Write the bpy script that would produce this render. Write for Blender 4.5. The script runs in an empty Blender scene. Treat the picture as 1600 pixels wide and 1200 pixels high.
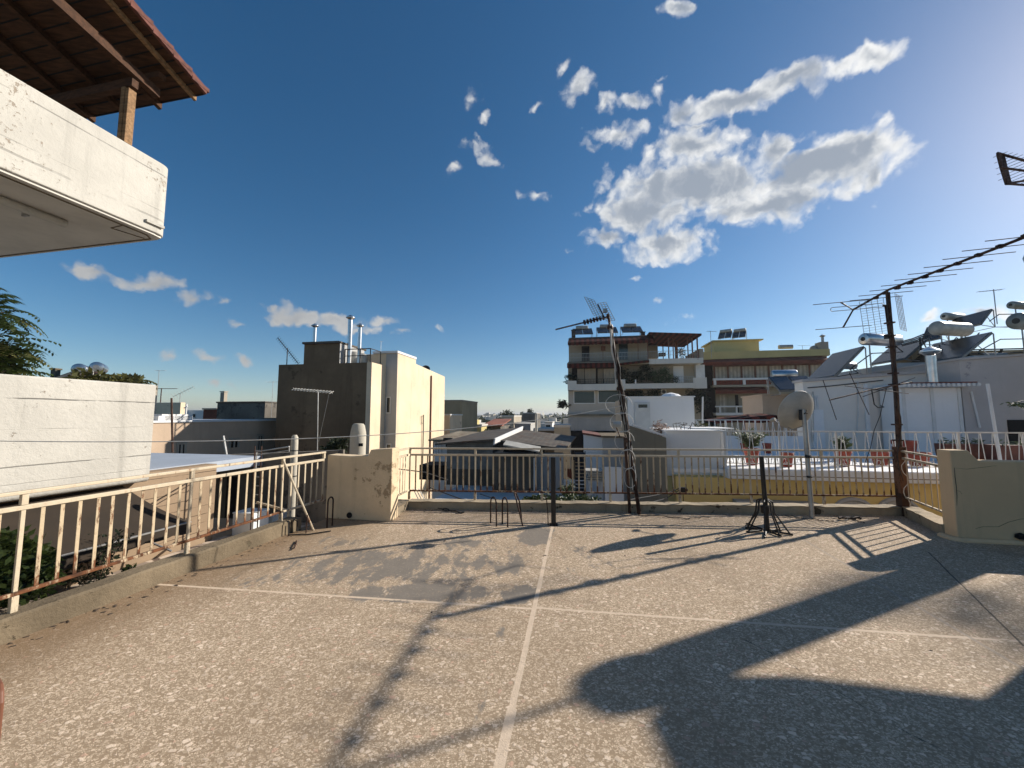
import bpy, bmesh, math, random
from mathutils import Vector, Matrix, noise
R = math.radians
random.seed(7)
S = bpy.context.scene
COL = S.collection

# ---------------------------------------------------------------- camera
PITCH = math.atan(50 / 600)
SP, CP = math.sin(PITCH), math.cos(PITCH)
EYE = Vector((0, 0, 1.6))
cam_d = bpy.data.cameras.new("camera")
cam_d.sensor_width = 36
cam_d.lens = 13.5
cam_d.clip_start = 0.05
cam_d.clip_end = 30000
cam = bpy.data.objects.new("camera", cam_d)
COL.objects.link(cam)
cam.location = EYE
cam.rotation_euler = (math.pi / 2 + PITCH, 0, 0)
S.camera = cam

# ---------------------------------------------------------------- light
SUN_AZ, SUN_EL = R(66), R(26)
SUN = Vector((math.sin(SUN_AZ) * math.cos(SUN_EL), math.cos(SUN_AZ) * math.cos(SUN_EL), math.sin(SUN_EL)))
sd = bpy.data.lights.new("sun", 'SUN')
sd.energy = 4.4
sd.angle = R(0.5)
sd.color = (1.0, 0.93, 0.83)
sun = bpy.data.objects.new("sun", sd)
COL.objects.link(sun)
sun.rotation_euler = SUN.to_track_quat('Z', 'Y').to_euler()
S.view_settings.view_transform = 'Standard'
S.view_settings.look = 'None'
S.view_settings.exposure = 0.7
S.view_settings.gamma = 1
S.cycles.max_bounces = 6
S.cycles.diffuse_bounces = 3
S.cycles.glossy_bounces = 3


def ray(x, y):
    """direction of a sight line of the survey photograph (1600 x 1200)"""
    u, v = (x - 800) / 600, (600 - y) / 600
    return Vector((u, CP - v * SP, SP + v * CP))


def G(x, y, z=0.0):
    r = ray(x, y)
    return EYE + r * ((z - 1.6) / r.z)


def DY(x, y, Y):
    r = ray(x, y)
    return EYE + r * (Y / r.y)


# world: Nishita sky with broken cumulus
W = bpy.data.worlds.new("World")
S.world = W
W.use_nodes = True
wn, wl = W.node_tree.nodes, W.node_tree.links
wn.clear()
sky = wn.new('ShaderNodeTexSky')
sky.sky_type = 'NISHITA'
sky.sun_disc = False
sky.sun_elevation = SUN_EL
sky.sun_rotation = SUN_AZ
sky.altitude = 1800
sky.air_density = 1.0
sky.dust_density = 1.05
sky.ozone_density = 2.5
bg = wn.new('ShaderNodeBackground')
bg.inputs[1].default_value = 0.081
hs = wn.new('ShaderNodeHueSaturation')
hs.inputs['Saturation'].default_value = 1.32
hs.inputs['Value'].default_value = 0.94
wl.new(sky.outputs[0], hs.inputs['Color'])
tint = wn.new('ShaderNodeMix'); tint.data_type = 'RGBA'; tint.blend_type = 'MULTIPLY'
tint.inputs['Factor'].default_value = 1.0
tint.inputs['B'].default_value = (1.08, .985, .88, 1)
wl.new(hs.outputs[0], tint.inputs['A'])
wl.new(tint.outputs['Result'], bg.inputs[0])
tc = wn.new('ShaderNodeTexCoord')
DIR = tc.outputs['Generated']


def wmath(op, a, b=None, c=None, clamp=False):
    n = wn.new('ShaderNodeMath')
    n.operation = op
    n.use_clamp = clamp
    for i, s in enumerate((a, b, c)):
        if s is None:
            continue
        if isinstance(s, (int, float)):
            n.inputs[i].default_value = s
        else:
            wl.new(s, n.inputs[i])
    return n.outputs[0]


def wnoise(vec, scale, detail, rough=0.55):
    n = wn.new('ShaderNodeTexNoise')
    n.inputs['Scale'].default_value = scale
    n.inputs['Detail'].default_value = detail
    n.inputs['Roughness'].default_value = rough
    wl.new(vec, n.inputs['Vector'])
    return n


# cloud masses: where each stands in the sky and how far it spreads
# sight line x, y, half length, half height, tilt (deg), weight
CLOUDS = [
    (1090, 290, 178, 58, 4, 1.0), (1275, 258, 150, 52, 6, 1.0), (1200, 320, 150, 36, 10, .9),
    (1010, 330, 110, 52, 0, .95), (1040, 380, 92, 36, 4, .85), (950, 372, 50, 22, -6, .75), (1080, 232, 90, 34, 8, .85),
    (1220, 228, 50, 30, 10, .85), (1340, 235, 55, 40, 5, .9), (1365, 268, 45, 28, 8, .8),
    (1150, 160, 120, 30, 16, .95), (1235, 125, 76, 30, 15, .9), (1365, 88, 56, 26, 8, .72), (1305, 110, 56, 16, 22, .6),
    (1070, 178, 34, 30, 30, .75), (1090, 200, 40, 10, 14, .6),
    (900, 140, 42, 26, 40, .72), (905, 125, 22, 26, 60, .6), (945, 166, 26, 16, 15, .6), (985, 166, 34, 14, 0, .6), (1030, 148, 18, 16, 40, .55), (1035, 130, 14, 10, 30, .5),
    (965, 215, 48, 22, 8, .75), (925, 232, 26, 12, 0, .5), (1000, 205, 20, 16, -20, .55), (880, 95, 18, 14, 45, .42), (842, 168, 12, 9, 30, .4),
    (740, 218, 34, 14, -12, .50), (760, 240, 30, 16, -30, .46), (712, 256, 14, 9, 10, .42), (735, 155, 26, 20, 30, .36), (758, 185, 14, 14, 50, .36),
    (1070, 5, 40, 14, 8, .8), (835, 305, 22, 9, -5, .36), (985, 438, 20, 6, 0, .4), (1025, 478, 14, 6, 0, .42), (890, 396, 10, 6, 0, .4),
    (150, 423, 70, 14, -6, .7), (232, 434, 72, 17, -7, .8), (295, 462, 36, 11, 3, .62), (345, 474, 20, 7, 0, .45),
    (470, 494, 62, 19, -3, .8), (525, 502, 55, 17, 0, .8), (435, 502, 30, 12, 0, .5), (600, 504, 30, 10, -3, .6), (625, 518, 28, 9, 0, .5), (560, 515, 60, 12, 0, .5), (430, 483, 20, 9, 0, .5),
    (365, 508, 24, 9, 6, .46), (270, 554, 24, 9, 0, .42), (325, 556, 34, 11, -3, .44), (382, 554, 22, 11, 0, .42), (330, 598, 24, 9, 0, .36), (365, 600, 20, 8, -5, .36), (682, 514, 14, 6, -20, .36), (580, 443, 14, 5, 5, .33),
    (1470, 520, 50, 14, 8, .7), (1520, 500, 60, 16, 10, .7), (1440, 505, 20, 8, 0, .4), (1640, 480, 60, 20, 5, .7), (1060, 503, 20, 6, 0, .34),
]
warp = wnoise(DIR, 9.0, 5, .6)
wv = wn.new('ShaderNodeVectorMath'); wv.operation = 'SUBTRACT'
wl.new(warp.outputs['Color'], wv.inputs[0]); wv.inputs[1].default_value = (.5, .5, .5)
wv2 = wn.new('ShaderNodeVectorMath'); wv2.operation = 'SCALE'
wl.new(wv.outputs[0], wv2.inputs[0]); wv2.inputs['Scale'].default_value = .085
wv3 = wn.new('ShaderNodeVectorMath'); wv3.operation = 'ADD'
wl.new(DIR, wv3.inputs[0]); wl.new(wv2.outputs[0], wv3.inputs[1])
field = None
for (cx, cy, rx, ry, tilt, wt) in CLOUDS:
    c = ray(cx, cy).normalized()
    e = ray(cx + 1, cy).normalized() - c
    t = ray(cx, cy - 1).normalized() - c
    px_ang = (e.length, t.length)
    ca, sa = math.cos(R(tilt)), math.sin(R(tilt))
    ax = (e * ca + t * sa)
    lx = ax.length * rx * 1.05
    ax.normalize()
    ay = c.cross(ax) * -1
    ay = (t - ax * t.dot(ax)); ly = ay.length * ry * 1.1
    ay.normalize()
    az_ = ax.cross(ay)
    m = Matrix((ax, ay, az_)).transposed()
    mp = wn.new('ShaderNodeMapping')
    mp.vector_type = 'TEXTURE'
    mp.inputs['Location'].default_value = c
    mp.inputs['Rotation'].default_value = m.to_euler()
    mp.inputs['Scale'].default_value = (lx, ly, .4)
    wl.new(wv3.outputs[0], mp.inputs['Vector'])
    ln = wn.new('ShaderNodeVectorMath'); ln.operation = 'LENGTH'
    wl.new(mp.outputs[0], ln.inputs[0])
    v = wmath('MULTIPLY_ADD', ln.outputs['Value'], -wt, wt)
    field = v if field is None else wmath('SMOOTH_MAX', field, v, .12)
n1 = wnoise(wv3.outputs[0], 20.0, 9, .60)


def billow(vec):
    v = wn.new('ShaderNodeTexVoronoi')
    v.feature = 'SMOOTH_F1'
    v.inputs['Smoothness'].default_value = .4
    v.inputs['Scale'].default_value = 24
    v.inputs['Detail'].default_value = 1
    v.inputs['Roughness'].default_value = .55
    v.inputs['Lacunarity'].default_value = 2.3
    wl.new(vec, v.inputs['Vector'])
    return wmath('MULTIPLY_ADD', v.outputs['Distance'], -1.0, .62)


bl = billow(wv3.outputs[0])
offv = wn.new('ShaderNodeVectorMath'); offv.operation = 'ADD'
wl.new(wv3.outputs[0], offv.inputs[0])
offv.inputs[1].default_value = (.016, .004, .012)
emb = wmath('SUBTRACT', wnoise(wv3.outputs[0], 22, 3, .5).outputs['Fac'], wnoise(offv.outputs[0], 22, 3, .5).outputs['Fac'])
dens = wmath('ADD', wmath('ADD', wmath('MULTIPLY_ADD', n1.outputs['Fac'], 1.15, -.70), wmath('MULTIPLY', bl, .75)), wmath('MULTIPLY_ADD', field, 1.35, .02))
alpha = wn.new('ShaderNodeMapRange'); alpha.interpolation_type = 'SMOOTHSTEP'
wl.new(dens, alpha.inputs[0]); alpha.inputs[1].default_value = -.12; alpha.inputs[2].default_value = .58
thick = wn.new('ShaderNodeMapRange'); thick.interpolation_type = 'SMOOTHSTEP'
wl.new(wmath('ADD', wmath('ADD', wmath('MULTIPLY_ADD', n1.outputs['Fac'], .30, -.15), field), wmath('MULTIPLY', emb, -.85)), thick.inputs[0])
thick.inputs[1].default_value = .18; thick.inputs[2].default_value = .84
ccol = wn.new('ShaderNodeMix'); ccol.data_type = 'RGBA'
ccol.inputs['A'].default_value = (.88, .88, .87, 1)
ccol.inputs['B'].default_value = (.30, .345, .41, 1)
# clouds nearer the sun are brighter
sdot = wn.new('ShaderNodeVectorMath'); sdot.operation = 'DOT_PRODUCT'
wl.new(DIR, sdot.inputs[0]); sdot.inputs[1].default_value = SUN
cbr = wn.new('ShaderNodeMapRange')
wl.new(sdot.outputs['Value'], cbr.inputs[0])
cbr.inputs[1].default_value = 0; cbr.inputs[2].default_value = .75; cbr.inputs[3].default_value = .36; cbr.inputs[4].default_value = .68
core = wn.new('ShaderNodeMapRange')
wl.new(sdot.outputs['Value'], core.inputs[0])
core.inputs[1].default_value = .1; core.inputs[2].default_value = .55; core.inputs[3].default_value = .35; core.inputs[4].default_value = 1.0
wl.new(wmath('MULTIPLY', thick.outputs[0], core.outputs[0]), ccol.inputs['Factor'])
bgc = wn.new('ShaderNodeBackground')
wl.new(ccol.outputs['Result'], bgc.inputs[0])
wl.new(cbr.outputs[0], bgc.inputs[1])
mixs = wn.new('ShaderNodeMixShader')
wl.new(wmath('MULTIPLY', alpha.outputs[0], .95), mixs.inputs[0])
wl.new(bg.outputs[0], mixs.inputs[1])
wl.new(bgc.outputs[0], mixs.inputs[2])
wo = wn.new('ShaderNodeOutputWorld')
wl.new(mixs.outputs[0], wo.inputs[0])


# ---------------------------------------------------------------- materials
class N:
    def __init__(s, name):
        s.m = bpy.data.materials.new(name)
        s.m.use_nodes = True
        s.t = s.m.node_tree
        s.b = s.t.nodes['Principled BSDF']
        s.pos = s.t.nodes.new('ShaderNodeNewGeometry').outputs['Position']

    def link(s, a, b):
        s.t.links.new(a, b)

    def put(s, inp, v):
        if v is None:
            return
        if isinstance(v, bpy.types.NodeSocket):
            s.link(v, inp)
        elif isinstance(v, (tuple, list)) and len(v) == 3 and inp.type == 'RGBA':
            inp.default_value = (*v, 1)
        else:
            inp.default_value = v

    def math(s, op, a, b=None, c=None, clamp=False):
        n = s.t.nodes.new('ShaderNodeMath')
        n.operation = op
        n.use_clamp = clamp
        for i, v in enumerate((a, b, c)):
            s.put(n.inputs[i], v)
        return n.outputs[0]

    def scaled(s, v, k):
        n = s.t.nodes.new('ShaderNodeMapping')
        s.link(v, n.inputs[0])
        n.inputs['Scale'].default_value = k
        return n.outputs[0]

    def noise(s, scale, detail=4, rough=.55, vec=None, out='Fac'):
        n = s.t.nodes.new('ShaderNodeTexNoise')
        n.inputs['Scale'].default_value = scale
        n.inputs['Detail'].default_value = detail
        n.inputs['Roughness'].default_value = rough
        s.link(vec or s.pos, n.inputs['Vector'])
        return n.outputs[out]

    def vor(s, scale, feature='F1', vec=None, rnd=1.0):
        n = s.t.nodes.new('ShaderNodeTexVoronoi')
        n.feature = feature
        n.inputs['Scale'].default_value = scale
        n.inputs['Randomness'].default_value = rnd
        s.link(vec or s.pos, n.inputs['Vector'])
        return n

    def step(s, v, a, b, lo=0., hi=1.):
        n = s.t.nodes.new('ShaderNodeMapRange')
        n.interpolation_type = 'SMOOTHSTEP'
        s.put(n.inputs[0], v)
        n.inputs[1].default_value = a
        n.inputs[2].default_value = b
        n.inputs[3].default_value = lo
        n.inputs[4].default_value = hi
        return n.outputs[0]

    def mix(s, f, a, b, mode='MIX'):
        n = s.t.nodes.new('ShaderNodeMix')
        n.data_type = 'RGBA'
        n.blend_type = mode
        s.put(n.inputs['Factor'], f)
        s.put(n.inputs['A'], a)
        s.put(n.inputs['B'], b)
        return n.outputs['Result']

    def bump(s, h, strength=.3, dist=.02):
        n = s.t.nodes.new('ShaderNodeBump')
        n.inputs['Strength'].default_value = strength
        n.inputs['Distance'].default_value = dist
        s.link(h, n.inputs['Height'])
        s.link(n.outputs[0], s.b.inputs['Normal'])

    def xyz(s, v=None):
        n = s.t.nodes.new('ShaderNodeSeparateXYZ')
        s.link(v or s.pos, n.inputs[0])
        return n.outputs

    def done(s, col, rough=.8, metal=0., spec=None):
        s.put(s.b.inputs['Base Color'], col)
        s.put(s.b.inputs['Roughness'], rough)
        s.put(s.b.inputs['Metallic'], metal)
        if spec is not None:
            s.b.inputs['Specular IOR Level'].default_value = spec
        return s.m


def dim(c, k):
    return tuple(min(1, x * k) for x in c)


def plaster(name, c, var=.25, patch=None, amount=.0, streak=.25, scale=1.0, rough=.9, bump=.25, crack=0, planks=None, patch_scale=3.0):
    """rendered or painted masonry: mottling, run-off streaks, worn patches, cracks, board marks"""
    n = N(name)
    big = n.noise(.9 * scale, 5, .6)
    fine = n.noise(14 * scale, 6, .7)
    col = n.mix(n.step(big, .3, .7), dim(c, 1 - var), dim(c, 1 + var * .45))
    col = n.mix(n.step(fine, .35, .75, 0, .45), col, dim(c, 1 - var * .8))
    if streak:
        st = n.noise(1.0, 5, .65, n.scaled(n.pos, (5 * scale, 5 * scale, .35 * scale)))
        col = n.mix(n.step(st, .52, .78, 0, streak), col, dim(c, .35))
    h = fine
    if patch:
        pn = n.noise(patch_scale * scale, 9, .72)
        big2 = n.noise(.7 * scale, 3, .5, n.scaled(n.pos, (1, 1, 1.8)))
        mask = n.step(n.math('ADD', pn, n.math('MULTIPLY', big2, .5)), 1.02 - amount, 1.06 - amount)
        col = n.mix(mask, col, n.mix(n.noise(40, 3), dim(patch, .7), patch))
        h = n.math('ADD', fine, n.math('MULTIPLY', mask, -1.2))
    if crack:
        wv = n.noise(2.5, 5, .6, out='Color')
        v = n.t.nodes.new('ShaderNodeVectorMath'); v.operation = 'MULTIPLY_ADD'
        n.link(wv, v.inputs[0]); v.inputs[1].default_value = (.5, .5, .5); n.link(n.pos, v.inputs[2])
        ed = n.vor(crack, 'DISTANCE_TO_EDGE', v.outputs[0]).outputs['Distance']
        cm = n.math('MULTIPLY', n.step(ed, .004, .018, 1, 0), n.step(n.noise(1.4, 3), .50, .58))
        col = n.mix(cm, col, dim(c, .22))
        h = n.math('ADD', h, n.math('MULTIPLY', cm, -2))
    if planks:
        z = n.math('ADD', n.xyz()[2], n.math('MULTIPLY', n.math('SUBTRACT', n.noise(1.2, 5, .7), .5), .03))
        for zz, wd, f in planks:
            d = n.math('ABSOLUTE', n.math('SUBTRACT', z, zz))
            lm = n.step(d, wd * .4, wd, f, 0)
            lm = n.math('MULTIPLY', lm, n.step(n.noise(2.2, 4), .36, .56))
            col = n.mix(lm, col, dim(c, .18))
            h = n.math('ADD', h, n.math('MULTIPLY', lm, -1.5))
    n.bump(h, bump, .02)
    return n.done(col, rough, 0, .25)


def flat(name, c, rough=.6, metal=0., var=.15, scale=3.0, spec=None, bump=0):
    n = N(name)
    a = n.noise(scale, 5, .6)
    col = n.mix(n.step(a, .3, .72), dim(c, 1 - var), dim(c, 1 + var * .5))
    if bump:
        n.bump(n.noise(scale * 8, 5), bump, .01)
    return n.done(col, rough, metal, spec)


def rusty(name, paint, rust, amount, low=.15, rough=.6):
    """paint flaking to rust; more of it near the foot of the bars"""
    n = N(name)
    z = n.xyz()[2]
    foot = n.step(n.math('ADD', z, n.math('MULTIPLY', n.noise(13, 3), .22)), .36, .62, low, 0)
    a = n.noise(17, 9, .78, n.scaled(n.pos, (1, 1, .30)))
    m = n.step(n.math('ADD', n.math('ADD', a, foot), n.math('MULTIPLY', n.noise(2.3, 3), .30)), .80 - amount, .92 - amount)
    rc = n.mix(n.noise(30, 5, .7), dim(rust, .35), dim(rust, 1.35))
    rc = n.mix(n.step(n.noise(9, 3), .45, .6, 0, .8), rc, dim(rust, .3))
    pc = n.mix(n.noise(20, 5, .7), dim(paint, .7), dim(paint, 1.05))
    pc = n.mix(n.step(a, .5, .75, 0, .6), pc, dim(rust, 1.6))
    n.bump(n.math('ADD', n.noise(60, 4), m), .25, .004)
    return n.done(n.mix(m, pc, rc), n.math('MULTIPLY_ADD', m, .3, rough - .1), 0, .35)


def leaves(name, c, var=.5):
    n = N(name)
    a = n.noise(5, 4, .7)
    b = n.noise(40, 2)
    col = n.mix(n.step(a, .3, .7), dim(c, 1 - var), dim(c, 1 + var))
    col = n.mix(n.step(b, .5, .7, 0, .5), col, (c[0] * 1.7, c[1] * 1.35, c[2] * .8))
    n.b.inputs['Transmission Weight'].default_value = 0
    n.b.inputs['Subsurface Weight'].default_value = 0
    m = n.done(col, .5, 0, .4)
    tr = n.t.nodes.new('ShaderNodeBsdfTranslucent')
    n.put(tr.inputs[0], col)
    mx = n.t.nodes.new('ShaderNodeMixShader')
    mx.inputs[0].default_value = .25
    n.link(n.b.outputs[0], mx.inputs[1]); n.link(tr.outputs[0], mx.inputs[2])
    n.link(mx.outputs[0], n.t.nodes['Material Output'].inputs[0])
    return m


def corrugated(name, c, pitch, axis=0, rot=0.0, rust=None, amount=.2):
    """ribbed sheet: ribs as bump on thin sheets"""
    n = N(name)
    mp = n.t.nodes.new('ShaderNodeMapping')
    n.link(n.pos, mp.inputs[0]); mp.inputs['Rotation'].default_value = (0, 0, rot)
    x = n.xyz(mp.outputs[0])[axis]
    w = n.math('SINE', n.math('MULTIPLY', x, 2 * math.pi / pitch))
    col = n.mix(n.step(n.noise(1.5, 6, .7), .3, .7), dim(c, .65), dim(c, 1.2))
    if rust:
        col = n.mix(n.step(n.noise(2.5, 7, .75), .62 - amount, .75 - amount), col, rust)
    n.bump(w, .12, pitch * .08)
    return n.done(col, .7, 0, .3)


def striped(name, a, b, pitch, rot, rough=.9):
    n = N(name)
    mp = n.t.nodes.new('ShaderNodeMapping')
    n.link(n.pos, mp.inputs[0]); mp.inputs['Rotation'].default_value = (0, 0, rot)
    x = n.xyz(mp.outputs[0])[0]
    w = n.math('SINE', n.math('MULTIPLY', x, 2 * math.pi / pitch))
    col = n.mix(n.step(w, -.15, .15), a, b)
    col = n.mix(n.step(n.noise(2, 5), .4, .7, 0, .4), col, dim(a, .5))
    return n.done(col, rough, 0, .1)


def terrazzo():
    """marble-chip terrace: chips of two sizes in grey cement, pale joints, grey repairs, dirt"""
    n = N('terrazzo')
    wv = n.noise(9, 3, .5, out='Color')
    v = n.t.nodes.new('ShaderNodeVectorMath'); v.operation = 'MULTIPLY_ADD'
    n.link(wv, v.inputs[0]); v.inputs[1].default_value = (.02, .02, 0); n.link(n.pos, v.inputs[2])
    st = n.scaled(v.outputs[0], (1.0, 1.35, 1.0))
    cement = n.mix(n.noise(60, 4, .7), (.235, .185, .125), (.39, .315, .222))
    # small chips
    s1 = n.vor(74, 'F1', st); e1 = n.vor(74, 'DISTANCE_TO_EDGE', st).outputs['Distance']
    r1 = n.xyz(s1.outputs['Color'])
    c1 = n.mix(r1[0], (.37, .305, .22), (.66, .56, .425))
    m1 = n.math('MULTIPLY', n.step(e1, .03, .11), n.step(r1[1], .28, .34))
    col = n.mix(m1, cement, c1)
    # large chips
    s2 = n.vor(30, 'F1', st); e2 = n.vor(30, 'DISTANCE_TO_EDGE', st).outputs['Distance']
    r2 = n.xyz(s2.outputs['Color'])
    c2 = n.mix(r2[0], (.48, .405, .31), (.76, .66, .53))
    c2 = n.mix(n.step(r2[2], .86, .9), c2, (.50, .36, .27))
    m2 = n.math('MULTIPLY', n.step(e2, .10, .22), n.step(r2[1], .70, .74))
    col = n.mix(m2, col, c2)
    h = n.math('ADD', m1, m2)
    # wear and dirt
    d1 = n.noise(.55, 5, .6)
    d2 = n.noise(1.6, 7, .72)
    col = n.mix(n.step(d1, .40, .70, 0, .45), col, n.mix(.6, col, (.24, .185, .125)))
    col = n.mix(n.step(d2, .52, .72, 0, .42), col, (.20, .160, .115))
    fine = n.noise(5, 8, .8)
    col = n.mix(n.step(fine, .56, .72, 0, .38), col, (.17, .140, .105))
    xyz = n.xyz()

    def seg(ax, ay, bx, by, w, wob=.012):
        """distance mask to a line on the floor"""
        dx, dy = bx - ax, by - ay
        L = math.hypot(dx, dy); dx /= L; dy /= L
        rx = n.math('SUBTRACT', xyz[0], ax); ry = n.math('SUBTRACT', xyz[1], ay)
        across = n.math('ADD', n.math('MULTIPLY', rx, dy), n.math('MULTIPLY', ry, -dx))
        along = n.math('ADD', n.math('MULTIPLY', rx, dx), n.math('MULTIPLY', ry, dy))
        if wob:
            across = n.math('ADD', across, n.math('MULTIPLY', n.math('SUBTRACT', n.noise(3.5, 6, .7), .5), wob))
        m = n.step(n.math('ABSOLUTE', across), w * .8, w, 1, 0)
        m = n.math('MULTIPLY', m, n.math('GREATER_THAN', along, 0))
        return n.math('MULTIPLY', m, n.math('LESS_THAN', along, L))
    # brown dirt band along the left kerb
    kx = n.math('ADD', xyz[0], n.math('MULTIPLY', xyz[1], -.2087))
    kd = n.math('ADD', kx, 4.165)
    kd = n.math('ADD', kd, n.math('MULTIPLY', n.math('SUBTRACT', n.noise(1.6, 6, .7), .5), .9))
    col = n.mix(n.step(kd, .0, 1.2, .75, 0), col, (.185, .130, .075))
    streak = n.noise(1.0, 6, .7, n.scaled(n.pos, (3.2, .55, 1)))
    zone = n.math('MULTIPLY', n.step(kd, .0, 3.2, 1, 0), n.step(xyz[1], 2.6, 4.2))
    col = n.mix(n.math('MULTIPLY', n.step(streak, .52, .66), n.math('MULTIPLY', zone, .55)), col, (.16, .125, .082))
    # cement repairs
    pm = None
    for cx, cy, rx, ry, wt in ((.30, 5.35, .27, .50, 1.0), (.05, 3.62, .22, .20, .9), (-.85, 3.64, .75, .22, .92), (-1.3, 4.25, 1.35, .62, .70),
                               (-.75, 4.9, 1.0, .5, .52), (.0, 4.35, .26, .5, .62), (.85, 4.55, .40, .7, .42), (-.17, 2.35, .075, 1.1, .38), (-2.2, 5.0, .8, .4, .42), (-2.35, 3.95, .6, .22, .45)):
        u = n.math('MULTIPLY', n.math('SUBTRACT', n.math('SUBTRACT', xyz[0], cx), n.math('MULTIPLY', n.math('SUBTRACT', xyz[1], cy), .17)), 1 / rx)
        w = n.math('MULTIPLY', n.math('SUBTRACT', xyz[1], cy), 1 / ry)
        d = n.math('SUBTRACT', wt, n.math('MULTIPLY', n.math('ADD', n.math('MULTIPLY', u, u), n.math('MULTIPLY', w, w)), wt * .6))
        pm = d if pm is None else n.math('MAXIMUM', pm, d)
    pn = n.noise(3.2, 9, .68, n.scaled(n.pos, (1.5, .7, 1)))
    patch = n.step(n.math('ADD', pm, n.math('MULTIPLY', n.math('SUBTRACT', pn, .5), 2.2)), .42, .62)
    pcol = n.mix(n.noise(7, 6, .7), (.145, .138, .122), (.245, .23, .20))
    patch = n.math('MULTIPLY', patch, n.step(n.noise(22, 4, .7), .3, .45, .55, .94))
    col = n.mix(patch, col, pcol)
    # cast joints
    broken = n.step(n.noise(2.4, 5, .7), .34, .42)
    jc = n.mix(n.noise(24, 4), (.46, .385, .29), (.70, .60, .47))
    j = n.math('MAXIMUM', seg(.80, 7.0, .0, 2.25, .021, .02), seg(.0, 2.25, -.72, -2.0, .03, .01))
    j = n.math('MAXIMUM', j, seg(-3.42, 3.815, .2, 3.34, .017))
    j = n.math('MAXIMUM', j, seg(.2, 3.36, 8.0, 2.26, .017))
    col = n.mix(n.math('MULTIPLY', j, broken), col, jc)
    j2 = n.math('MAXIMUM', seg(4.05, 6.4, 2.2, -2.4, .016), seg(.0, -.2, 9, -1.6, .016))
    col = n.mix(n.math('MULTIPLY', j2, .7), col, (.34, .30, .25))
    dk = n.math('MAXIMUM', seg(4.92, 4.69, 3.57, 2.82, .008, .02), seg(-3.6, 2.9, -3.12, 5.3, .012, .06))
    col = n.mix(n.math('MULTIPLY', dk, .8), col, (.05, .045, .04))
    for (ax, ay, bx, by) in ((-1.3, 5.35, .25, 5.95), (-.6, 5.0, -1.25, 5.75), (.3, 5.9, 1.1, 4.2), (-2.6, 4.6, -1.2, 4.9), (1.6, 3.1, 2.3, 1.4)):
        ck = n.math('MULTIPLY', seg(ax, ay, bx, by, .0045, .16), n.step(n.noise(3.1, 4), .42, .52))
        col = n.mix(n.math('MULTIPLY', ck, .75), col, (.055, .05, .042))
    trail = n.step(n.noise(1.0, 5, .6, n.scaled(n.pos, (1.1, .32, 1))), .50, .70)
    col = n.mix(n.math('MULTIPLY', trail, .22), col, (.19, .15, .10))
    n.bump(n.math('ADD', n.math('MULTIPLY', h, .6), n.noise(130, 3)), .35, .004)
    return n.done(n.mix(1.0, col, (1.14, 1.055, 1.005), 'MULTIPLY'), n.math('MULTIPLY_ADD', m2, -.2, .85), 0, .12)


def checker_paving():
    n = N('checker_paving')
    mp = n.t.nodes.new('ShaderNodeMapping')
    n.link(n.pos, mp.inputs[0]); mp.inputs['Rotation'].default_value = (0, 0, R(11.5))
    c = n.t.nodes.new('ShaderNodeTexChecker')
    n.link(mp.outputs[0], c.inputs['Vector']); c.inputs['Scale'].default_value = 2.3
    n.put(c.inputs['Color1'], (.62, .51, .40)); n.put(c.inputs['Color2'], (.30, .235, .185))
    col = n.mix(n.step(n.noise(2, 5), .45, .7, 0, .5), c.outputs[0], (.25, .22, .19))
    return n.done(col, .8, 0, .3)


def wood(name, c, planks=0, axis_rot=0.0):
    n = N(name)
    mp = n.t.nodes.new('ShaderNodeMapping')
    n.link(n.pos, mp.inputs[0]); mp.inputs['Rotation'].default_value = (0, 0, axis_rot)
    mp.inputs['Scale'].default_value = (1, 8, 8)
    g = n.noise(3, 6, .65, mp.outputs[0])
    col = n.mix(n.step(g, .3, .7), dim(c, .55), dim(c, 1.25))
    col = n.mix(n.step(n.noise(1.2, 5), .5, .7, 0, .6), col, dim(c, .4))
    n.bump(g, .3, .01)
    return n.done(col, .75, 0, .2)


M_ = {}
M_['terrazzo'] = terrazzo()
M_['kerb'] = plaster('kerb_concrete', (.20, .155, .10), .35, (.12, .095, .06), .14, .35, 2.0, bump=.6)
M_['kerb_far'] = plaster('kerb_weathered', (.40, .325, .225), .3, (.085, .065, .042), .17, .6, 1.6, bump=.5, patch_scale=2.6)
M_['pier'] = plaster('cream_render', (.70, .55, .36), .14, (.47, .345, .21), .15, .3, 1.3, bump=.5, patch_scale=4.2)
M_['pier_r'] = plaster('grey_cream_render', (.78, .56, .335), .12, (.52, .36, .21), .09, .18, 1.2, bump=.35)
M_['white_old'] = plaster('peeling_white', (.53, .50, .44), .12, (.36, .30, .235), .145, .35, 1.2, bump=.4, planks=((5.32, .012, .55), (4.75, .01, .3), (4.6, .02, .4)), patch_scale=14)
M_['white_low'] = plaster('board_marked_white', (.53, .50, .44), .12, (.38, .32, .26), .10, .35, 1.2, bump=.5, planks=((1.80, .011, .8), (1.44, .007, .2), (1.02, .010, .65), (.82, .007, .25)), patch_scale=9)
M_['soffit'] = flat('grey_white_soffit', (.62, .58, .51), .9, var=.12, scale=2, bump=.1)
M_['plank'] = plaster('board_marked_concrete', (.30, .215, .14), .14, None, 0, .2, 1.2, planks=tuple((.62 - .145 * i, .008, .85) for i in range(8)))
M_['render_dk'] = plaster('bare_render', (.20, .135, .078), .3, (.13, .088, .05), .16, .6, .5, bump=.3)  # darkened in the colour for the bare building's shaded front
M_['tan'] = plaster('tan_render', (.40, .32, .20), .2, None, 0, .3, .35, bump=.3)
M_['render_lt'] = plaster('sandy_render', (.78, .62, .43), .15, (.56, .43, .29), .13, .45, .5, bump=.3, patch_scale=1.6)  # paler render, also standing for that building's sunlit sides
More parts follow.
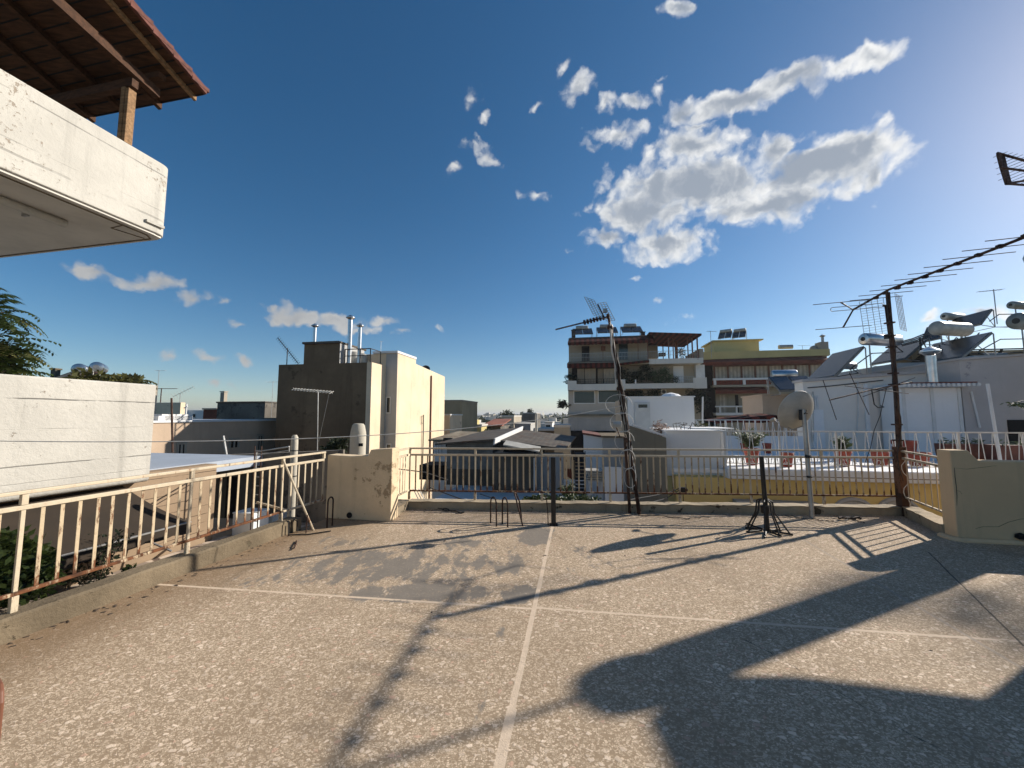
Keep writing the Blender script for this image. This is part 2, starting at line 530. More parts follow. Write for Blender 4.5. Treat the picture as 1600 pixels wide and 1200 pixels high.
M_['render_gr'] = plaster('grey_render', (.44, .43, .41), .15, (.3, .29, .27), .08, .3, .5)
M_['pinkish'] = plaster('pinkish_render', (.52, .39, .28), .14, None, 0, .2, .5)
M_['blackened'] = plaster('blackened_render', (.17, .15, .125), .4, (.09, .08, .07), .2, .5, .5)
M_['olive'] = plaster('olive_concrete', (.22, .20, .155), .2, None, 0, .5, .8)
M_['ochre'] = plaster('ochre_wall', (.72, .53, .20), .1, None, 0, .08, .8)
M_['white'] = plaster('white_wall', (.76, .755, .74), .06, None, 0, .07, .6)
M_['white_roof'] = flat('white_roof_coating', (.82, .81, .79), .7, var=.12, scale=1.5)
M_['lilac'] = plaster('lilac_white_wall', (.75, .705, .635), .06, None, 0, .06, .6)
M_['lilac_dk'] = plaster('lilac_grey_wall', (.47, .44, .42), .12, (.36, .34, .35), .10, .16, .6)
M_['cream'] = plaster('cream_wall', (.37, .325, .25), .1, None, 0, .2, .4)
M_['yellow'] = plaster('yellow_wall', (.58, .47, .21), .1, None, 0, .15, .4)
M_['beige'] = plaster('beige_wall', (.40, .345, .27), .12, None, 0, .2, .5)
M_['rail'] = rusty('cream_rail_paint', (.62, .52, .37), (.20, .075, .025), .06, .10)
M_['rail_rusty'] = rusty('rusting_rail_paint', (.58, .46, .30), (.17, .062, .022), .12, .18)
M_['rust'] = rusty('rusted_steel', (.085, .040, .024), (.05, .022, .014), .2, .2)
M_['rust_post'] = rusty('rusted_post', (.15, .060, .026), (.06, .026, .014), .15, .2)
M_['black'] = flat('black_steel', (.018, .015, .013), .5, .2, .4, 20)
M_['cable'] = flat('black_cable', (.015, .014, .013), .6, 0, .3, 10)
M_['cable_w'] = flat('white_cable', (.62, .60, .55), .6, 0, .2, 10)
M_['silver'] = flat('bare_aluminium', (.62, .62, .62), .32, 1.0, .15, 6)
M_['galv'] = flat('galvanised_steel', (.42, .41, .39), .45, .7, .25, 6)
M_['tank'] = flat('pale_tank_metal', (.44, .42, .37), .5, .2, .25, 3)
M_['tank_g'] = flat('grey_green_tank', (.22, .23, .21), .45, .3, .25, 3)
M_['panel'] = flat('solar_glass', (.016, .018, .022), .25, 0, .3, 2)
M_['panel_back'] = flat('grey_panel_back', (.16, .165, .16), .55, .3, .3, 2)
M_['glass'] = flat('dark_window_glass', (.012, .016, .018), .12, 0, .3, 1, spec=.6)
M_['glass_gr'] = flat('green_grey_glazing', (.03, .045, .045), .15, 0, .2, .5, spec=.6)
M_['frame_w'] = flat('white_joinery', (.62, .62, .60), .5, 0, .1)
M_['frame_b'] = flat('brown_joinery', (.16, .06, .03), .6, 0, .2)
M_['curtain'] = striped('pleated_curtain', (.42, .37, .30), (.58, .52, .43), .4, R(10))
M_['wood'] = wood('weathered_timber', (.30, .175, .085), 0, R(-80))
M_['wood_dk'] = wood('dark_stained_boards', (.080, .036, .017), 0, R(10))
M_['tile'] = flat('clay_tile', (.15, .050, .034), .85, 0, .5, 9, bump=.3)
M_['awn_taupe'] = flat('taupe_canvas', (.030, .019, .010), .9, 0, .3, 2)
M_['awn_red'] = striped('red_striped_canvas', (.11, .026, .02), (.03, .011, .010), .55, R(10))
M_['awn_brick'] = flat('brick_red_canvas', (.17, .040, .020), .9, 0, .3, 1.5)
M_['terracotta'] = flat('terracotta', (.27, .052, .030), .8, 0, .3, 6)
M_['planter'] = flat('dark_planter', (.13, .045, .030), .8, 0, .3, 4)
M_['soil'] = flat('dry_soil', (.075, .052, .034), .95, 0, .3, 20)
M_['dish'] = flat('dish_paint', (.47, .445, .39), .55, .1, .18, 4)
M_['leaf'] = leaves('dark_leaf', (.040, .060, .014))
M_['leaf_y'] = leaves('olive_leaf', (.085, .085, .024))
M_['leaf_ol'] = leaves('oleander_leaf', (.10, .13, .06), .3)
M_['leaf_dk'] = leaves('deep_green_leaf', (.030, .040, .018))  # darkest green of the leaf colours
M_['dry'] = leaves('dry_stems', (.20, .10, .05))
M_['bark'] = flat('bark', (.10, .075, .05), .95, 0, .4, 8, bump=.5)
M_['pipe'] = plaster('cement_pipe', (.50, .455, .37), .12, None, 0, .25, 2, bump=.2)
M_['band'] = plaster('pale_balcony_band', (.66, .64, .59), .08, None, 0, .2, .6)
M_['sheet_tan'] = corrugated('tan_corrugated_sheet', (.26, .215, .15), .18, 0, R(10), (.16, .10, .06), .12)
M_['roof_bl'] = flat('shade_tinted_roof', (.36, .40, .46), .6, 0, .1, 1.2)  # blue of the white roof's shade put into its base colour
M_['beige_l'] = plaster('pale_beige_front', (.52, .48, .42), .08, None, 0, .15, .5)
M_['sheet_br'] = corrugated('brown_corrugated_sheet', (.105, .088, .068), .18, 0, R(10), (.09, .05, .03), .12)
M_['sheet_gr'] = corrugated('grey_sheet_cladding', (.17, .18, .175), .3, 0, R(10))
M_['sheet_dk'] = corrugated('dark_sheet_cladding', (.085, .08, .068), .3, 0, R(10))
M_['shut'] = corrugated('white_louvre', (.62, .62, .62), .055, 2)
M_['paving'] = checker_paving()
M_['blue_roof'] = flat('blue_white_roof', (.62, .60, .57), .7, 0, .08, 1.2)
M_['ground'] = plaster('dusty_ground', (.10, .09, .075), .3, None, 0, 0, .1)
M_['poly'] = flat('white_block', (.70, .74, .74), .7, 0, .06, 4)
M_['far_wall'] = plaster('far_walls', (.64, .60, .54), .5, None, 0, .0, .02)
M_['far_hill'] = flat('scrub_hill', (.12, .13, .11), .9, 0, .5, .02)
M_['far_roof'] = flat('far_tile_roof', (.30, .10, .06), .9, 0, .3, .3)
M_['green_net'] = flat('green_net', (.04, .14, .10), .9, 0, .3, 5)
M_['crack'] = flat('crack_shadow', (.09, .062, .038), .95)
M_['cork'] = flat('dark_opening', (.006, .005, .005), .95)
M_['bluebox'] = flat('blue_grey_lamp_case', (.35, .40, .46), .4, .3, .2)


# ---------------------------------------------------------------- mesh building
class F:
    """a local frame standing at o, its y axis pointing az degrees right of north"""

    def __init__(s, x, y, z=0., az=10.):
        s.o = Vector((x, y, z)); s.az = R(az)
        s.ex = Vector((math.cos(s.az), -math.sin(s.az), 0)); s.ey = Vector((math.sin(s.az), math.cos(s.az), 0))

    def w(s, x, y, z):
        return s.o + s.ex * x + s.ey * y + Vector((0, 0, z))

    def l(s, p):
        d = Vector(p) - s.o
        return Vector((d.dot(s.ex), d.dot(s.ey), d.z))

    def front(s, px, py, yl=0.):
        """where a sight line meets the plane y = yl; local x, z"""
        r = ray(px, py)
        t = (yl - s.l(EYE).y) / r.dot(s.ey)
        q = s.l(EYE + r * t)
        return q.x, q.z

    def side(s, px, py, xl=0.):
        r = ray(px, py)
        t = (xl - s.l(EYE).x) / r.dot(s.ex)
        q = s.l(EYE + r * t)
        return q.y, q.z

    def fr(s, x0, y0, x1, y1, yl=0.):
        """a sight rectangle on the plane y = yl: x0, x1, z0, z1"""
        a = s.front(x0, (y0 + y1) / 2, yl)[0]; b = s.front(x1, (y0 + y1) / 2, yl)[0]
        c = s.front((x0 + x1) / 2, y1, yl)[1]; d = s.front((x0 + x1) / 2, y0, yl)[1]
        return a, b, c, d


WORLD = F(0, 0, 0, 0)


class MB:
    def __init__(s):
        s.v = []; s.f = []

    def add(s, vs, fs):
        o = len(s.v)
        s.v += [Vector(p) for p in vs]
        s.f += [[i + o for i in f] for f in fs]
        return s

    def box(s, fr, x0, x1, y0, y1, z0, z1):
        x0, x1 = min(x0, x1), max(x0, x1); y0, y1 = min(y0, y1), max(y0, y1); z0, z1 = min(z0, z1), max(z0, z1)
        c = [fr.w(x, y, z) for z in (z0, z1) for x, y in ((x0, y0), (x1, y0), (x1, y1), (x0, y1))]
        return s.add(c, [(3, 2, 1, 0), (4, 5, 6, 7), (0, 1, 5, 4), (1, 2, 6, 5), (2, 3, 7, 6), (3, 0, 4, 7)])

    def prism(s, pts, vec):
        """polygon pts (world) pushed along vec"""
        n = len(pts); vec = Vector(vec)
        a = [Vector(p) for p in pts]
        nrm = Vector((0, 0, 0))
        for i in range(n):
            nrm += a[i].cross(a[(i + 1) % n])
        if nrm.dot(vec) > 0:
            a.reverse()
        b = [p + vec for p in a]
        return s.add(a + b, [list(range(n)), list(range(2 * n - 1, n - 1, -1))] + [(i, i + n, (i + 1) % n + n, (i + 1) % n) for i in range(n)])

    def tube(s, pts, r, n=8, cap=True):
        pts = [Vector(p) for p in pts]
        rs = r if isinstance(r, (list, tuple)) else [r] * len(pts)
        rings = []
        up = None
        for i, p in enumerate(pts):
            d = (pts[min(i + 1, len(pts) - 1)] - pts[max(i - 1, 0)])
            if d.length < 1e-9:
                d = Vector((0, 0, 1))
            d.normalize()
            if up is None:
                up = Vector((0, 0, 1)) if abs(d.z) < .9 else Vector((1, 0, 0))
            a = d.cross(up)
            if a.length < 1e-6:
                a = d.orthogonal()
            a.normalize(); b = a.cross(d).normalized(); up = b
            ph = math.pi / n
            rings.append([p + (a * math.cos(2 * math.pi * k / n + ph) + b * math.sin(2 * math.pi * k / n + ph)) * rs[i] for k in range(n)])
        vs = [q for g in rings for q in g]
        fs = []
        for i in range(len(rings) - 1):
            for k in range(n):
                k2 = (k + 1) % n
                fs.append((i * n + k, i * n + k2, (i + 1) * n + k2, (i + 1) * n + k))
        if cap:
            fs.append(list(range(n - 1, -1, -1)))
            fs.append([(len(rings) - 1) * n + k for k in range(n)])
        return s.add(vs, fs)

    def bar(s, p, q, r, n=4):
        return s.tube([p, q], r, n)

    def lathe(s, o, prof, n=20, axis=(0, 0, 1)):
        """prof: (radius, distance along axis)"""
        ax = Vector(axis).normalized()
        a = ax.orthogonal().normalized(); b = ax.cross(a)
        vs = []; fs = []
        for r, h in prof:
            for k in range(n):
                t = 2 * math.pi * k / n
                vs.append(Vector(o) + ax * h + (a * math.cos(t) + b * math.sin(t)) * max(r, 1e-4))
        for i in range(len(prof) - 1):
            for k in range(n):
                k2 = (k + 1) % n
                fs.append((i * n + k, i * n + k2, (i + 1) * n + k2, (i + 1) * n + k))
        fs.append(list(range(n - 1, -1, -1)))
        fs.append([(len(prof) - 1) * n + k for k in range(n)])
        return s.add(vs, fs)

    def quad(s, a, b, c, d):
        return s.add([a, b, c, d], [(0, 1, 2, 3)])


_INV = {}


def thing(name, label, cat, fr=None, group=None):
    fr = fr or WORLD
    o = bpy.data.objects.new(name, None)
    COL.objects.link(o)
    o.empty_display_size = .1
    o.location = fr.o
    o.rotation_euler = (0, 0, -fr.az)
    o['label'] = label
    o['category'] = cat
    if group:
        o['group'] = group
    _INV[o.name] = (Matrix.Translation(fr.o) @ Matrix.Rotation(-fr.az, 4, 'Z')).inverted()
    return o


def obj(name, mb, mat, parent=None, smooth=False, bevel=0, label=None, kind=None):
    me = bpy.data.meshes.new(name)
    inv = _INV[parent.name] if parent is not None else None
    vs = [inv @ p for p in mb.v] if inv is not None else mb.v
    me.from_pydata([tuple(p) for p in vs], [], mb.f)
    me.validate()
    me.materials.append(M_[mat] if isinstance(mat, str) else mat)
    if smooth:
        me.polygons.foreach_set('use_smooth', [True] * len(me.polygons))
        try:
            me.set_sharp_from_angle(angle=R(40))
        except Exception:
            pass
    o = bpy.data.objects.new(name, me)
    COL.objects.link(o)
    if parent is not None:
        o.parent = parent
        _INV[o.name] = inv
    if bevel:
        b = o.modifiers.new('bevel', 'BEVEL')
        b.width = bevel; b.segments = 3; b.limit_method = 'ANGLE'
    if label:
        o['label'] = label
    if kind:
        o['kind'] = kind
    return o


def solo(name, mb, mat, label, cat, group=None, smooth=False, bevel=0):
    """a thing that is one mesh, its origin at its base"""
    lo = min(p.z for p in mb.v)
    c = sum((Vector(p) for p in mb.v), Vector()) / len(mb.v)
    base = Vector((c.x, c.y, lo))
    mb.v = [p - base for p in mb.v]
    o = obj(name, mb, mat, None, smooth, bevel)
    o.location = base
    o['label'] = label; o['category'] = cat
    if group:
        o['group'] = group
    return o


def twin(o, parent, off):
    """another copy of a part, sharing its mesh, shifted by off in its thing's frame"""
    c = o.copy()
    COL.objects.link(c)
    c.parent = parent
    c.location = Vector(o.location) + Vector(off)
    for ch in o.children:
        d = ch.copy(); COL.objects.link(d); d.parent = c
    return c


def struct(name, mb, mat, kind='structure', smooth=False, bevel=0):
    o = obj(name, mb, mat, None, smooth, bevel)
    o['kind'] = kind
    return o


# ================================================================ GROUND, TERRACE
mb = MB()
mb.quad((-9000, -3000, -9), (9000, -3000, -9), (9000, 14000, -9), (-9000, 14000, -9))
struct('ground', mb, 'ground')
mb = MB()
hz = []
for i in range(61):
    x = -4000 + i * 200
    hgt = 26 * math.exp(-((x - 1500) / 1000) ** 2) + 6 + 5 * noise.noise((x * .004, 3.1, 0)) + 2.5 * noise.noise((x * .02, 1.1, 0))
    hz.append((x, 4200, hgt))
for i in range(60):
    a, b = hz[i], hz[i + 1]
    mb.add([(a[0], 3400, -9), (b[0], 3400, -9), (b[0], 4200, b[2]), (a[0], 4200, a[2]), (b[0], 5400, -9), (a[0], 5400, -9)], [(0, 1, 2, 3), (3, 2, 4, 5)])
struct('hills', mb, 'far_hill')

KX = .2087                                     # lean of the left kerb against north


def kerb_pt(Y, out=0.0, z=0.0):
    return Vector((-3.298 + KX * (Y - 4.155) - out, Y + out * KX, z))


PA = Vector((-1.80, 6.80, 0)); PC = Vector((6.30, 6.33, 0)); PD = Vector((5.76, 5.27, 0)); PP = Vector((-1.86, 6.14, 0))
poly = [kerb_pt(-4.5, .02), (14, -4.5, 0), (14, 3.75, 0), (5.9, 5.18, 0), PD + Vector((.1, 0, 0)), PC + Vector((.12, .12, 0)), PA + Vector((-.05, .2, 0)), (-1.95, 6.2, 0), (-2.95, 6.38, 0), kerb_pt(6.3, .02)]
mb = MB().prism(poly, (0, 0, -.9))
struct('terrace_floor', mb, 'terrazzo')

# left kerb
mb = MB()
y0, y1 = -4.5, 5.42
n = 40
for i in range(n):
    pass
a, b = kerb_pt(y0), kerb_pt(y1)
nd = (b - a).normalized(); out = Vector((-nd.y, nd.x, 0))
rows = []
random.seed(3)
for i in range(n + 1):
    p = a.lerp(b, i / n)
    j = random.uniform(-.006, .006); k = random.uniform(-.005, .005)
    rows.append([p + Vector((0, 0, -.05)), p + out * (.004 + k) + Vector((0, 0, .150 + j)), p + out * .02 + Vector((0, 0, .168 + j)), p + out * .17 + Vector((0, 0, .172 + k)), p + out * .19 + Vector((0, 0, .155)), p + out * .19 + Vector((0, 0, -.9))])
for i in range(n):
    r0, r1 = rows[i], rows[i + 1]
    for q in range(5):
        mb.quad(r0[q], r0[q + 1], r1[q + 1], r1[q])
mb.add(rows[-1], [(0, 1, 2, 3, 4, 5)])
mb.add(rows[0], [(5, 4, 3, 2, 1, 0)])
solo('kerb', mb, 'kerb', 'long mossy concrete kerb running under the leftmost rusty railing', 'kerb', 'kerbs round the terrace', smooth=True)


def kerb_run(p, q, h, t, label):
    d = (q - p).normalized(); o = Vector((-d.y, d.x, 0))
    mb = MB(); N_ = max(6, int((q - p).length / .12)); rows = []
    for i in range(N_ + 1):
        c = p.lerp(q, i / N_); j = random.uniform(-.007, .007)
        rows.append([c + Vector((0, 0, -.05)), c + o * (.012 + j) + Vector((0, 0, h - .025 + j)), c + o * .03 + Vector((0, 0, h + j)), c + o * (t - .02) + Vector((0, 0, h + j)), c + o * t + Vector((0, 0, h - .03)), c + o * t + Vector((0, 0, -.9))])
    for i in range(N_):
        for k in range(5):
            mb.quad(rows[i][k], rows[i][k + 1], rows[i + 1][k + 1], rows[i + 1][k])
    mb.add(rows[-1], [(0, 1, 2, 3, 4, 5)]); mb.add(rows[0], [(5, 4, 3, 2, 1, 0)])
    o_ = solo('kerb', mb, 'kerb_far', label, 'kerb', 'kerbs round the terrace', smooth=True)
    return o_


kerb_run(PC, PA, .135, -.17, 'stained kerb under the wide railing along the far edge of the terrace')
kerb_run(PD, PC, .155, -.17, 'short shaded kerb between the right parapet and the far corner mast')
kerb_run(PA, PP, .155, -.15, 'short kerb under the narrow side railing beside the cream pier')


# ---------------------------------------------------------------- railings
def railing(p, q, mods, nbal, label, rail_m, bal_m, stub0=True, end_post=True, t_hand=.04, posts_to=.15, h=(1.045, .935, .31)):
    L = (q - p).length
    az = math.degrees(math.atan2(q.x - p.x, q.y - p.y))
    fr = F(p.x, p.y, 0, az)                     # local y runs along the railing
    t = thing('railing', label, 'railing', fr, 'rusty cream railings of the terrace')
    zh, zt, zb = h
    mb = MB().box(fr, -.022, .022, -.03, L + .02, zh - .028, zh)
    obj('handrail', mb, rail_m, t, bevel=.005)
    mb = MB().box(fr, -.016, .016, 0, L, zt - .034, zt)
    obj('top_rail', mb, rail_m, t, bevel=.004)
    mb = MB().box(fr, -.015, .015, 0, L, zb - .026, zb)
    obj('bottom_rail', mb, bal_m, t, bevel=.004)
    ys = [L * i / mods for i in range(mods + 1)]
    post = None; bal = None; stub = None
    for i, y in enumerate(ys):
        if i == 0 and not stub0:
            continue
        if i == mods and not end_post:
            continue
        if post is None:
            py = y
            mb = MB().box(fr, -.010, .010, y - .013, y + .013, zb + .002, zt - .036).box(fr, -.017, .017, y - .020, y + .020, posts_to, zb - .028)
            mb.box(fr, -.016, .016, y - .019, y + .019, zt + .002, zh - .030)
            post = obj('post', mb, rail_m, t, bevel=.003)
        else:
            twin(post, t, (0, y - py, 0))
    for i in range(mods):
        for k in range(1, nbal + 1):
            y = ys[i] + (ys[i + 1] - ys[i]) * k / (nbal + 1)
            if bal is None:
                by = y
                mb = MB().box(fr, -.0032, .0032, y - .0125, y + .0125, zb + .002, zt - .036)
                bal = obj('baluster', mb, bal_m, t, bevel=.0012)
            else:
                c = twin(bal, t, (random.uniform(-.004, .004), y - by + random.uniform(-.004, .004), 0))
                c.rotation_euler = (random.uniform(-.006, .006), random.uniform(-.006, .006), 0)
    return t


railing(kerb_pt(-.715, .10), kerb_pt(5.34, .10), 5, 10, 'long rusty cream railing along the left edge in front of the white balcony', 'rail', 'rail_rusty', t_hand=.04)
ea, eb = kerb_pt(5.34, .10), Vector((-2.95, 6.10, 0))
railing(ea + (eb - ea).normalized() * .03, eb, 1, 5, 'short cream railing section joining the long left railing to the cream pier', 'rail', 'rail', stub0=False, posts_to=.30)
OFF = Vector((0, .07, 0))
railing(PA + OFF, PC + OFF, 7, 10, 'wide rusty cream railing along the far edge of the terrace', 'rail', 'rail_rusty')
railing(PP + Vector((-.05, .08, 0)), PA + OFF + Vector((-.03, -.06, 0)), 1, 5, 'narrow side railing running back from the cream pier', 'rail', 'rail', stub0=False, end_post=False)
railing(PC + Vector((.05, .02, 0)), PD + Vector((.08, .02, 0)), 1, 6, 'short leaning railing between the corner mast and the right parapet', 'rail_rusty', 'rail', stub0=False, end_post=False)

# ---------------------------------------------------------------- pier and right parapet
fr = F(-1.848, 5.99, 0, 10)
pts = [(-1.10, .0), (0, 0), (0, 1.10), (-.10, 1.095), (-.36, 1.075), (-.40, .985), (-.7, .97), (-1.10, .985)]
mb = MB().prism([fr.w(x, 0, z) for x, z in pts], fr.ey * .24)
o = solo('parapet_pier', mb, 'pier', 'cracked cream rendered pier with a raised end between the two railings', 'wall', bevel=.012)
x, z = fr.front(546, 808)
mb = MB().lathe(fr.w(x, -.012, z + .03), [(.045, 0), (.045, .01)], 12, fr.ey)
solo('drain_hole', mb, 'cork', 'small black drain mouth at the foot of the cream pier', 'drain')
fw = F(5.74, 5.09, 0, 10)
pts = [(0, -.02), (5.2, -.02), (5.2, 1.02), (.32, 1.02), (.30, 1.035), (.20, 1.155), (0, 1.15)]
mb = MB().prism([fw.w(x, 0, z) for x, z in pts], fw.ey * .2)
solo('parapet_wall', mb, 'pier_r', 'shaded cream parapet wall with a raised end and long cracks at the right edge', 'wall', bevel=.012)
# long cracks with broken lips, following the photograph
mb = MB()
for line, w_ in (([(1491, 731), (1492, 745), (1494, 760), (1495, 775), (1495, 790)], .012), ([(1491, 731), (1510, 733), (1528, 731), (1545, 729), (1558, 727)], .006), ([(1524, 826), (1535, 823), (1560, 823), (1575, 816), (1590, 812), (1600, 810)], .007), ([(1494, 766), (1500, 768), (1503, 772)], .006)):
    P = []
    for (xx, yy) in line:
        lx, lz = fw.front(xx, yy)
        P.append(fw.w(max(lx, .003), -.0015, lz))
    mb.tube(P, [w_ * .2] + [w_ * .34] * (len(P) - 2) + [w_ * .12], 4)
solo('wall_crack', mb, 'crack', 'branching dark cracks in the face of the right parapet wall', 'crack')
mb = MB(); lx, lz = fw.front(1592, 846)
mb.lathe(fw.w(lx, -.03, .06), [(.02, 0), (.055, .02), (.05, .06), (.01, .08)], 10)
solo('drain_hole', mb, 'cork', 'black drain mouth at the foot of the right parapet wall', 'drain')
# fillet of mortar along the wall foot
mb = MB()
P = [fw.w(x, -.02, 0) for x in (-.04, .02, .8, 1.6, 2.6, 4.4)]
mb.tube([fw.w(-.03, .2, 0), fw.w(-.035, .02, 0), fw.w(.02, -.03, 0)] + P[2:], .05, 8)
solo('mortar_fillet', mb, 'pier_r', 'rounded mortar fillet along the foot of the right parapet wall', 'mortar', smooth=True)

# ---------------------------------------------------------------- loose steel on the terrace
def hoop(px, py, w, h, rot, label, lean=0.0, r=.011, foot=None):
    c = G(px, py)
    fr = F(c.x, c.y, 0, rot)
    P = [fr.w(-w / 2 - lean * .3, 0, 0)]
    for i in range(9):
        t = math.pi * (1 - i / 8)
        P.append(fr.w(w / 2 * math.cos(t), lean * .1, h - w / 2 + w / 2 * math.sin(t)))
    P.append(fr.w(w / 2 + lean, 0, 0))
    return solo('bent_bar', MB().tube(P, r, 7), 'rust', label, 'steel hoop', 'rusty steel hoops set in the terrace floor', smooth=True)


hoop(515, 823, .12, .42, 100, 'rusty steel hoop standing against the foot of the cream pier')
hoop(771, 820, .20, .40, 62, 'leftmost rusty hoop of the three in front of the far railing')
hoop(789, 821, .20, .40, 66, 'middle rusty hoop of the three in front of the far railing')
c = G(817, 822); fr = F(c.x, c.y, 0, 15)
solo('bent_bar', MB().tube([fr.w(-.07, .22, 0), fr.w(-.1, .2, .3), fr.w(-.15, .18, .43), fr.w(-.16, .12, .45), fr.w(-.12, .06, .38), fr.w(0, 0, 0)], .012, 7), 'rust', 'tall splayed rusty bar, rightmost of the three hoops by the far railing', 'steel hoop', 'rusty steel hoops set in the terrace floor', smooth=True)
c = G(865, 820)
fr = F(c.x, c.y, 0, 6)
mb = MB().box(fr, -.035, .035, -.035, .035, 0, .985)
t = thing('steel_post', 'black square steel post standing in front of the far railing', 'post', fr)
obj('shaft', mb, 'black', t, bevel=.004)
obj('foot_plate', MB().box(fr, -.06, .06, -.06, .06, 0, .012), 'rust', t)
solo('thin_rod', MB().tube([fr.w(-.08, -.02, 0), fr.w(-.085, 0, .2), fr.w(-.10, .03, .34), fr.w(-.12, .04, .42)], .007, 6), 'rust', 'thin bent rod beside the black square post', 'rod', smooth=True)
# folding stand
c = G(1197, 831)
fr = F(c.x, c.y, 0, 8)
t = thing('umbrella_stand', 'black steel umbrella stand with splayed feet near the far railing', 'umbrella stand', fr)
obj('pole', MB().tube([fr.w(.02, 0, 0), fr.w(-.01, 0, 1.035)], .030, 10), 'black', t, smooth=True)
obj('collar', MB().tube([fr.w(.005, 0, .26), fr.w(0, 0, .36)], .055, 10), 'black', t, smooth=True)
for k in range(8):
    a = 2 * math.pi * k / 8 + .3
    L = .22 + .05 * (k % 3)
    ca, sa = math.cos(a), math.sin(a)
    mb = MB().tube([fr.w(.05 * ca, .05 * sa, .44), fr.w(.09 * ca, .09 * sa, .42), fr.w(.11 * ca, .11 * sa, .27), fr.w(L * ca, L * sa, .02)], .0105, 6)
    mb.tube([fr.w(L * 1.12 * ca, L * 1.12 * sa, .015), fr.w(.07 * ca, .07 * sa, .02)], .014, 6)
    obj('foot', mb, 'black', t, smooth=True)
# leaning rod
a = kerb_pt(5.28, .07, 1.0); b = G(490, 829)
solo('leaning_rod', MB().tube([a + Vector((.02, 0, .0)), b], .014, 8), 'rail', 'cream rod leaning from the left railing down to the floor by the pier', 'rod', smooth=True)
b2 = G(478, 833)
solo('short_spike', MB().tube([b2, b2 + Vector((.0, .02, .24))], .008, 6), 'rust', 'dark short spike in the floor beside the leaning cream rod', 'rod')
# tall cement vent outside the railing
c = DY(457, 760, 6.35)
mb = MB().lathe((c.x, c.y, -.7), [(.055, 0), (.055, 1.86), (.052, 1.95), (.03, 1.99)], 14)
t = thing('vent_pipe', 'pale round vent pipe rising just outside the left railing', 'pipe', F(c.x, c.y, -.7, 0))
obj('tube', mb, 'pipe', t, smooth=True)
for z in (.62, 1.03):
    obj('wire_tie', MB().lathe((c.x, c.y, z), [(.058, 0), (.061, .008), (.058, .016)], 14), 'cable', t)
# kerb stub with black water pipes
fr = F(*kerb_pt(5.43, .0)[:2], 0, 11.8)
solo('kerb_block', MB().box(fr, -.2, .02, 0, .16, 0, .17), 'kerb', 'grey block closing the left kerb below the leaning rod', 'kerb', bevel=.01)
solo('water_pipe', MB().tube([fr.w(.06, -.12, 0), fr.w(.05, -.12, .17), fr.w(.0, -.1, .19)], .008, 6).tube([fr.w(.08, .02, .015), fr.w(.07, .02, .15), fr.w(.01, .02, .18)], .008, 6).tube([fr.w(.06, -.12, .012), fr.w(.3, -.05, .012), fr.w(.5, .15, .012)], .008, 6), 'cable', 'thin black pipes climbing the end of the left kerb', 'pipe', smooth=True)
# brown board at the lower left corner
c = G(2, 1120)
fr = F(-1.552, 1.22, 0, 30)
t = thing('wooden_seat_back', 'brown rounded board at the lower left corner of the view', 'board', fr)
mb = MB().prism([fr.w(x, 0, z) for x, z in ((-.5, .35), (-.02, .35), (0, .42), (0, .735), (-.015, .765), (-.04, .78), (-.5, .78))], fr.ey * .025)
obj('board', mb, 'frame_b', t, bevel=.006)
mb = MB().box(fr, -.06, -.02, -.03, 0, 0, .6)
lg = obj('leg', mb, 'frame_b', t)
twin(lg, t, (-.38, 0, 0))
# rubbish on the floor: wires and twigs
random.seed(11)


def floor_wire(pts, r, mat, label, cat='wire', wob=.03):
    P = []
    for i in range(len(pts) - 1):
        a, b = G(*pts[i]), G(*pts[i + 1])
        for k in range(6):
            q = a.lerp(b, k / 6)
            P.append(q + Vector((random.uniform(-wob, wob), random.uniform(-wob, wob), r + random.uniform(0, .015))))
    P.append(G(*pts[-1]) + Vector((0, 0, r)))
    return solo('loose_wire', MB().tube(P, r, 5), mat, label, cat, 'loose wires on the terrace', smooth=True)


floor_wire([(684, 796), (700, 797), (722, 803), (709, 800), (692, 798)], .008, 'cable', 'black looped wire on the floor near the left end of the far kerb')
floor_wire([(1000, 806), (1040, 808), (1075, 812), (1110, 808)], .007, 'cable', 'thin black wire lying at the foot of the leaning mast')
floor_wire([(1225, 806), (1265, 812), (1310, 817), (1330, 812), (1350, 818)], .006, 'cable', 'dark wire trailing along the far kerb right of the dish pole')
floor_wire([(1390, 800), (1405, 806), (1418, 805), (1408, 798), (1420, 796)], .004, 'cable_w', 'tangle of pale wire at the foot of the corner mast')
floor_wire([(1310, 812), (1345, 812)], .02, 'rust', 'reddish stick on the floor by the far kerb', 'stick', .01)
floor_wire([(458, 860), (462, 852), (463, 846)], .008, 'rust', 'small brown twig on the floor below the left kerb', 'twig', .01)
# grit and leaf scraps along the kerbs
mb = MB()
for i in range(190):
    if i < 105:
        p = kerb_pt(random.uniform(1.2, 5.3), -abs(random.gauss(0, .10)) - .01)
    elif i < 178:
        p = PA.lerp(PC, random.random()) - Vector((0, abs(random.gauss(0, .12)) + .02, 0))
    else:
        p = Vector((random.uniform(-2.8, 3), random.uniform(2.2, 6), 0))
    a = random.uniform(0, 6.28); l = random.uniform(.006, .022); w_ = l * random.uniform(.3, .8)
    fr = F(p.x, p.y, .001, math.degrees(a))
    z = random.uniform(.002, .008)
    mb.add([fr.w(-l, -w_, 0), fr.w(l, -w_ * .6, 0), fr.w(l * .7, w_, z * .6), fr.w(-l * .8, w_, 0), fr.w(0, 0, z)], [(0, 1, 4), (1, 2, 4), (2, 3, 4), (3, 0, 4)])
struct('leaf_litter', mb, 'soil', 'stuff')


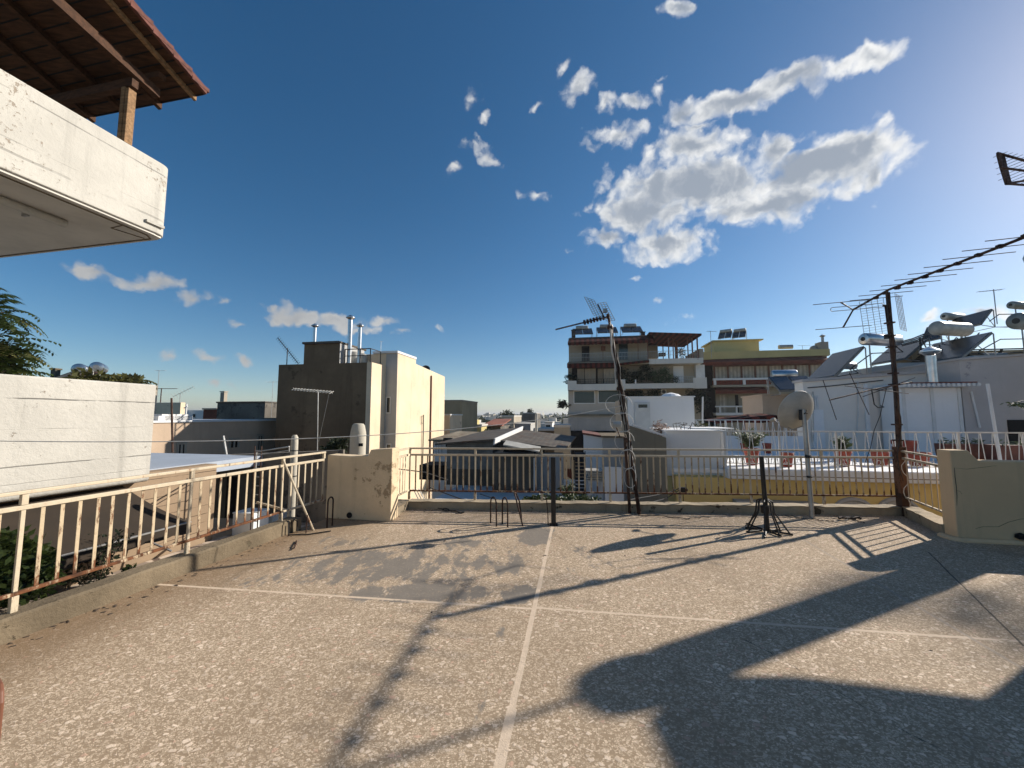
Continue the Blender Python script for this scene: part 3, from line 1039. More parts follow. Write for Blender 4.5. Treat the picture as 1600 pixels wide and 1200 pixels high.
# ================================================================ MASTS AND AERIALS ON THE TERRACE
def yagi(t, p, d, L, n, el0, el1, mat='rust', r=.007, roll=0.0, side=None, name='element', boom_r=.012):
    """boom from p along d with n cross bars"""
    d = Vector(d).normalized()
    s_ = side or d.cross(Vector((0, 0, 1))).normalized()
    b = obj('boom', MB().tube([p, p + d * L], boom_r, 6), mat, t, smooth=True)
    for i in range(n):
        f = i / max(1, n - 1)
        c = p + d * (L * (.02 + .96 * f)); e = (el0 + (el1 - el0) * f) / 2
        obj(name, MB().tube([c - s_ * e, c + s_ * e], r * .6, 5), mat, t)
    return b


def grid(t, o, ux, uz, w, h, nx, nz, mat, r=.003, name='reflector_grid'):
    mb = MB()
    for i in range(nz + 1):
        z = i / nz * h
        mb.tube([o - ux * (w / 2) + uz * z, o + ux * (w / 2) + uz * z], r, 4)
    for i in range(nx + 1):
        x = -w / 2 + w * i / nx
        mb.tube([o + ux * x, o + ux * x + uz * h], r * 1.3, 4)
    return obj(name, mb, mat, t)


# leaning mast
base = G(999, 803)
top = DY(950, 490, 6.35)
t = thing('leaning_mast', 'leaning rusty mast wound with cables in front of the apartment block', 'aerial mast', F(base.x, base.y, 0, 10))
mid = base.lerp(top, .45)
obj('pole', MB().tube([base, mid + Vector((.03, 0, 0)), top], [.033, .027, .022], 8), 'rust', t, smooth=True)
obj('lower_stake', MB().tube([base + Vector((-.14, .05, 0)), base.lerp(top, .38) + Vector((-.03, .03, 0))], .026, 6), 'rust', t)
random.seed(5)
for i in range(9):
    P = []
    off = random.uniform(0, 6.28); tw = random.uniform(3, 9)
    z0_, z1_ = random.uniform(.02, .2), random.uniform(.5, .98)
    for k in range(26):
        f = z0_ + (z1_ - z0_) * k / 25
        c = base.lerp(top, f)
        rr = .034 + .014 * math.sin(k * 1.3 + i) + .008 * i / 9
        P.append(c + Vector((math.cos(off + tw * f) * rr, math.sin(off + tw * f) * rr * .6 - .02, 0)))
    obj('cable', MB().tube(P, .007 if i % 3 else .009, 5), 'cable_w' if i % 4 == 0 else ('rust' if i % 4 == 2 else 'cable'), t, smooth=True)
for i in range(5):
    c = base.lerp(top, .18 + .09 * i) + Vector((-.02, -.05, 0))
    P = [c + Vector((math.cos(a) * (.10 + .03 * i % 3) - .06, -.03, math.sin(a) * .16)) for a in [k * math.pi / 8 for k in range(15)]]
    obj('cable_loop', MB().tube(P, .005, 5), 'cable_w', t, smooth=True)
for f in (.36, .62, .93):
    c = base.lerp(top, f)
    obj('clamp', MB().lathe(c - Vector((0, 0, .03)), [(.05, 0), (.055, .03), (.04, .07)], 10), 'rust', t, smooth=True)
# its two aerials
ta = thing('yagi_aerial', 'rusty yagi aerial pointing left at the head of the leaning mast', 'aerial', F(top.x, top.y, top.z - .1, 0), 'aerials on the two masts')
e0 = top + Vector((-.02, -.03, -.06)); e1 = DY(868, 515, 6.3)
yagi(ta, e0, e1 - e0, (e1 - e0).length, 14, .30, .16, 'rust', .009, side=Vector((.25, .9, .38)).normalized())
mb = MB()
for i in range(7):
    c = e0.lerp(e1, .08 + .06 * i)
    mb.tube([c + Vector((0, -.03, -.035)), c + Vector((0, .03, .035))], .022, 5)
obj('element_clips', mb, 'rust', ta)
tg = thing('grid_aerial', 'tilted wire grid aerial standing on top of the leaning mast', 'aerial', F(top.x, top.y, top.z, 0), 'aerials on the two masts')
g0 = DY(945, 498, 6.3); gu = (DY(930, 468, 6.3) - g0)
gx = Vector((.9, .35, -.18)).normalized()
grid(tg, g0 - gx * .13, gx, gu.normalized(), .19, .34, 3, 9, 'galv', .0038)
grid(tg, g0 + gx * .12, Vector((.7, -.7, -.1)).normalized(), gu.normalized(), .16, .34, 3, 9, 'galv', .0038)
obj('arm', MB().tube([top + Vector((0, 0, -.08)), g0 + gu * .1, g0 + gu * .75], .012, 6), 'rust', tg)
obj('dipole_box', MB().box(F(g0.x, g0.y, g0.z + .1, 0), -.03, .03, -.06, 0, 0, .06), 'galv', tg)
# small lamp case hung on the mast
c = DY(963, 662, 6.1)
fr = F(c.x, c.y, c.z, 10)
t = thing('flood_lamp', 'small grey lamp case fixed on the left of the leaning mast', 'lamp', fr)
obj('case', MB().box(fr, -.07, .08, -.06, .06, -.06, .04), 'tank', t, bevel=.012)
obj('glass', MB().box(fr, -.05, .06, -.064, -.061, -.01, .03), 'bluebox', t)
obj('bracket', MB().tube([fr.w(.0, 0, -.06), fr.w(.05, .0, -.2), fr.w(.16, .06, -.22)], .01, 6), 'rust', t)

# white washing line
a = base.lerp(top, .532) + Vector((-.03, -.03, 0)); b = Vector((-5.9, 3.7, 1.38))
P = []
for i in range(41):
    f = i / 40
    q = a.lerp(b, f); q.z -= .27 * 4 * f * (1 - f) * (1 - .25 * f)
    P.append(q)
solo('washing_line', MB().tube(P, .005, 6), 'cable_w', 'white washing line strung from the leaning mast across to the left', 'line', smooth=True)

# corner mast
base = Vector((6.33, 6.36, .0)); top = DY(1387, 457, 6.25)
t = thing('corner_mast', 'tall dark aerial mast bolted to the far right railing corner', 'aerial mast', F(base.x, base.y, 0, 0))
obj('pole', MB().tube([base + Vector((0, 0, .5)), base.lerp(top, .55) + Vector((.02, 0, 0)), top], [.042, .036, .032], 8), 'rust', t, smooth=True)
fr = F(base.x, base.y, 0, 10)
obj('channel_post', MB().box(fr, -.06, .06, -.075, -.065, 0, 1.1).box(fr, -.06, -.05, -.063, .05, 0, 1.1).box(fr, .05, .06, -.063, .05, 0, 1.1), 'rust_post', t)
for f in (.33, .40, .58, .63, .75, .80, .86):
    c = base.lerp(top, f)
    obj('clamp', MB().box(F(c.x, c.y, c.z, 10), -.06, .05, -.045, .045, -.012, .012), 'rust', t)
P = [base.lerp(top, f) + Vector((.05 * math.sin(f * 19) - .03, -.05, 0)) for f in [k / 30 for k in range(4, 30)]]
obj('cable', MB().tube(P, .006, 5), 'cable', t, smooth=True)
P = [base + Vector((-.03 + .05 * math.sin(k), -.1 - .01 * (k % 2), 1.05 - k * .06)) for k in range(16)]
obj('cable', MB().tube(P, .005, 5), 'cable_w', t, smooth=True)
tv = thing('long_aerial', 'long many-barred television aerial on top of the corner mast', 'aerial', F(top.x, top.y, top.z, 0), 'aerials on the two masts')
r_end = DY(1333, 484, 6.85)
f_end = DY(1600, 371, 4.35)
d = (f_end - r_end)
side = Vector((.965, -.20, .045)).normalized()
obj('boom', MB().tube([r_end, top + Vector((0, -.02, .04)), f_end, f_end + (f_end - top).normalized() * .55], .018, 8), 'rust', tv, smooth=True)
for (lx, ly, rx, ry) in ((1332, 464, 1405, 456), (1347, 469, 1420, 457), (1365, 456, 1439, 447), (1384, 447, 1460, 439), (1405, 438, 1485, 429), (1428, 428, 1511, 418), (1454, 417, 1541, 407), (1484, 406, 1575, 394), (1516, 394, 1610, 383), (1553, 378, 1655, 366)):
    mx, my = (lx + rx) / 2, (ly + ry) / 2
    # centre on the boom: nearest in sight x
    best = None
    A, B = (r_end, top) if mx < 1387 else (top, f_end)
    for k in range(-10, 140):
        q = A.lerp(B, k / 100)
        v = q - EYE; dep = v.y * CP + v.z * SP
        sx = 800 + 600 * v.x / dep
        if best is None or abs(sx - mx) < best[0]:
            best = (abs(sx - mx), q)
    q = best[1]
    obj('element', MB().tube([q - side * .39, q + side * .39], .0055, 6), 'rust', tv, smooth=True)
    obj('element_clip', MB().box(F(q.x, q.y, q.z, 15), -.03, .03, -.025, .025, -.012, .03), 'rust', tv)
# reflector fork and folded dipole
up_ = r_end + Vector((-.13, .1, .17)); dn_ = r_end + Vector((-.10, .12, -.30))
obj('reflector_fork', MB().tube([up_, r_end, dn_], .014, 6), 'rust', tv)
obj('element', MB().tube([up_ - side * .45, up_ + side * .45], .006, 6), 'rust', tv)
obj('element', MB().tube([dn_ - side * .45, dn_ + side * .45], .006, 6), 'rust', tv)
P = []
cc = r_end + Vector((.02, -.05, .03))
for k in range(17):
    a = math.pi / 2 + math.pi * k / 16
    P.append(cc - side * .38 + side * (.03 * math.cos(a)) + Vector((0, 0, .035 * math.sin(a))))
for k in range(17):
    a = -math.pi / 2 + math.pi * k / 16
    P.append(cc + side * .38 + side * (.03 * math.cos(a)) + Vector((0, 0, .035 * math.sin(a))))
P.append(P[0])
obj('folded_dipole', MB().tube(P, .006, 5), 'galv', tv, smooth=True)
# grid pair below the head
tg = thing('grid_aerial', 'pale wire grid aerial with two wings just below the head of the corner mast', 'aerial', F(top.x, top.y, top.z - .7, 0), 'aerials on the two masts')
gc = DY(1392, 522, 6.45)
up = Vector((-.05, .02, 1)).normalized()
grid(tg, gc + Vector((-.20, .05, .0)), Vector((.95, -.3, .12)).normalized(), up, .34, .62, 4, 14, 'galv', .0028)
grid(tg, gc + Vector((.20, -.02, .06)), Vector((.85, .5, .0)).normalized(), up, .30, .62, 4, 14, 'galv', .0028)
pc = DY(1383, 510, 6.35)
obj('support', MB().tube([pc + Vector((0, -.05, -.16)), pc + Vector((-.02, -.05, .34))], .012, 6).tube([pc + Vector((-.05, -.05, .34)), pc + Vector((.03, -.05, .34))], .02, 6), 'rust', tg)
obj('dipole_box', MB().lathe(pc + Vector((-.03, -.06, -.22)), [(.05, 0), (.05, .07)], 10), 'black', tg)
# old drooping aerial lower on the mast
tb = thing('drooping_aerial', 'old dark aerial with drooping rods halfway down the corner mast', 'aerial', F(top.x, top.y, 2.2, 0), 'aerials on the two masts')
p0 = DY(1296, 625, 6.0); p1 = DY(1425, 597, 6.3)
obj('boom', MB().tube([p0, DY(1362, 609, 6.15), p1], .011, 6), 'rust', tb)
for (ax, ay, bx, by) in ((1286, 594, 1307, 656), (1327, 582, 1358, 648), (1320, 603, 1420, 615), (1348, 620, 1430, 590)):
    obj('element', MB().tube([DY(ax, ay, 6.1), DY(bx, by, 6.1)], .0055, 5), 'rust', tb)
obj('drooping_cable', MB().tube([DY(1362, 610, 6.1), DY(1366, 632, 6.1), DY(1372, 637, 6.08), DY(1381, 636, 6.1), DY(1376, 634, 6.1)], .008, 5).tube([DY(1385, 606, 6.2), DY(1375, 650, 6.2), DY(1366, 672, 6.2), DY(1360, 700, 6.2), DY(1352, 722, 6.2)], .005, 5), 'cable', tb, smooth=True)

# satellite dish
base = Vector((4.74, 6.22, 0)); ptop = DY(1256, 640, 6.3)
t = thing('dish_mast', 'grey steel pole carrying the satellite dish at the far railing', 'pole', F(base.x, base.y, 0, 0))
obj('tube', MB().tube([base, ptop], .034, 10), 'galv', t, smooth=True)
obj('wire_tie', MB().lathe(base + Vector((0, 0, .93)), [(.04, 0), (.05, .02), (.04, .05)], 8), 'cable', t)
obj('wire_tie', MB().lathe(base + Vector((0, 0, .62)), [(.036, 0), (.044, .012), (.036, .03)], 8), 'cable', t)
dc = DY(1249, 643, 6.38)
ax = Vector((-.16, .93, .34)).normalized()
t = thing('satellite_dish', 'beige satellite dish seen from behind on its grey pole', 'satellite dish', F(dc.x, dc.y, dc.z, 0))
prof = [(.01, 0), (.12, .012), (.22, .038), (.30, .072), (.335, .092), (.338, .104), (.325, .100), (.2, .048), (.01, .012)]
obj('reflector', MB().lathe(dc - ax * .03, prof, 36, ax), 'dish', t, smooth=True)
mb = MB().tube([ptop - Vector((0, 0, .1)), dc - ax * .12, dc - ax * .02], .03, 8)
mb.box(F(dc.x - ax.x * .06, dc.y - ax.y * .06, dc.z - .06, 30), -.05, .05, -.04, .04, -.08, .09)
obj('mount', mb, 'cable', t)
lnb = DY(1208, 656, 6.80)
obj('arm', MB().tube([dc - ax * .04 + Vector((.02, 0, -.22)), dc + Vector((-.12, .02, -.30)), lnb], .009, 6), 'galv', t, smooth=True)
ld = (dc - lnb).normalized()
obj('receiver', MB().lathe(lnb - ld * .03, [(.02, -.03), (.03, 0), (.034, .04), (.028, .07)], 12, ld), 'tank', t, smooth=True)

# aerial at the right edge of the sky
fr0 = F(7.95, 5.8, 0, 12)


# ================================================================ NEIGHBOUR ON THE LEFT
NB = F(-5.40, 5.75, 0, 11.5)
t = thing('neighbour_house', 'white neighbouring house with two stacked balconies on the left', 'house', F(-5.40, 5.75, -.6, 11.5))
# lower balcony block
fl = F(-5.40, 5.75, 0, 11.5)


def rounded_block(x0, x1, y0, y1, z0, z1, r):
    """a parapet block, face x1, its lower face edge and far corner rounded"""
    ys = [y0]; zs = []
    prof = [(x0, z1), (x1 - .02, z1), (x1, z1 - .02)]
    for k in range(7):
        a = k / 6 * math.pi / 2
        prof.append((x1 - r + r * math.cos(a), z0 + r - r * math.sin(a)))
    prof.append((x0, z0))
    return prof


pr = rounded_block(-.17, .0, 0, 0, .63, 2.07, .07)
mb = MB().prism([NB.w(x, -9, z) for x, z in pr], NB.ey * 9.05)
obj('lower_parapet', mb, 'white_low', t, smooth=True)
mb = MB().box(NB, -1.6, -.172, -9, .05, .64, .80).box(NB, -1.6, -.172, -.10, .05, .802, 2.06)
obj('lower_slab', mb, 'white_low', t)
# upper balcony, rounded corner in plan
zb, zt = 4.35, 5.50
out_ = [(-7, .06), (-.16, .06)]
for k in range(1, 7):
    a = k / 6 * math.pi / 2
    out_.append((-.16 + .16 * math.sin(a), -.10 + .16 * math.cos(a)))
out_ += [(0, -9)]
inn = [(-.14, -9), (-.14, -.08), (-7, -.08)]
mb = MB().prism([NB.w(x, y, zb + .03) for x, y in out_ + inn], (0, 0, zt - zb - .03))
obj('upper_parapet', mb, 'white_old', t, smooth=True, bevel=.015)
mb = MB().prism([NB.w(x, y, zb) for x, y in [(-7, .03), (-.17, .03), (-.06, -.0), (-.03, -.12), (-.03, -9), (-7, -9)]], (0, 0, .18))
obj('balcony_soffit', mb, 'soffit', t)
mb = MB().tube([NB.w(-6.5, -.03, zb - .004), NB.w(-.22, -.03, zb - .004), NB.w(-.13, -.15, zb - .004), NB.w(-.10, -8, zb - .004)], .012, 4)
mb.tube([NB.w(-.13, -.45, zb - .004), NB.w(-.40, -.42, zb - .004), NB.w(-.30, -.06, zb - .004)], .008, 4)
obj('drip_groove', mb, 'kerb', t)
q = NB.side(228, 362, 0)
mb = MB().box(NB, .0, .035, q[0] - .02, q[0] + .22, zb + .13, zb + .17)
obj('drain_spout', mb, 'white_old', t)
a = G(102, 350, zb - .05); b = G(0, 312, zb - .05)
b2 = a + (b - a).normalized() * 3
mb = MB().tube([a, b2], .055, 14)
obj('awning_roll', mb, 'white_old', t, smooth=True)
for k in (-.5, -1.3):
    obj('roll_bracket', MB().box(NB, -1.05, -.95, -.5 + k, -.47 + k, zb - .06, zb), 'galv', t)
# walls behind and the board-marked yard wall
mb = MB().box(NB, -7, -1.62, -9, -3.4, -9, 4.34).box(NB, -7, -1.62, -9, -3.4, 4.54, 6.4)
obj('wall', mb, 'white_low', t)
wx = -.22
mb = MB().box(NB, wx - .25, wx, -9, 1.30, -.9, .62).box(NB, wx - .25, wx, .053, 1.30, .622, .735)
obj('yard_wall', mb, 'plank', t)
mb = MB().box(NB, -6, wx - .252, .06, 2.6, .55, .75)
obj('flat_roof', mb, 'roof_bl', t, label='flat roof tinted bluish for shade beside the lower balcony')

# awning slung under the lower balcony
t = thing('canvas_awning', 'taupe canvas awning with a scalloped edge under the lower white balcony', 'awning', NB)
q0 = NB.side(190, 772, wx + .03)
ytop = q0[0]; ztop = .60
xo = .55; zo = .02
pts = []
NS = 14
mb = MB()
rows = []
for j in range(NS + 1):
    f = j / NS
    y = -5 + (ytop + 5) * f
    yo = -5 + (ytop + .42 + 5) * f
    sag = .02 * math.sin(f * 9)
    row = []
    for k in range(7):
        g = k / 6
        row.append(NB.w(wx + .03 + (xo - wx - .03) * g, y + (yo - y) * g, ztop + (zo - ztop) * g - .05 * math.sin(math.pi * g) + sag * g))
    rows.append(row)
for j in range(NS):
    for k in range(6):
        mb.quad(rows[j][k], rows[j][k + 1], rows[j + 1][k + 1], rows[j + 1][k])
obj('canvas', mb, 'awn_taupe', t, smooth=True)
mb = MB()
NV = 120
for j in range(NV):
    f0, f1 = j / NV, (j + 1) / NV

    def vv(f):
        y = -5 + (ytop + .42 + 5) * f
        p = NB.w(xo, y, zo + .02 * math.sin(f * 9))
        dz = .14 + .025 * abs(math.sin(y * math.pi / .34))
        return p, p + Vector((.02, 0, -dz))
    a, b = vv(f0), vv(f1)
    mb.quad(a[0], a[1], b[1], b[0])
obj('valance', mb, 'awn_taupe', t)
obj('front_bar', MB().tube([NB.w(xo, -5, zo), NB.w(xo, ytop + .42, zo)], .014, 6), 'galv', t)
obj('arm', MB().tube([NB.w(wx + .02, .05, -.15), NB.w(.25, .25, -.42)], .016, 6), 'galv', t)

# lower yard
mb = MB().prism([NB.w(-.2, -9, -.6), kerb_pt(-3.5, .18, -.6), kerb_pt(6.4, .18, -.6), Vector((-1.9, 6.9, -.6)), Vector((-2.2, 9.4, -.6)), NB.w(-.2, 4.5, -.6)], (0, 0, -.2))
struct('courtyard_floor', mb, 'paving')
# white blocks in the yard
fb = F(*DY(368, 830, 7.6)[:2], -.6, 12)
for (px0, px1, ptop, pbot, Y, lab) in ((362, 400, 803, 836, 7.3, 'larger pale foam block standing in the yard behind the left railing'), (413, 428, 808, 823, 7.9, 'smaller pale foam block behind the larger one in the yard')):
    a = DY(px0, pbot, Y); b = DY(px1, ptop, Y)
    f_ = F(a.x, a.y, -.6, 12)
    w_ = (b.x - a.x); h_ = b.z + .6
    t = thing('foam_block', lab, 'block', f_, 'pale foam blocks in the yard')
    obj('block', MB().box(f_, 0, w_, 0, .38, 0, h_), 'poly', t, bevel=.01)
    obj('lid', MB().box(f_, -.008, w_ + .008, -.008, .388, h_ + .002, h_ + .03), 'poly', t, bevel=.008)
# ladder and pipe frame in the yard
a = DY(398, 790, 7.0); b = DY(398, 710, 7.0)
t = thing('steel_ladder', 'narrow dark ladder leaning in the yard behind the left railing', 'ladder', F(a.x, a.y, -.6, 12))
fr = F(a.x, a.y, 0, 12)
st = obj('stile', MB().tube([fr.w(-.06, 0, -.6), fr.w(-.06, 0, 1.06)], .012, 6), 'rust', t)
twin(st, t, (.14, 0, 0))
rg = obj('rung', MB().tube([fr.w(-.06, 0, -.42), fr.w(.08, 0, -.42)], .008, 5), 'galv', t)
for k in range(1, 10):
    twin(rg, t, (0, 0, .155 * k))
a = DY(401, 706, 7.0); b = DY(452, 698, 6.5)
solo('pipe_rail', MB().tube([a + Vector((0, 0, -1.4)), a, b], .014, 6).tube([a + Vector((0, 0, -.06)), b + Vector((0, 0, -.06))], .008, 6).tube([b, b + Vector((0, 0, -.08))], .012, 6), 'galv', 'bent galvanised pipe rail joined to the pale vent pipe', 'pipe')
a, b = DY(402, 785, 6.9), DY(446, 797, 6.3)
solo('cross_bar', MB().tube([a, b], .022, 4), 'rail', 'cream cross bar tied behind the left railing', 'bar')


# ---------------------------------------------------------------- foliage helpers
def frond(mb, p, d, L, n, leaf, droop, rng, wid=.3):
    """one compound leaf: a drooping midrib with paired leaflets"""
    d = Vector(d).normalized()
    q = Vector(p); prev = q.copy()
    step = L / n
    for i in range(n):
        d = (d + Vector((0, 0, -droop / n))).normalized()
        q = prev + d * step
        side = d.cross(Vector((0, 0, 1)))
        if side.length < .1:
            side = Vector((1, 0, 0))
        side.normalize()
        s_ = leaf * (1 - .55 * abs(i / n - .45))
        for sg in (-1, 1):
            tip = q + side * sg * s_ * .85 + d * s_ * .35 + Vector((0, 0, -s_ * rng.uniform(.25, .6)))
            mdl = q.lerp(tip, .45)
            wv = d * s_ * wid * .5
            mb.add([q, mdl + wv + Vector((0, 0, .02 * s_)), tip, mdl - wv], [(0, 1, 2, 3)])
        mb.add([prev + side * .006, prev - side * .006, q - side * .004, q + side * .004], [(0, 1, 2, 3)])
        prev = q


def leaf_clump(mb, c, r, n, leaf, rng, flat_=1.0, wid=.4):
    for i in range(n):
        while True:
            v = Vector((rng.uniform(-1, 1), rng.uniform(-1, 1), rng.uniform(-1, 1)))
            if v.length < 1:
                break
        p = Vector(c) + Vector((v.x * r, v.y * r, v.z * r * flat_))
        d = Vector((rng.gauss(0, 1), rng.gauss(0, 1), rng.gauss(-.1, .7))).normalized()
        s_ = d.orthogonal().normalized()
        L = leaf * rng.uniform(.6, 1.3)
        m = p + d * L * .5
        mb.add([p, m + s_ * L * wid * .5, p + d * L, m - s_ * L * wid * .5], [(0, 1, 2, 3)])


rng = random.Random(21)
# tree with long compound leaves behind the lower balcony
tx = F(-13.1, 8.6, -9, 0)
t = thing('leafy_tree', 'dark tree with long feathery leaves behind the lower white balcony', 'tree', tx)
mb = MB()
nodes = []
trunk = [Vector((-13.1, 8.6, -9)), Vector((-13.1, 8.6, -4)), Vector((-13.0, 8.7, .5)), Vector((-13.0, 8.6, 2.6)), Vector((-13.1, 8.6, 4.0))]
mb.tube(trunk, [.2, .17, .13, .09, .04], 8)
for i in range(16):
    f = rng.uniform(.45, 1)
    b0 = trunk[2].lerp(trunk[4], f)
    a = rng.uniform(0, 6.28)
    L = rng.uniform(.5, 1.15)
    b1 = b0 + Vector((math.cos(a) * L, math.sin(a) * L * .8, rng.uniform(.0, .7)))
    mb.tube([b0, b0.lerp(b1, .5) + Vector((0, 0, .08)), b1], [.04, .03, .015], 5)
    nodes += [b1, b0.lerp(b1, .6)]
obj('trunk', mb, 'bark', t, smooth=True)
mb = MB(); mb2 = MB()
for nd_ in nodes + [trunk[4], trunk[4] + Vector((0, 0, .35)), trunk[4] + Vector((-.3, 0, .5))]:
    for k in range(14):
        a = rng.uniform(0, 6.28)
        d = Vector((math.cos(a), math.sin(a), rng.uniform(-.1, .75)))
        frond(mb if rng.random() < .8 else mb2, nd_ + Vector((rng.uniform(-.12, .12), rng.uniform(-.12, .12), rng.uniform(-.1, .1))), d, rng.uniform(.6, 1.0), 11, rng.uniform(.14, .20), rng.uniform(.8, 1.6), rng, .52)
# sprays that reach out over the balcony
for (x, y) in ((30, 462), (35, 470), (28, 480), (20, 492), (30, 510), (52, 520), (58, 540), (48, 548), (62, 562), (70, 548), (40, 575), (55, 580), (20, 560), (5, 470), (10, 450), (66, 572), (44, 566), (26, 590), (50, 592)):
    tip = DY(x - 8, y, 8.5)
    root = tip + Vector((-.75, .1, -.05))
    frond(mb, root, tip + Vector((0, 0, .42)) - root, .85, 12, .19, 1.0, rng, .55)
obj('crown', mb, 'leaf', t)
obj('olive_sprays', mb2, 'leaf_y', t)  # random share of the fronds in olive leaf
# vine over the balcony edge
mb = MB()
for (x0, y0, r_) in ((122, 596, .20), (140, 592, .24), (155, 594, .2), (170, 598, .17), (184, 600, .16), (198, 596, .14), (206, 594, .12), (205, 601, .12), (112, 600, .12), (133, 600, .2)):
    c = DY(x0, y0, 6.9)
    leaf_clump(mb, c, r_, 90, .12, rng, .7, .45)
    for k in range(7):
        a = rng.uniform(0, 6.28)
        frond(mb, c, (math.cos(a), math.sin(a), .5), .34, 7, .10, 1.0, rng, .4)
t = thing('climbing_vine', 'olive green vine hanging over the top of the lower white balcony', 'vine', F(*DY(150, 600, 6.9)[:2], 1.9, 0))
obj('leaves', mb, 'leaf_y', t)
obj('stem', MB().tube([DY(112, 612, 6.9), DY(140, 600, 6.9), DY(175, 603, 6.9), DY(207, 595, 6.9)], .012, 5), 'bark', t)
# plants in the yard under the awning
mb = MB()
for (x0, y0, r_, Y) in ((10, 880, .26, 4.1), (30, 870, .2, 4.2), (48, 885, .22, 4.2), (20, 905, .25, 4.1), (5, 850, .16, 4.1), (60, 905, .16, 4.2), (35, 920, .2, 4.1), (-20, 880, .3, 4.0)):
    leaf_clump(mb, DY(x0, y0, Y), r_, 260, .10, rng, .9, .42)
c = DY(25, 900, 4.15)
t = thing('yard_shrub', 'dense green shrub in the yard under the awning at far left', 'shrub', F(c.x, c.y, -.6, 0))
obj('leaves', mb, 'leaf', t)
obj('stem', MB().tube([(c.x, c.y, -.6), (c.x + .05, c.y, -.1), (c.x - .05, c.y, .2)], .02, 6), 'bark', t)
mb = MB(); ms = MB()
for i in range(16):
    x0 = rng.uniform(95, 165); b0 = DY(x0, 905 - (x0 - 95) * .4, 4.75); b0.z = -.45
    p = b0.copy(); P = [p.copy()]
    d = Vector((rng.uniform(-.3, .3), rng.uniform(-.3, .3), 1))
    for k in range(9):
        d += Vector((rng.uniform(-.25, .25), rng.uniform(-.2, .2), -.06))
        p = p + d.normalized() * .072
        P.append(p.copy())
        leaf_clump(mb, p, .045, 4, .06, rng, 1, .4)
    ms.tube(P, .004, 4)
c = DY(130, 890, 4.75)
t = thing('sparse_shrub', 'sparse twiggy shrub growing behind the bottom rail of the left railing', 'shrub', F(c.x, c.y, -.6, 0))
obj('leaves', mb, 'leaf_dk', t); obj('stem', ms, 'bark', t)
mb = MB()
for i in range(4):
    leaf_clump(mb, DY(198 + i * 2, 893 - i * 2, 4.85), .05, 22, .055, rng, .8)
solo('small_weed', mb, 'leaf', 'small bright weed behind the left kerb below the awning corner', 'weed')

# ---------------------------------------------------------------- pergola on the upper balcony
K = F(-4.96, 5.80, 6.73, 11.5)
SL = .335


def rz(y):
    return -y * SL


t = thing('tiled_pergola', 'dark timber pergola with a red tiled roof over the upper white balcony', 'pergola', F(-5.40, 5.75, 5.5, 11.5))
mb = MB()
mb.prism([K.w(-7, 0, .045), K.w(-.02, 0, .045), K.w(-.02, 0, .07), K.w(-7, 0, .07)], K.ey * -5.4 + Vector((0, 0, 5.4 * SL)))
obj('boards', mb, 'wood_dk', t)
mb = MB()
for k in range(36):
    y = -.02 - k * .15
    mb.box(F(*K.w(0, y, 0)[:2], K.w(0, y, 0).z + rz(y), 11.5), -7, -.03, -.006, .006, .030, .044)
obj('board_joints', mb, 'cork', t)
mb = MB(); prof = []
NT = 36
for j in range(37):
    y = -.0 - j * .15
    for i in range(NT * 4 + 1):
        x = .02 - i * 7.0 / (NT * 4)
        ph = i / 4 * 2 * math.pi
        prof.append(K.w(x, y + .02 * (j == 0), rz(y) + .105 + .035 * math.cos(ph) + (.0 if j % 2 else .012)))
W_ = NT * 4 + 1
for j in range(36):
    for i in range(NT * 4):
        mb.f.append([j * W_ + i, j * W_ + i + 1, (j + 1) * W_ + i + 1, (j + 1) * W_ + i])
mb.v = prof
# verge: a lip of tiles down the open side
mb.prism([K.w(.03, 0, .05), K.w(.03, 0, .15), K.w(-.02, 0, .15), K.w(-.02, 0, .05)], K.ey * -5.4 + Vector((0, 0, 5.4 * SL)))
obj('tiles', mb, 'tile', t)
mb = MB()
for k in range(19):
    y = -.1 - k * .28
    mb.box(F(*K.w(0, y, 0)[:2], K.w(0, y, 0).z + rz(y), 11.5), -.005, .035, -.138, .135, .07 + .004 * (k % 2), .128 + .006 * (k % 2))
obj('verge_tiles', mb, 'tile', t)
sl = K.ey * -5.4 + Vector((0, 0, 5.4 * SL))


def rafter(x, w_, h_, mat, y0=.0):
    o = K.ey * y0 + Vector((0, 0, rz(y0)))
    return obj('rafter', MB().prism([K.w(x, 0, .044) + o, K.w(x + w_, 0, .044) + o, K.w(x + w_, 0, .044 - h_) + o, K.w(x, 0, .044 - h_) + o], sl), mat, t)


rafter(-.22, .05, .07, 'wood')
for k in range(1, 9):
    rafter(-.22 - .72 * k, .07, .10, 'wood_dk')
mb = MB()
for x_, y_ in ((-.60, -.55),):
    pass
yb = -.42
yy = K.w(0, yb, 0)
fb_ = F(yy.x, yy.y, K.o.z + rz(yb), 11.5)
obj('eave_beam', MB().box(fb_, -7, -.30, -.05, .05, -.15, -.06), 'wood_dk', t)
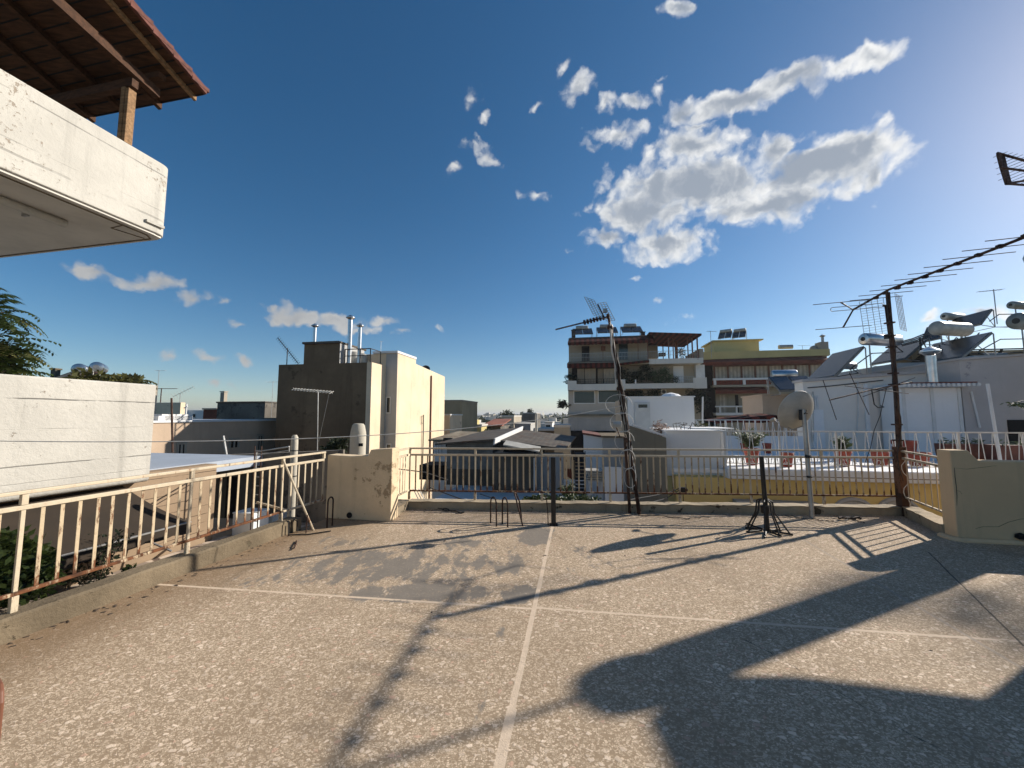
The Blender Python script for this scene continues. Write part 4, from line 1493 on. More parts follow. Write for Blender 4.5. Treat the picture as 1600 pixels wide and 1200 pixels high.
# posts on the parapet: front one visible
py_, pz_ = NB.side(197, 200, -.07)
for k, yk in enumerate((py_, py_ - 2.6)):
    p0 = NB.w(-.07, yk, 5.50)
    ktop = NB.side(197, 136, -.07)[1] if k == 0 else K.o.z + rz(K.l(p0).y) - .06
    if k == 0:
        hy0 = K.l(p0).y + .3
        obj('header_beam', MB().prism([NB.w(-.10, yk + .34, ktop + .155), NB.w(.0, yk + .34, ktop + .155), NB.w(.0, yk + .34, ktop + .29), NB.w(-.10, yk + .34, ktop + .29)], NB.ey * -4.6 + Vector((0, 0, 4.6 * SL * .55))), 'wood_dk', t)
        obj('tie_beam', MB().box(F(p0.x, p0.y, 0, 11.5), -3, .10, -.04, .04, ktop + .01, ktop + .13), 'wood_dk', t)
    fp = F(p0.x, p0.y, 0, 11.5)
    o = obj('post', MB().box(fp, -.065, .0, -.06, .06, 5.5, ktop).box(fp, .006, .065, -.05, .05, 5.5, ktop - .02), 'wood', t, bevel=.006)
    if k == 0:
        pass


# ================================================================ BUILDING HELPERS
def window(t, fr, rect, yl, frame='frame_w', pane='glass', depth=.12, fw=.06, mull=0, name='window'):
    """a window set into the face y = yl: frame proud of the wall, pane as its sub-part"""
    x0, x1, z0, z1 = rect
    mb = MB()
    mb.box(fr, x0, x0 + fw, yl - .03, yl + .02, z0, z1).box(fr, x1 - fw, x1, yl - .03, yl + .02, z0, z1)
    mb.box(fr, x0 + fw, x1 - fw, yl - .03, yl + .02, z0, z0 + fw).box(fr, x0 + fw, x1 - fw, yl - .03, yl + .02, z1 - fw, z1)
    for k in range(mull):
        x = x0 + (x1 - x0) * (k + 1) / (mull + 1)
        mb.box(fr, x - fw * .4, x + fw * .4, yl - .028, yl + .018, z0 + fw, z1 - fw)
    w = obj(name, mb, frame, t)
    obj('pane', MB().box(fr, x0 + fw * .5, x1 - fw * .5, yl - .012, yl + .01, z0 + fw * .5, z1 - fw * .5), pane, w)
    return w


def solar(p, az, label, w=1.5, h=1.0, s=1.0, tank='tank', group='solar water heaters on the roofs', panels=2, tank_dy=0.0, tl=None):
    fr = F(p[0], p[1], p[2], az)
    t = thing('solar_water_heater', label, 'water heater', fr, group)
    r = .25 * s
    tl = tl or w * .85
    zc = h * s + r * .9
    c = fr.w(-tl / 2, .42 * s + tank_dy, zc)
    prof = [(r * .55, -.03 * s), (r * .9, 0), (r, .05 * s), (r, tl - .05 * s), (r * .9, tl), (r * .55, tl + .03 * s)]
    obj('tank', MB().lathe(c, prof, 20, fr.ex), tank, t, smooth=True)
    mb = MB()
    for e in (0, tl):
        mb.lathe(fr.w(-tl / 2 + e - .004 + (.03 if e else -.03) * s, .42 * s + tank_dy, zc), [(r * .4, -.012), (r * .4, .02)], 14, fr.ex)
    obj('end_cap', mb, 'galv', t)
    pw = w / panels
    pn = None
    for k in range(panels):
        x0 = -w / 2 + pw * k + .02; x1 = x0 + pw - .04
        mb = MB().prism([fr.w(x0, -.95 * s, .12 * s), fr.w(x0, .34 * s, h * s), fr.w(x0, .30 * s, h * s + .09), fr.w(x0, -.99 * s, .12 * s + .09)], fr.ex * (x1 - x0))
        pn = obj('collector', mb, 'panel_back', t)
        a, b = fr.w(x0 + .03, -.985 * s, .135 * s + .09), fr.w(x0 + .03, .295 * s, h * s + .093)
        n_ = Vector((0, 0, .012)) - fr.ey * .008
        obj('glazing', MB().prism([a, a + fr.ex * (x1 - x0 - .06), b + fr.ex * (x1 - x0 - .06), b], n_), 'panel', pn)
    mb = MB()
    for x in (-w / 2 + .05, w / 2 - .05):
        mb.bar(fr.w(x, .36 * s, 0), fr.w(x, .36 * s, h * s), .02).bar(fr.w(x, .55 * s, 0), fr.w(x, .55 * s, h * s + .02), .02)
        mb.bar(fr.w(x, -.95 * s, 0), fr.w(x, -.95 * s, .13 * s), .02).bar(fr.w(x, -.95 * s, .02), fr.w(x, .55 * s, .02), .018).bar(fr.w(x, .36 * s, .1), fr.w(x, .55 * s, h * s), .014)
    obj('stand', mb, 'galv', t)
    return t


def mast(x, y, z0, z1, label, group='roof aerials in the distance', L=.9, n=7, d=(1, 0, 0), mat='galv', r=.012, el=.4, cat='aerial', tilt=0.0):
    t = thing('roof_aerial', label, cat, F(x, y, z0, 0), group)
    obj('pole', MB().tube([(x, y, z0), (x, y, z1)], r, 6), mat, t)
    d = Vector(d).normalized()
    s_ = d.cross(Vector((0, 0, 1))).normalized()
    p = Vector((x, y, z1 - .05)) - d * L * .35
    mb = MB().tube([p, p + d * L], r * .7, 5)
    for i in range(n):
        c = p + d * L * i / (n - 1); e = el * (.5 + .3 * (1 - i / n))
        up = Vector((0, 0, tilt))
        mb.tube([c - (s_ + up).normalized() * e, c + (s_ + up).normalized() * e], r * .45, 4)
    obj('head', mb, mat, t)
    return t


def flue(p, h, r, label, mat='silver', cap=True):
    mb = MB().lathe(p, [(r, 0), (r, h)], 14)
    t = thing('metal_flue', label, 'chimney', F(p[0], p[1], p[2], 0), 'flues and chimneys on the roofs')
    obj('pipe', mb, mat, t, smooth=True)
    if cap:
        q = Vector(p) + Vector((0, 0, h))
        obj('cowl', MB().lathe(q + Vector((0, 0, .02)), [(r * .9, 0), (r * 2.0, r * .8), (r * 2.0, r * 1.1), (r * .3, r * 2.2)], 14), mat, t, smooth=True)
    return t


# ================================================================ BIG BARE BUILDING, LEFT OF CENTRE
CB = F(*DY(580, 600, 22)[:2], 0, 10)
t = thing('rendered_building', 'tall windowless grey-brown building with a sunlit sandy side wall left of centre', 'building', F(*DY(580, 600, 22)[:2], -9, 10))
xl = CB.front(433, 620)[0]
zt = CB.front(510, 568)[1]
ys, _ = CB.side(602, 620, 0)
xc = CB.front(620, 620, ys)[0]
ye, ze = CB.side(695, 589, xc)
zr = ze + .12
ym, zm = CB.side(650, 562, xc)
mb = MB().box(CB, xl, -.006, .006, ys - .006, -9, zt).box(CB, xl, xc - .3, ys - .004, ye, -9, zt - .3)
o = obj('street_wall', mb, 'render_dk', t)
obj('lit_corner_strip', MB().box(CB, -.30, .0, 0, ys, -9, zt + .006), 'render_lt', t)  # sunlit side of the dark block, light put into its colour
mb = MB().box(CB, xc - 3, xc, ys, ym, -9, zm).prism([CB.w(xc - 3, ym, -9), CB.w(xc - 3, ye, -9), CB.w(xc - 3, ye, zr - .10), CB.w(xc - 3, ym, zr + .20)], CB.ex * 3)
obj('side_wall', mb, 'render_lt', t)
obj('court_wall', MB().box(CB, .004, xc - .004, ys - .02, ys - .004, -9, zm - .01), 'render_gr', t)
x0, _ = CB.front(586, 550, ys); _, zp = CB.front(618, 549, ys); yp, _ = CB.side(650, 556, xc)
obj('penthouse', MB().box(CB, x0, xc - .03, ys + .03, yp, zm - .2, zp - .12), 'render_lt', t)
obj('cornice', MB().box(CB, x0 - .12, xc + .04, ys - .10, yp + .05, zp - .118, zp + .03), 'white', t, bevel=.02)
r_ = CB.fr(475, 537, 530, 568)
obj('roof_hut', MB().box(CB, r_[0], r_[1], .0, 2.6, zt, r_[3]), 'render_dk', t)
obj('hut_lit_side', MB().box(CB, r_[1] + .004, r_[1] + .03, .02, 2.6, zt, r_[3] - .02), 'render_gr', t)  # hut's lit side, coloured paler than its front
mb = MB()
for i in range(22):
    x = r_[0] + (r_[1] - r_[0]) * i / 21
    mb.lathe(CB.w(x, -.12, r_[3] + .05), [(.075, 0), (.075, 2.9)], 8, CB.ey)
obj('hut_roof', mb, 'sheet_br', t, smooth=True)
rr = CB.fr(603.5, 620, 611, 646, ys); window(t, CB, rr, ys - .02, mull=0)
rr = CB.fr(603.5, 693, 612, 702, ys); window(t, CB, rr, ys - .02)
# pipes down the sunlit side wall
for (pxp, y0, y1, nm) in ((673, 588, 700, 'rain_pipe'),):
    yy_, z1_ = CB.side(pxp, y0, xc); _, z0_ = CB.side(pxp, y1, xc)
    obj(nm, MB().tube([CB.w(xc + .06, yy_, z0_ - 4), CB.w(xc + .06, yy_, z1_ + .05)], .055, 8), 'frame_b', t)
solo('roof_dish', MB().lathe(CB.w(xc - .3, CB.side(671, 588, xc)[0], zr + .12), [(.02, 0), (.2, .05), (.30, .12), (.28, .12), (.02, .03)], 16, (.3, -.8, .5)), 'black', 'small dark dish on the sandy roof edge left of centre', 'satellite dish', 'small dishes on distant roofs')
p = CB.w(CB.front(491, 537, 1.0)[0], 1.0, r_[3]); q = CB.front(491, 512, 1.0)[1]
flue(p, q - r_[3], .11, 'short silver flue on the hut of the tall bare building')
for (pxp, pyt, rad, lab) in ((545.5, 500, .13, 'tallest silver flue rising from the tall bare building'), (561, 512, .11, 'silver flue just right of the tallest one on the bare building')):
    xx = CB.front(pxp, 560, .5)[0]; q = CB.front(pxp, pyt, .5)[1]
    flue(CB.w(xx, .5, zt - .3), q - zt + .3, rad, lab)
tt = thing('water_tanks', 'white roof tank behind pipe rails beside the silver flues', 'water tank', F(*CB.w(-.9, .9, zt)[:2], zt, 10))
xx = CB.front(553, 560, 1.3)[0]
obj('tank', MB().lathe(CB.w(xx, 1.3, zt - .1), [(.42, 0), (.42, .75), (.3, .95), (.1, 1.0)], 18), 'tank', tt, smooth=True)
xx2 = CB.front(567, 560, 1.6)[0]
obj('drum', MB().lathe(CB.w(xx2, 1.6, zt - .1), [(.25, 0), (.3, .4), (.28, .8), (.1, .92)], 16), 'tank', tt, smooth=True)
mb = MB()
xa, xb_ = CB.front(538, 560, .2)[0], CB.front(578, 560, .2)[0]
zh_ = CB.front(560, 545, .2)[1]
for x in (xa, (xa * .4 + xb_ * .6), xb_):
    mb.bar(CB.w(x, .25, zt - .1), CB.w(x, .25, zh_), .035)
mb.bar(CB.w(xb_, 1.4, zt - .1), CB.w(xb_, 1.4, zh_), .03)
mb.bar(CB.w(xa, .25, zh_), CB.w(xb_, .25, zh_), .035).bar(CB.w(xb_, .25, zh_), CB.w(xb_, 1.4, zh_), .03).bar(CB.w(xa, .25, zh_ - .4), CB.w(xb_, .25, zh_ - .4), .025)
obj('pipe_frame', mb, 'black', tt)
a = CB.w(CB.front(448, 570, .5)[0], .5, zt)
t2 = thing('roof_aerial', 'steeply tilted yagi aerial on the left end of the tall bare building', 'aerial', F(a.x, a.y, zt, 0), 'roof aerials in the distance')
obj('pole', MB().tube([a, a + Vector((0, 0, 1.1))], .03, 6), 'black', t2)
e0, e1 = DY(434, 528, 22.3), DY(466, 568, 22.6)
mb = MB().tube([e0, e1], .022, 5)
for i in range(15):
    c = e0.lerp(e1, i / 14)
    mb.tube([c + Vector((.16, -.1, .08)), c - Vector((.16, -.1, .08))], .010, 4)
obj('head', mb, 'black', t2)
mast(*CB.w(CB.front(595, 548, ys + 1)[0], ys + 1, 0)[:2], zp, zp + .9, 'thin whip aerial above the white cornice of the bare building', L=.2, n=2, el=.05)
mast(*CB.w(xc - .4, CB.side(657, 566, xc)[0], 0)[:2], zr, zr + .9, 'thin whip aerial on the sandy roof left of centre', L=.15, n=2, el=.05)
# wall box and pipe in front of the sunlit wall
yy_, z1_ = CB.side(660, 648, xc)
solo('wall_conduit', MB().tube([CB.w(xc + .09, yy_, -2), CB.w(xc + .09, yy_, z1_)], .035, 6).tube([CB.w(xc + .09, yy_, z1_ - .6), CB.w(xc + .09, yy_ - .3, z1_ - .6), CB.w(xc + .09, yy_ - .3, z1_ - .1), CB.w(xc + .09, yy_, z1_ - .1)], .02, 5), 'black', 'dark conduit with a loop on the sandy side wall', 'pipe')
# tan building beyond
TB = F(*DY(722, 650, 40)[:2], 0, 10)
t = thing('tan_building', 'plain tan building behind the sandy side wall left of centre', 'building', F(*DY(722, 650, 40)[:2], -9, 10))
z_ = TB.front(710, 627)[1]
obj('wall', MB().box(TB, -8, 0, 0, 6, -9, z_), 'tan', t)
obj('coping', MB().box(TB, -8.05, .05, -.05, 6.05, z_ + .002, z_ + .15), 'beige', t)
p = DY(698, 650, 34)
f_ = F(p.x, p.y, 0, 10)
t = thing('roof_room', 'small sunlit roof room against the far end of the sandy wall', 'building', F(p.x, p.y, -9, 10))
z_ = f_.front(700, 649)[1]
obj('wall', MB().box(f_, -1.6, .30, 0, 3.5, -9, z_), 'render_lt', t)
obj('coping', MB().box(f_, -1.6, .36, -.05, 3.55, z_ + .002, z_ + .12), 'white', t)
# yagi in front of the dark wall
c = DY(497, 715, 14); tp = DY(497, 612, 14)
t = thing('roof_aerial', 'horizontal rusty yagi on a thin mast against the dark wall', 'aerial', F(c.x, c.y, -1, 0), 'roof aerials in the distance')
obj('pole', MB().tube([(c.x, c.y, -1), tp], .02, 6), 'galv', t)
e0, e1 = DY(459, 608, 14.2), DY(518, 613, 13.6)
mb = MB().tube([e0, e1], .018, 5)
for i in range(13):
    q = e0.lerp(e1, i / 12)
    mb.tube([q + Vector((.02, .12, .05)), q - Vector((.02, .12, .05))], .012, 4).tube([q + Vector((-.025, 0, .05)), q + Vector((.025, 0, -.05))], .016, 4)
obj('head', mb, 'dish', t)
obj('guy_wire', MB().tube([DY(514, 616, 13.8), DY(498, 690, 14)], .006, 4), 'galv', t)

# vase shaped vent behind the pier
c = DY(559, 700, 8.2)
zb_ = -.6
z1_ = DY(559, 662, 8.2).z
r = .158
h_ = z1_ - zb_
t = thing('vent_stack', 'pale rounded cement vent stack rising behind the cream pier', 'vent', F(c.x, c.y, zb_, 0))
obj('stack', MB().lathe((c.x, c.y, zb_), [(r * .98, 0), (r, h_ * .5), (r * 1.02, h_ - .30), (r * .98, h_ - .18), (r * .80, h_ - .035), (r * .6, h_), (r * .3, h_ + .006)], 24), 'pipe', t, smooth=True)
obj('band', MB().lathe((c.x, c.y, h_ + zb_ - .255), [(r * 1.03, 0), (r * 1.06, .012), (r * 1.03, .024)], 24), 'pipe', t, smooth=True)
q = DY(564, 695, 8.03)
obj('opening', MB().box(F(q.x, q.y, q.z, -10), -.045, .035, -.02, .03, -.03, .03), 'cork', t)
# dead creeper left of it
rng = random.Random(5)
mb = MB(); P0 = DY(548, 712, 8.9)
for i in range(34):
    a = DY(rng.uniform(515, 548), rng.uniform(683, 692), 8.9 + rng.uniform(-.1, .1))
    b = DY(rng.uniform(494, 545), rng.uniform(700, 726), 8.9 + rng.uniform(-.1, .1))
    m = a.lerp(b, .4) + Vector((0, 0, .09))
    mb.tube([a, m, a.lerp(b, .75), b], [.010, .009, .007, .004], 4)
    for k in range(5):
        q = m.lerp(b, rng.random())
        leaf_clump(mb, q, .05, 5, .09, rng)
t = thing('dead_creeper', 'tangled black creeper hanging beside the pale vent stack', 'creeper', F(P0.x, P0.y, -.6, 0))
obj('tangle', mb, 'leaf_dk', t)
obj('support', MB().tube([(P0.x - .3, P0.y, -.6), DY(522, 690, 8.9)], .02, 5), 'rust', t)

# ================================================================ OLD HOUSES FAR LEFT
LW = F(*DY(232, 690, 17.6)[:2], 0, 10)
t = thing('pinkish_house', 'long low pinkish house with a diagonal shadow across its wall at left', 'house', F(*DY(232, 690, 17.6)[:2], -9, 10))
ye_, _ = LW.side(430, 680, 0)
y1_, z1_ = LW.side(283, 660, 0)
obj('wall', MB().box(LW, -6, 0, -3, ye_, -9, z1_), 'pinkish', t)
for (a, b, c, d, m_) in ((274, 690, 292, 716, 'glass'), (357, 684, 374, 700, 'glass'), (400, 678, 412, 705, 'cork')):
    ya, z0_ = LW.side(a, d, 0); yb_, z2_ = LW.side(b - 0, c, 0) if False else LW.side(c, b, 0)
    mb = MB().box(LW, -.02, .03, ya, ya + .12, z0_, z2_).box(LW, -.02, .03, yb_ - .12, yb_, z0_, z2_).box(LW, -.02, .03, (ya + yb_) / 2 - .05, (ya + yb_) / 2 + .05, z0_, z2_).box(LW, -.02, .03, ya + .12, yb_ - .12, z2_ - .12, z2_)
    w = obj('window', mb, 'beige', t)
    obj('pane', MB().box(LW, -.03, .012, ya + .05, yb_ - .05, z0_, z2_ - .05), m_, w)
mb = MB()
for i in range(9):
    y, z = LW.side(236 + i * 5.2, 661, -.5)
    mb.box(LW, -.9, -.1, y, y + .4, z1_ - .02, z1_ + .32 + .08 * (i % 2))
obj('crenellation', mb, 'white', t)
obj('roof_edge', MB().box(LW, -6, .06, -3, ye_, z1_ + .002, z1_ + .10), 'white', t)
# houses above it
def hut(x0, y0, x1, y1, Y, dep, wall, label, cat='house', name='old_house', cop=None, base=-9, az=10, group=None, lit=None):
    c = DY(x0, (y0 + y1) / 2, Y)
    f_ = F(c.x, c.y, 0, az)
    r_ = f_.fr(x0, y0, x1, y1)
    t = thing(name, label, cat, F(c.x, c.y, base, az), group)
    obj('wall', MB().box(f_, r_[0], r_[1], 0, dep, base, r_[3]), wall, t)
    if cop:
        obj('roof_edge', MB().box(f_, r_[0] - .08, r_[1] + .08, -.08, dep + .05, r_[3] + .002, r_[3] + .14), cop, t)
    return t, f_, r_


t, f_, r_ = hut(237, 629, 281, 672, 42, .5, 'render_lt', 'beige roof block with aerials above the pinkish house', cop=None, name='beige_house')
window(t, f_, f_.fr(277, 648, 287, 658), -.0, mull=0)
mast(*DY(251, 625, 42.2)[:2], r_[3] - .1, r_[3] + 1.6, 'brown aerial post on the beige roof block at left', L=2.6, n=6, el=.3, mat='rust', r=.05)
mast(*DY(247, 600, 42.2)[:2], r_[3] - .1, r_[3] + 3.6, 'thin bent aerial seen just right of the lower balcony corner', L=1.1, n=3, el=.2, r=.025)
mast(*DY(281, 625, 42.2)[:2], r_[3] - .1, r_[3] + 1.1, 'crossed aerials at the right end of the beige roof block', L=2.4, n=8, el=.5, d=(1, 0, .5), r=.03, tilt=1)
t, f_, r_ = hut(291, 641, 319, 668, 38, 1, 'white', 'small white house with one dark window between the beige block and the red shed', name='white_house')
window(t, f_, f_.fr(301, 646, 306.5, 653), 0)
q = DY(291, 640, 37.5)
solo('roof_post', MB().tube([(q.x, q.y, -1), (q.x, q.y, q.z + .55)], .07, 6).tube([(q.x - .25, q.y, q.z + .15), (q.x + .1, q.y, q.z + .3)], .05, 5), 'white', 'white post at the left edge of the small white house', 'post')
t, f_, r_ = hut(317, 640, 338, 668, 37, 2, 'awn_brick', 'dark red shed in shadow beside the small white house', name='red_shed', cop='pinkish')
DB = F(*DY(337, 650, 27)[:2], 0, 10)
t, f_, r_ = hut(337, 629, 412, 720, 35.5, 5, 'blackened', 'blackened old house with a wavy tiled roof edge and a tall chimney', name='blackened_house')
mb = MB()
nn = 34
for i in range(nn):
    x = r_[0] + (r_[1] - r_[0]) * i / (nn - 1)
    mb.lathe(f_.w(x, -.1, r_[3] + .03), [(.075, 0), (.075, 5.2)], 6, f_.ey)
obj('tiled_edge', mb, 'sheet_br', t, smooth=True)
q = f_.fr(344, 612, 350, 629, 1.0)
obj('chimney', MB().box(f_, q[0], q[1], 1.0, 1.35, r_[3], q[3] - .06).box(f_, q[0] - .05, q[1] + .05, .95, 1.4, q[3] - .03, q[3] + .05), 'beige', t)
t, f_, r_ = hut(395, 653, 433, 725, 25.5, 3, 'blackened', 'low blackened wall at the foot of the sunlit narrow end wall', name='low_wall', cat='wall')
mast(*DY(425, 628, 34)[:2], r_[3], DY(425, 596, 34).z, 'double yagi aerial left of the tall bare building', L=1.6, n=5, d=(1, -.15, 0), el=.35, r=.02)
q0 = DY(269, 716, 9.2); q1 = DY(268, 622, 9.2)
solo('iron_pole', MB().tube([(q0.x, q0.y, .74), q1], .022, 8), 'rust', 'thin rusty pole on the flat white roof at left', 'pole')
q0 = DY(355, 716, 12); q1 = DY(349, 681, 12)
solo('white_rod', MB().tube([q0, q1], .035, 6), 'galv', 'pale slanting rod before the double window at left', 'rod')
# dark wall closing the yard
DW = F(*DY(318, 780, 8.6)[:2], 0, 10)
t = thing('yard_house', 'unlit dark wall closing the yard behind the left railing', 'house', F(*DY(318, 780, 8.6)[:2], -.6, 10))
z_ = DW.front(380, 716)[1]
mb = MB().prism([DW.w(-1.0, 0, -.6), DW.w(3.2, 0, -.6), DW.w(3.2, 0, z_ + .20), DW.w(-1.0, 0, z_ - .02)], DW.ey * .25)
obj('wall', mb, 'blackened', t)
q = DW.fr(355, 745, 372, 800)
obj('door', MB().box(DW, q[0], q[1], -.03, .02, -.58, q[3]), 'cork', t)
# water heaters behind the vine
for (x0, y0, lab, Yv) in ((106, 577, 'left one of two silver water heaters behind the vine', 15.2), (134, 574, 'right one of two silver water heaters behind the vine', 15.8)):
    p = DY(x0, y0, Yv)
    solar((p.x, p.y, p.z - 1.02), 52, lab, 1.3, .9, .9, tank='silver', tl=.95)
q = DY(85, 600, 15)
t = thing('brick_chimney', 'thin dark chimney post left of the two silver water heaters', 'chimney', F(q.x, q.y, 0, 0), 'flues and chimneys on the roofs')
obj('stack', MB().box(F(q.x, q.y, 0, 0), -.09, .09, -.09, .09, 0, DY(85, 578, 15).z), 'blackened', t)
obj('cap', MB().box(F(q.x, q.y, 0, 0), -.12, .12, -.12, .12, DY(85, 578, 15).z + .002, DY(85, 578, 15).z + .06), 'kerb', t)
obj('rail', MB().bar((q.x, q.y, 2.9), (q.x + 1.1, q.y, 2.85), .03).bar((q.x + 1.1, q.y, 1.5), (q.x + 1.1, q.y, 2.9), .05), 'frame_w', t)
t, f_, r_ = hut(60, 606, 100, 640, 15.2, 2.2, 'beige', 'low house carrying the two silver water heaters behind the balcony', cop='tile', name='low_house')
t, f_, r_ = hut(205, 602, 232, 640, 20, .4, 'beige', 'small beige roof room peeping over the lower balcony corner', name='roof_room', cat='building')


# ================================================================ OCHRE HOUSE WITH THE WHITE ROOF TERRACE
OH = F(*DY(1300, 740, 9)[:2], 0, 10)
zt = OH.front(1300, 735)[1]
xL = OH.front(1136, 735)[0]
xM = OH.front(1058, 760)[0]
zf = OH.front(1300, 752)[1]
t = thing('ochre_house', 'ochre house whose white roof terrace lies beyond the far railing', 'house', F(*DY(1300, 740, 9)[:2], -9, 10))
mb = MB().box(OH, xM, 8, .12, 1.2, -9, zf).box(OH, xM, 8, 1.2, 16, -9, zt - .25)
obj('wall', mb, 'ochre', t)
obj('roof_slab', MB().box(OH, xL, 8, -.06, 16, zf + .004, zt), 'white_roof', t, bevel=.02)
obj('fascia_groove', MB().box(OH, xL + .05, 8, -.068, -.058, zf + .09, zf + .105), 'kerb', t)
z1_ = OH.front(1100, 733)[1]
obj('wall_band', MB().box(OH, xM - .05, xL + .02, .06, .12, OH.front(1100, 739)[1], z1_), 'white', t)
# blue-grey awning case and arches at the foot of the ochre wall
q = OH.fr(1150, 784, 1278, 793, -.1)
obj('pale_ledge', MB().box(OH, q[0], q[1], -.16, .1, q[2], q[3]), 'bluebox', t)
mb = MB()
for cx in (1335, 1405):
    x, z = OH.front(cx, 800, .08)
    P = [OH.w(x + .38 * math.cos(a), .10, z + .28 * math.sin(a)) for a in [math.pi * k / 16 for k in range(17)]]
    mb.tube(P, .05, 6)
    mb.prism([OH.w(x + .36 * math.cos(a), .09, z + .26 * math.sin(a)) for a in [math.pi * k / 12 for k in range(13)]], OH.ey * .02)
obj('arch_window', mb, 'render_gr', t)

# white V railing along its edge
RY = .12
t = thing('white_railing', 'long white metal railing with V shaped bars on the roof terrace of the ochre house', 'railing', F(*OH.w(xL, RY, zt)[:2], zt, 10), 'white railings on the terraces beyond')
zh = OH.front(1300, 674, RY)[1]
xE = 7.5
obj('handrail', MB().box(OH, xL, xE, RY - .02, RY + .02, zh - .022, zh + .005), 'frame_w', t)
obj('foot_rail', MB().box(OH, xL, xE, RY - .012, RY + .012, zt + .10, zt + .12), 'frame_w', t)
v0 = None
sp = .245
nV = int((xE - xL) / sp)
for i in range(nV):
    x = xL + sp * (i + .5)
    if v0 is None:
        mb = MB()
        mb.tube([OH.w(x - .075, RY, zt + .121), OH.w(x - .012, RY, zh - .024)], .008, 4).tube([OH.w(x + .075, RY, zt + .121), OH.w(x + .012, RY, zh - .024)], .008, 4)
        for sg in (-1, 1):
            P = [OH.w(x + sg * (.03 + .03 * math.cos(a)), RY, zt + .19 + .05 * math.sin(a)) for a in [k * .55 for k in range(10)]]
            mb.tube(P, .006, 4)
        v0 = obj('baluster', mb, 'frame_w', t)
    else:
        twin(v0, t, (sp * i, 0, 0))
pst = None
for i in range(9):
    x = xL + .02 + i * (xE - xL - .06) / 8
    if pst is None:
        pst = obj('post', MB().box(OH, x - .018, x + .018, RY - .018, RY + .018, zt + .002, zh - .024), 'frame_w', t); x00 = x
    else:
        twin(pst, t, (x - x00, 0, 0))
# side railing running back on the left, and the one at the rear
t = thing('white_railing', 'short white side railing running back from the pale block on the roof terrace', 'railing', F(*OH.w(xL + .05, RY, zt)[:2], zt, 10), 'white railings on the terraces beyond')
obj('handrail', MB().box(OH, xL, xL + .04, RY + .03, 5.5, zh - .022, zh + .005), 'frame_w', t)
b0 = None
for i in range(22):
    y = .4 + i * .23
    if b0 is None:
        b0 = obj('baluster', MB().tube([OH.w(xL + .02, y - .06, zt + .004), OH.w(xL + .02, y, zh - .024)], .008, 4).tube([OH.w(xL + .02, y + .06, zt + .004), OH.w(xL + .02, y, zh - .024)], .008, 4), 'frame_w', t)
    else:
        twin(b0, t, (0, .23 * i, 0))
YR = 5.6
xa = OH.front(1086, 660, YR)[0]; xb_ = OH.front(1226, 660, YR)[0]
zr0, zr1 = OH.front(1150, 681, YR)[1], OH.front(1150, 656, YR)[1]
t = thing('white_railing', 'white railing at the rear left of the roof terrace before the cream apartment house', 'railing', F(*OH.w(xa, YR, zr0)[:2], zr0, 10), 'white railings on the terraces beyond')
obj('handrail', MB().box(OH, xa, xb_ + .4, YR - .02, YR + .02, zr1 - .02, zr1 + .01), 'frame_w', t)
b0 = None
for i in range(int((xb_ + .4 - xa) / .2)):
    x = xa + .1 + i * .2
    if b0 is None:
        b0 = obj('baluster', MB().tube([OH.w(x - .06, YR, zr0), OH.w(x, YR, zr1 - .022)], .010, 4).tube([OH.w(x + .06, YR, zr0), OH.w(x, YR, zr1 - .022)], .010, 4), 'frame_w', t); x00 = x
    else:
        twin(b0, t, (x - x00, 0, 0))
pst = obj('post', MB().box(OH, xa + .02, xa + .06, YR - .02, YR + .02, zr0 - .3, zr1 - .022), 'frame_w', t)
for k in (1, 2, 3):
    twin(pst, t, (k * (xb_ - xa) / 3, 0, 0))
obj('low_wall', MB().box(OH, xa - .1, xb_ + .6, YR - .06, YR + .06, zt + .005, zr0), 'white', t)


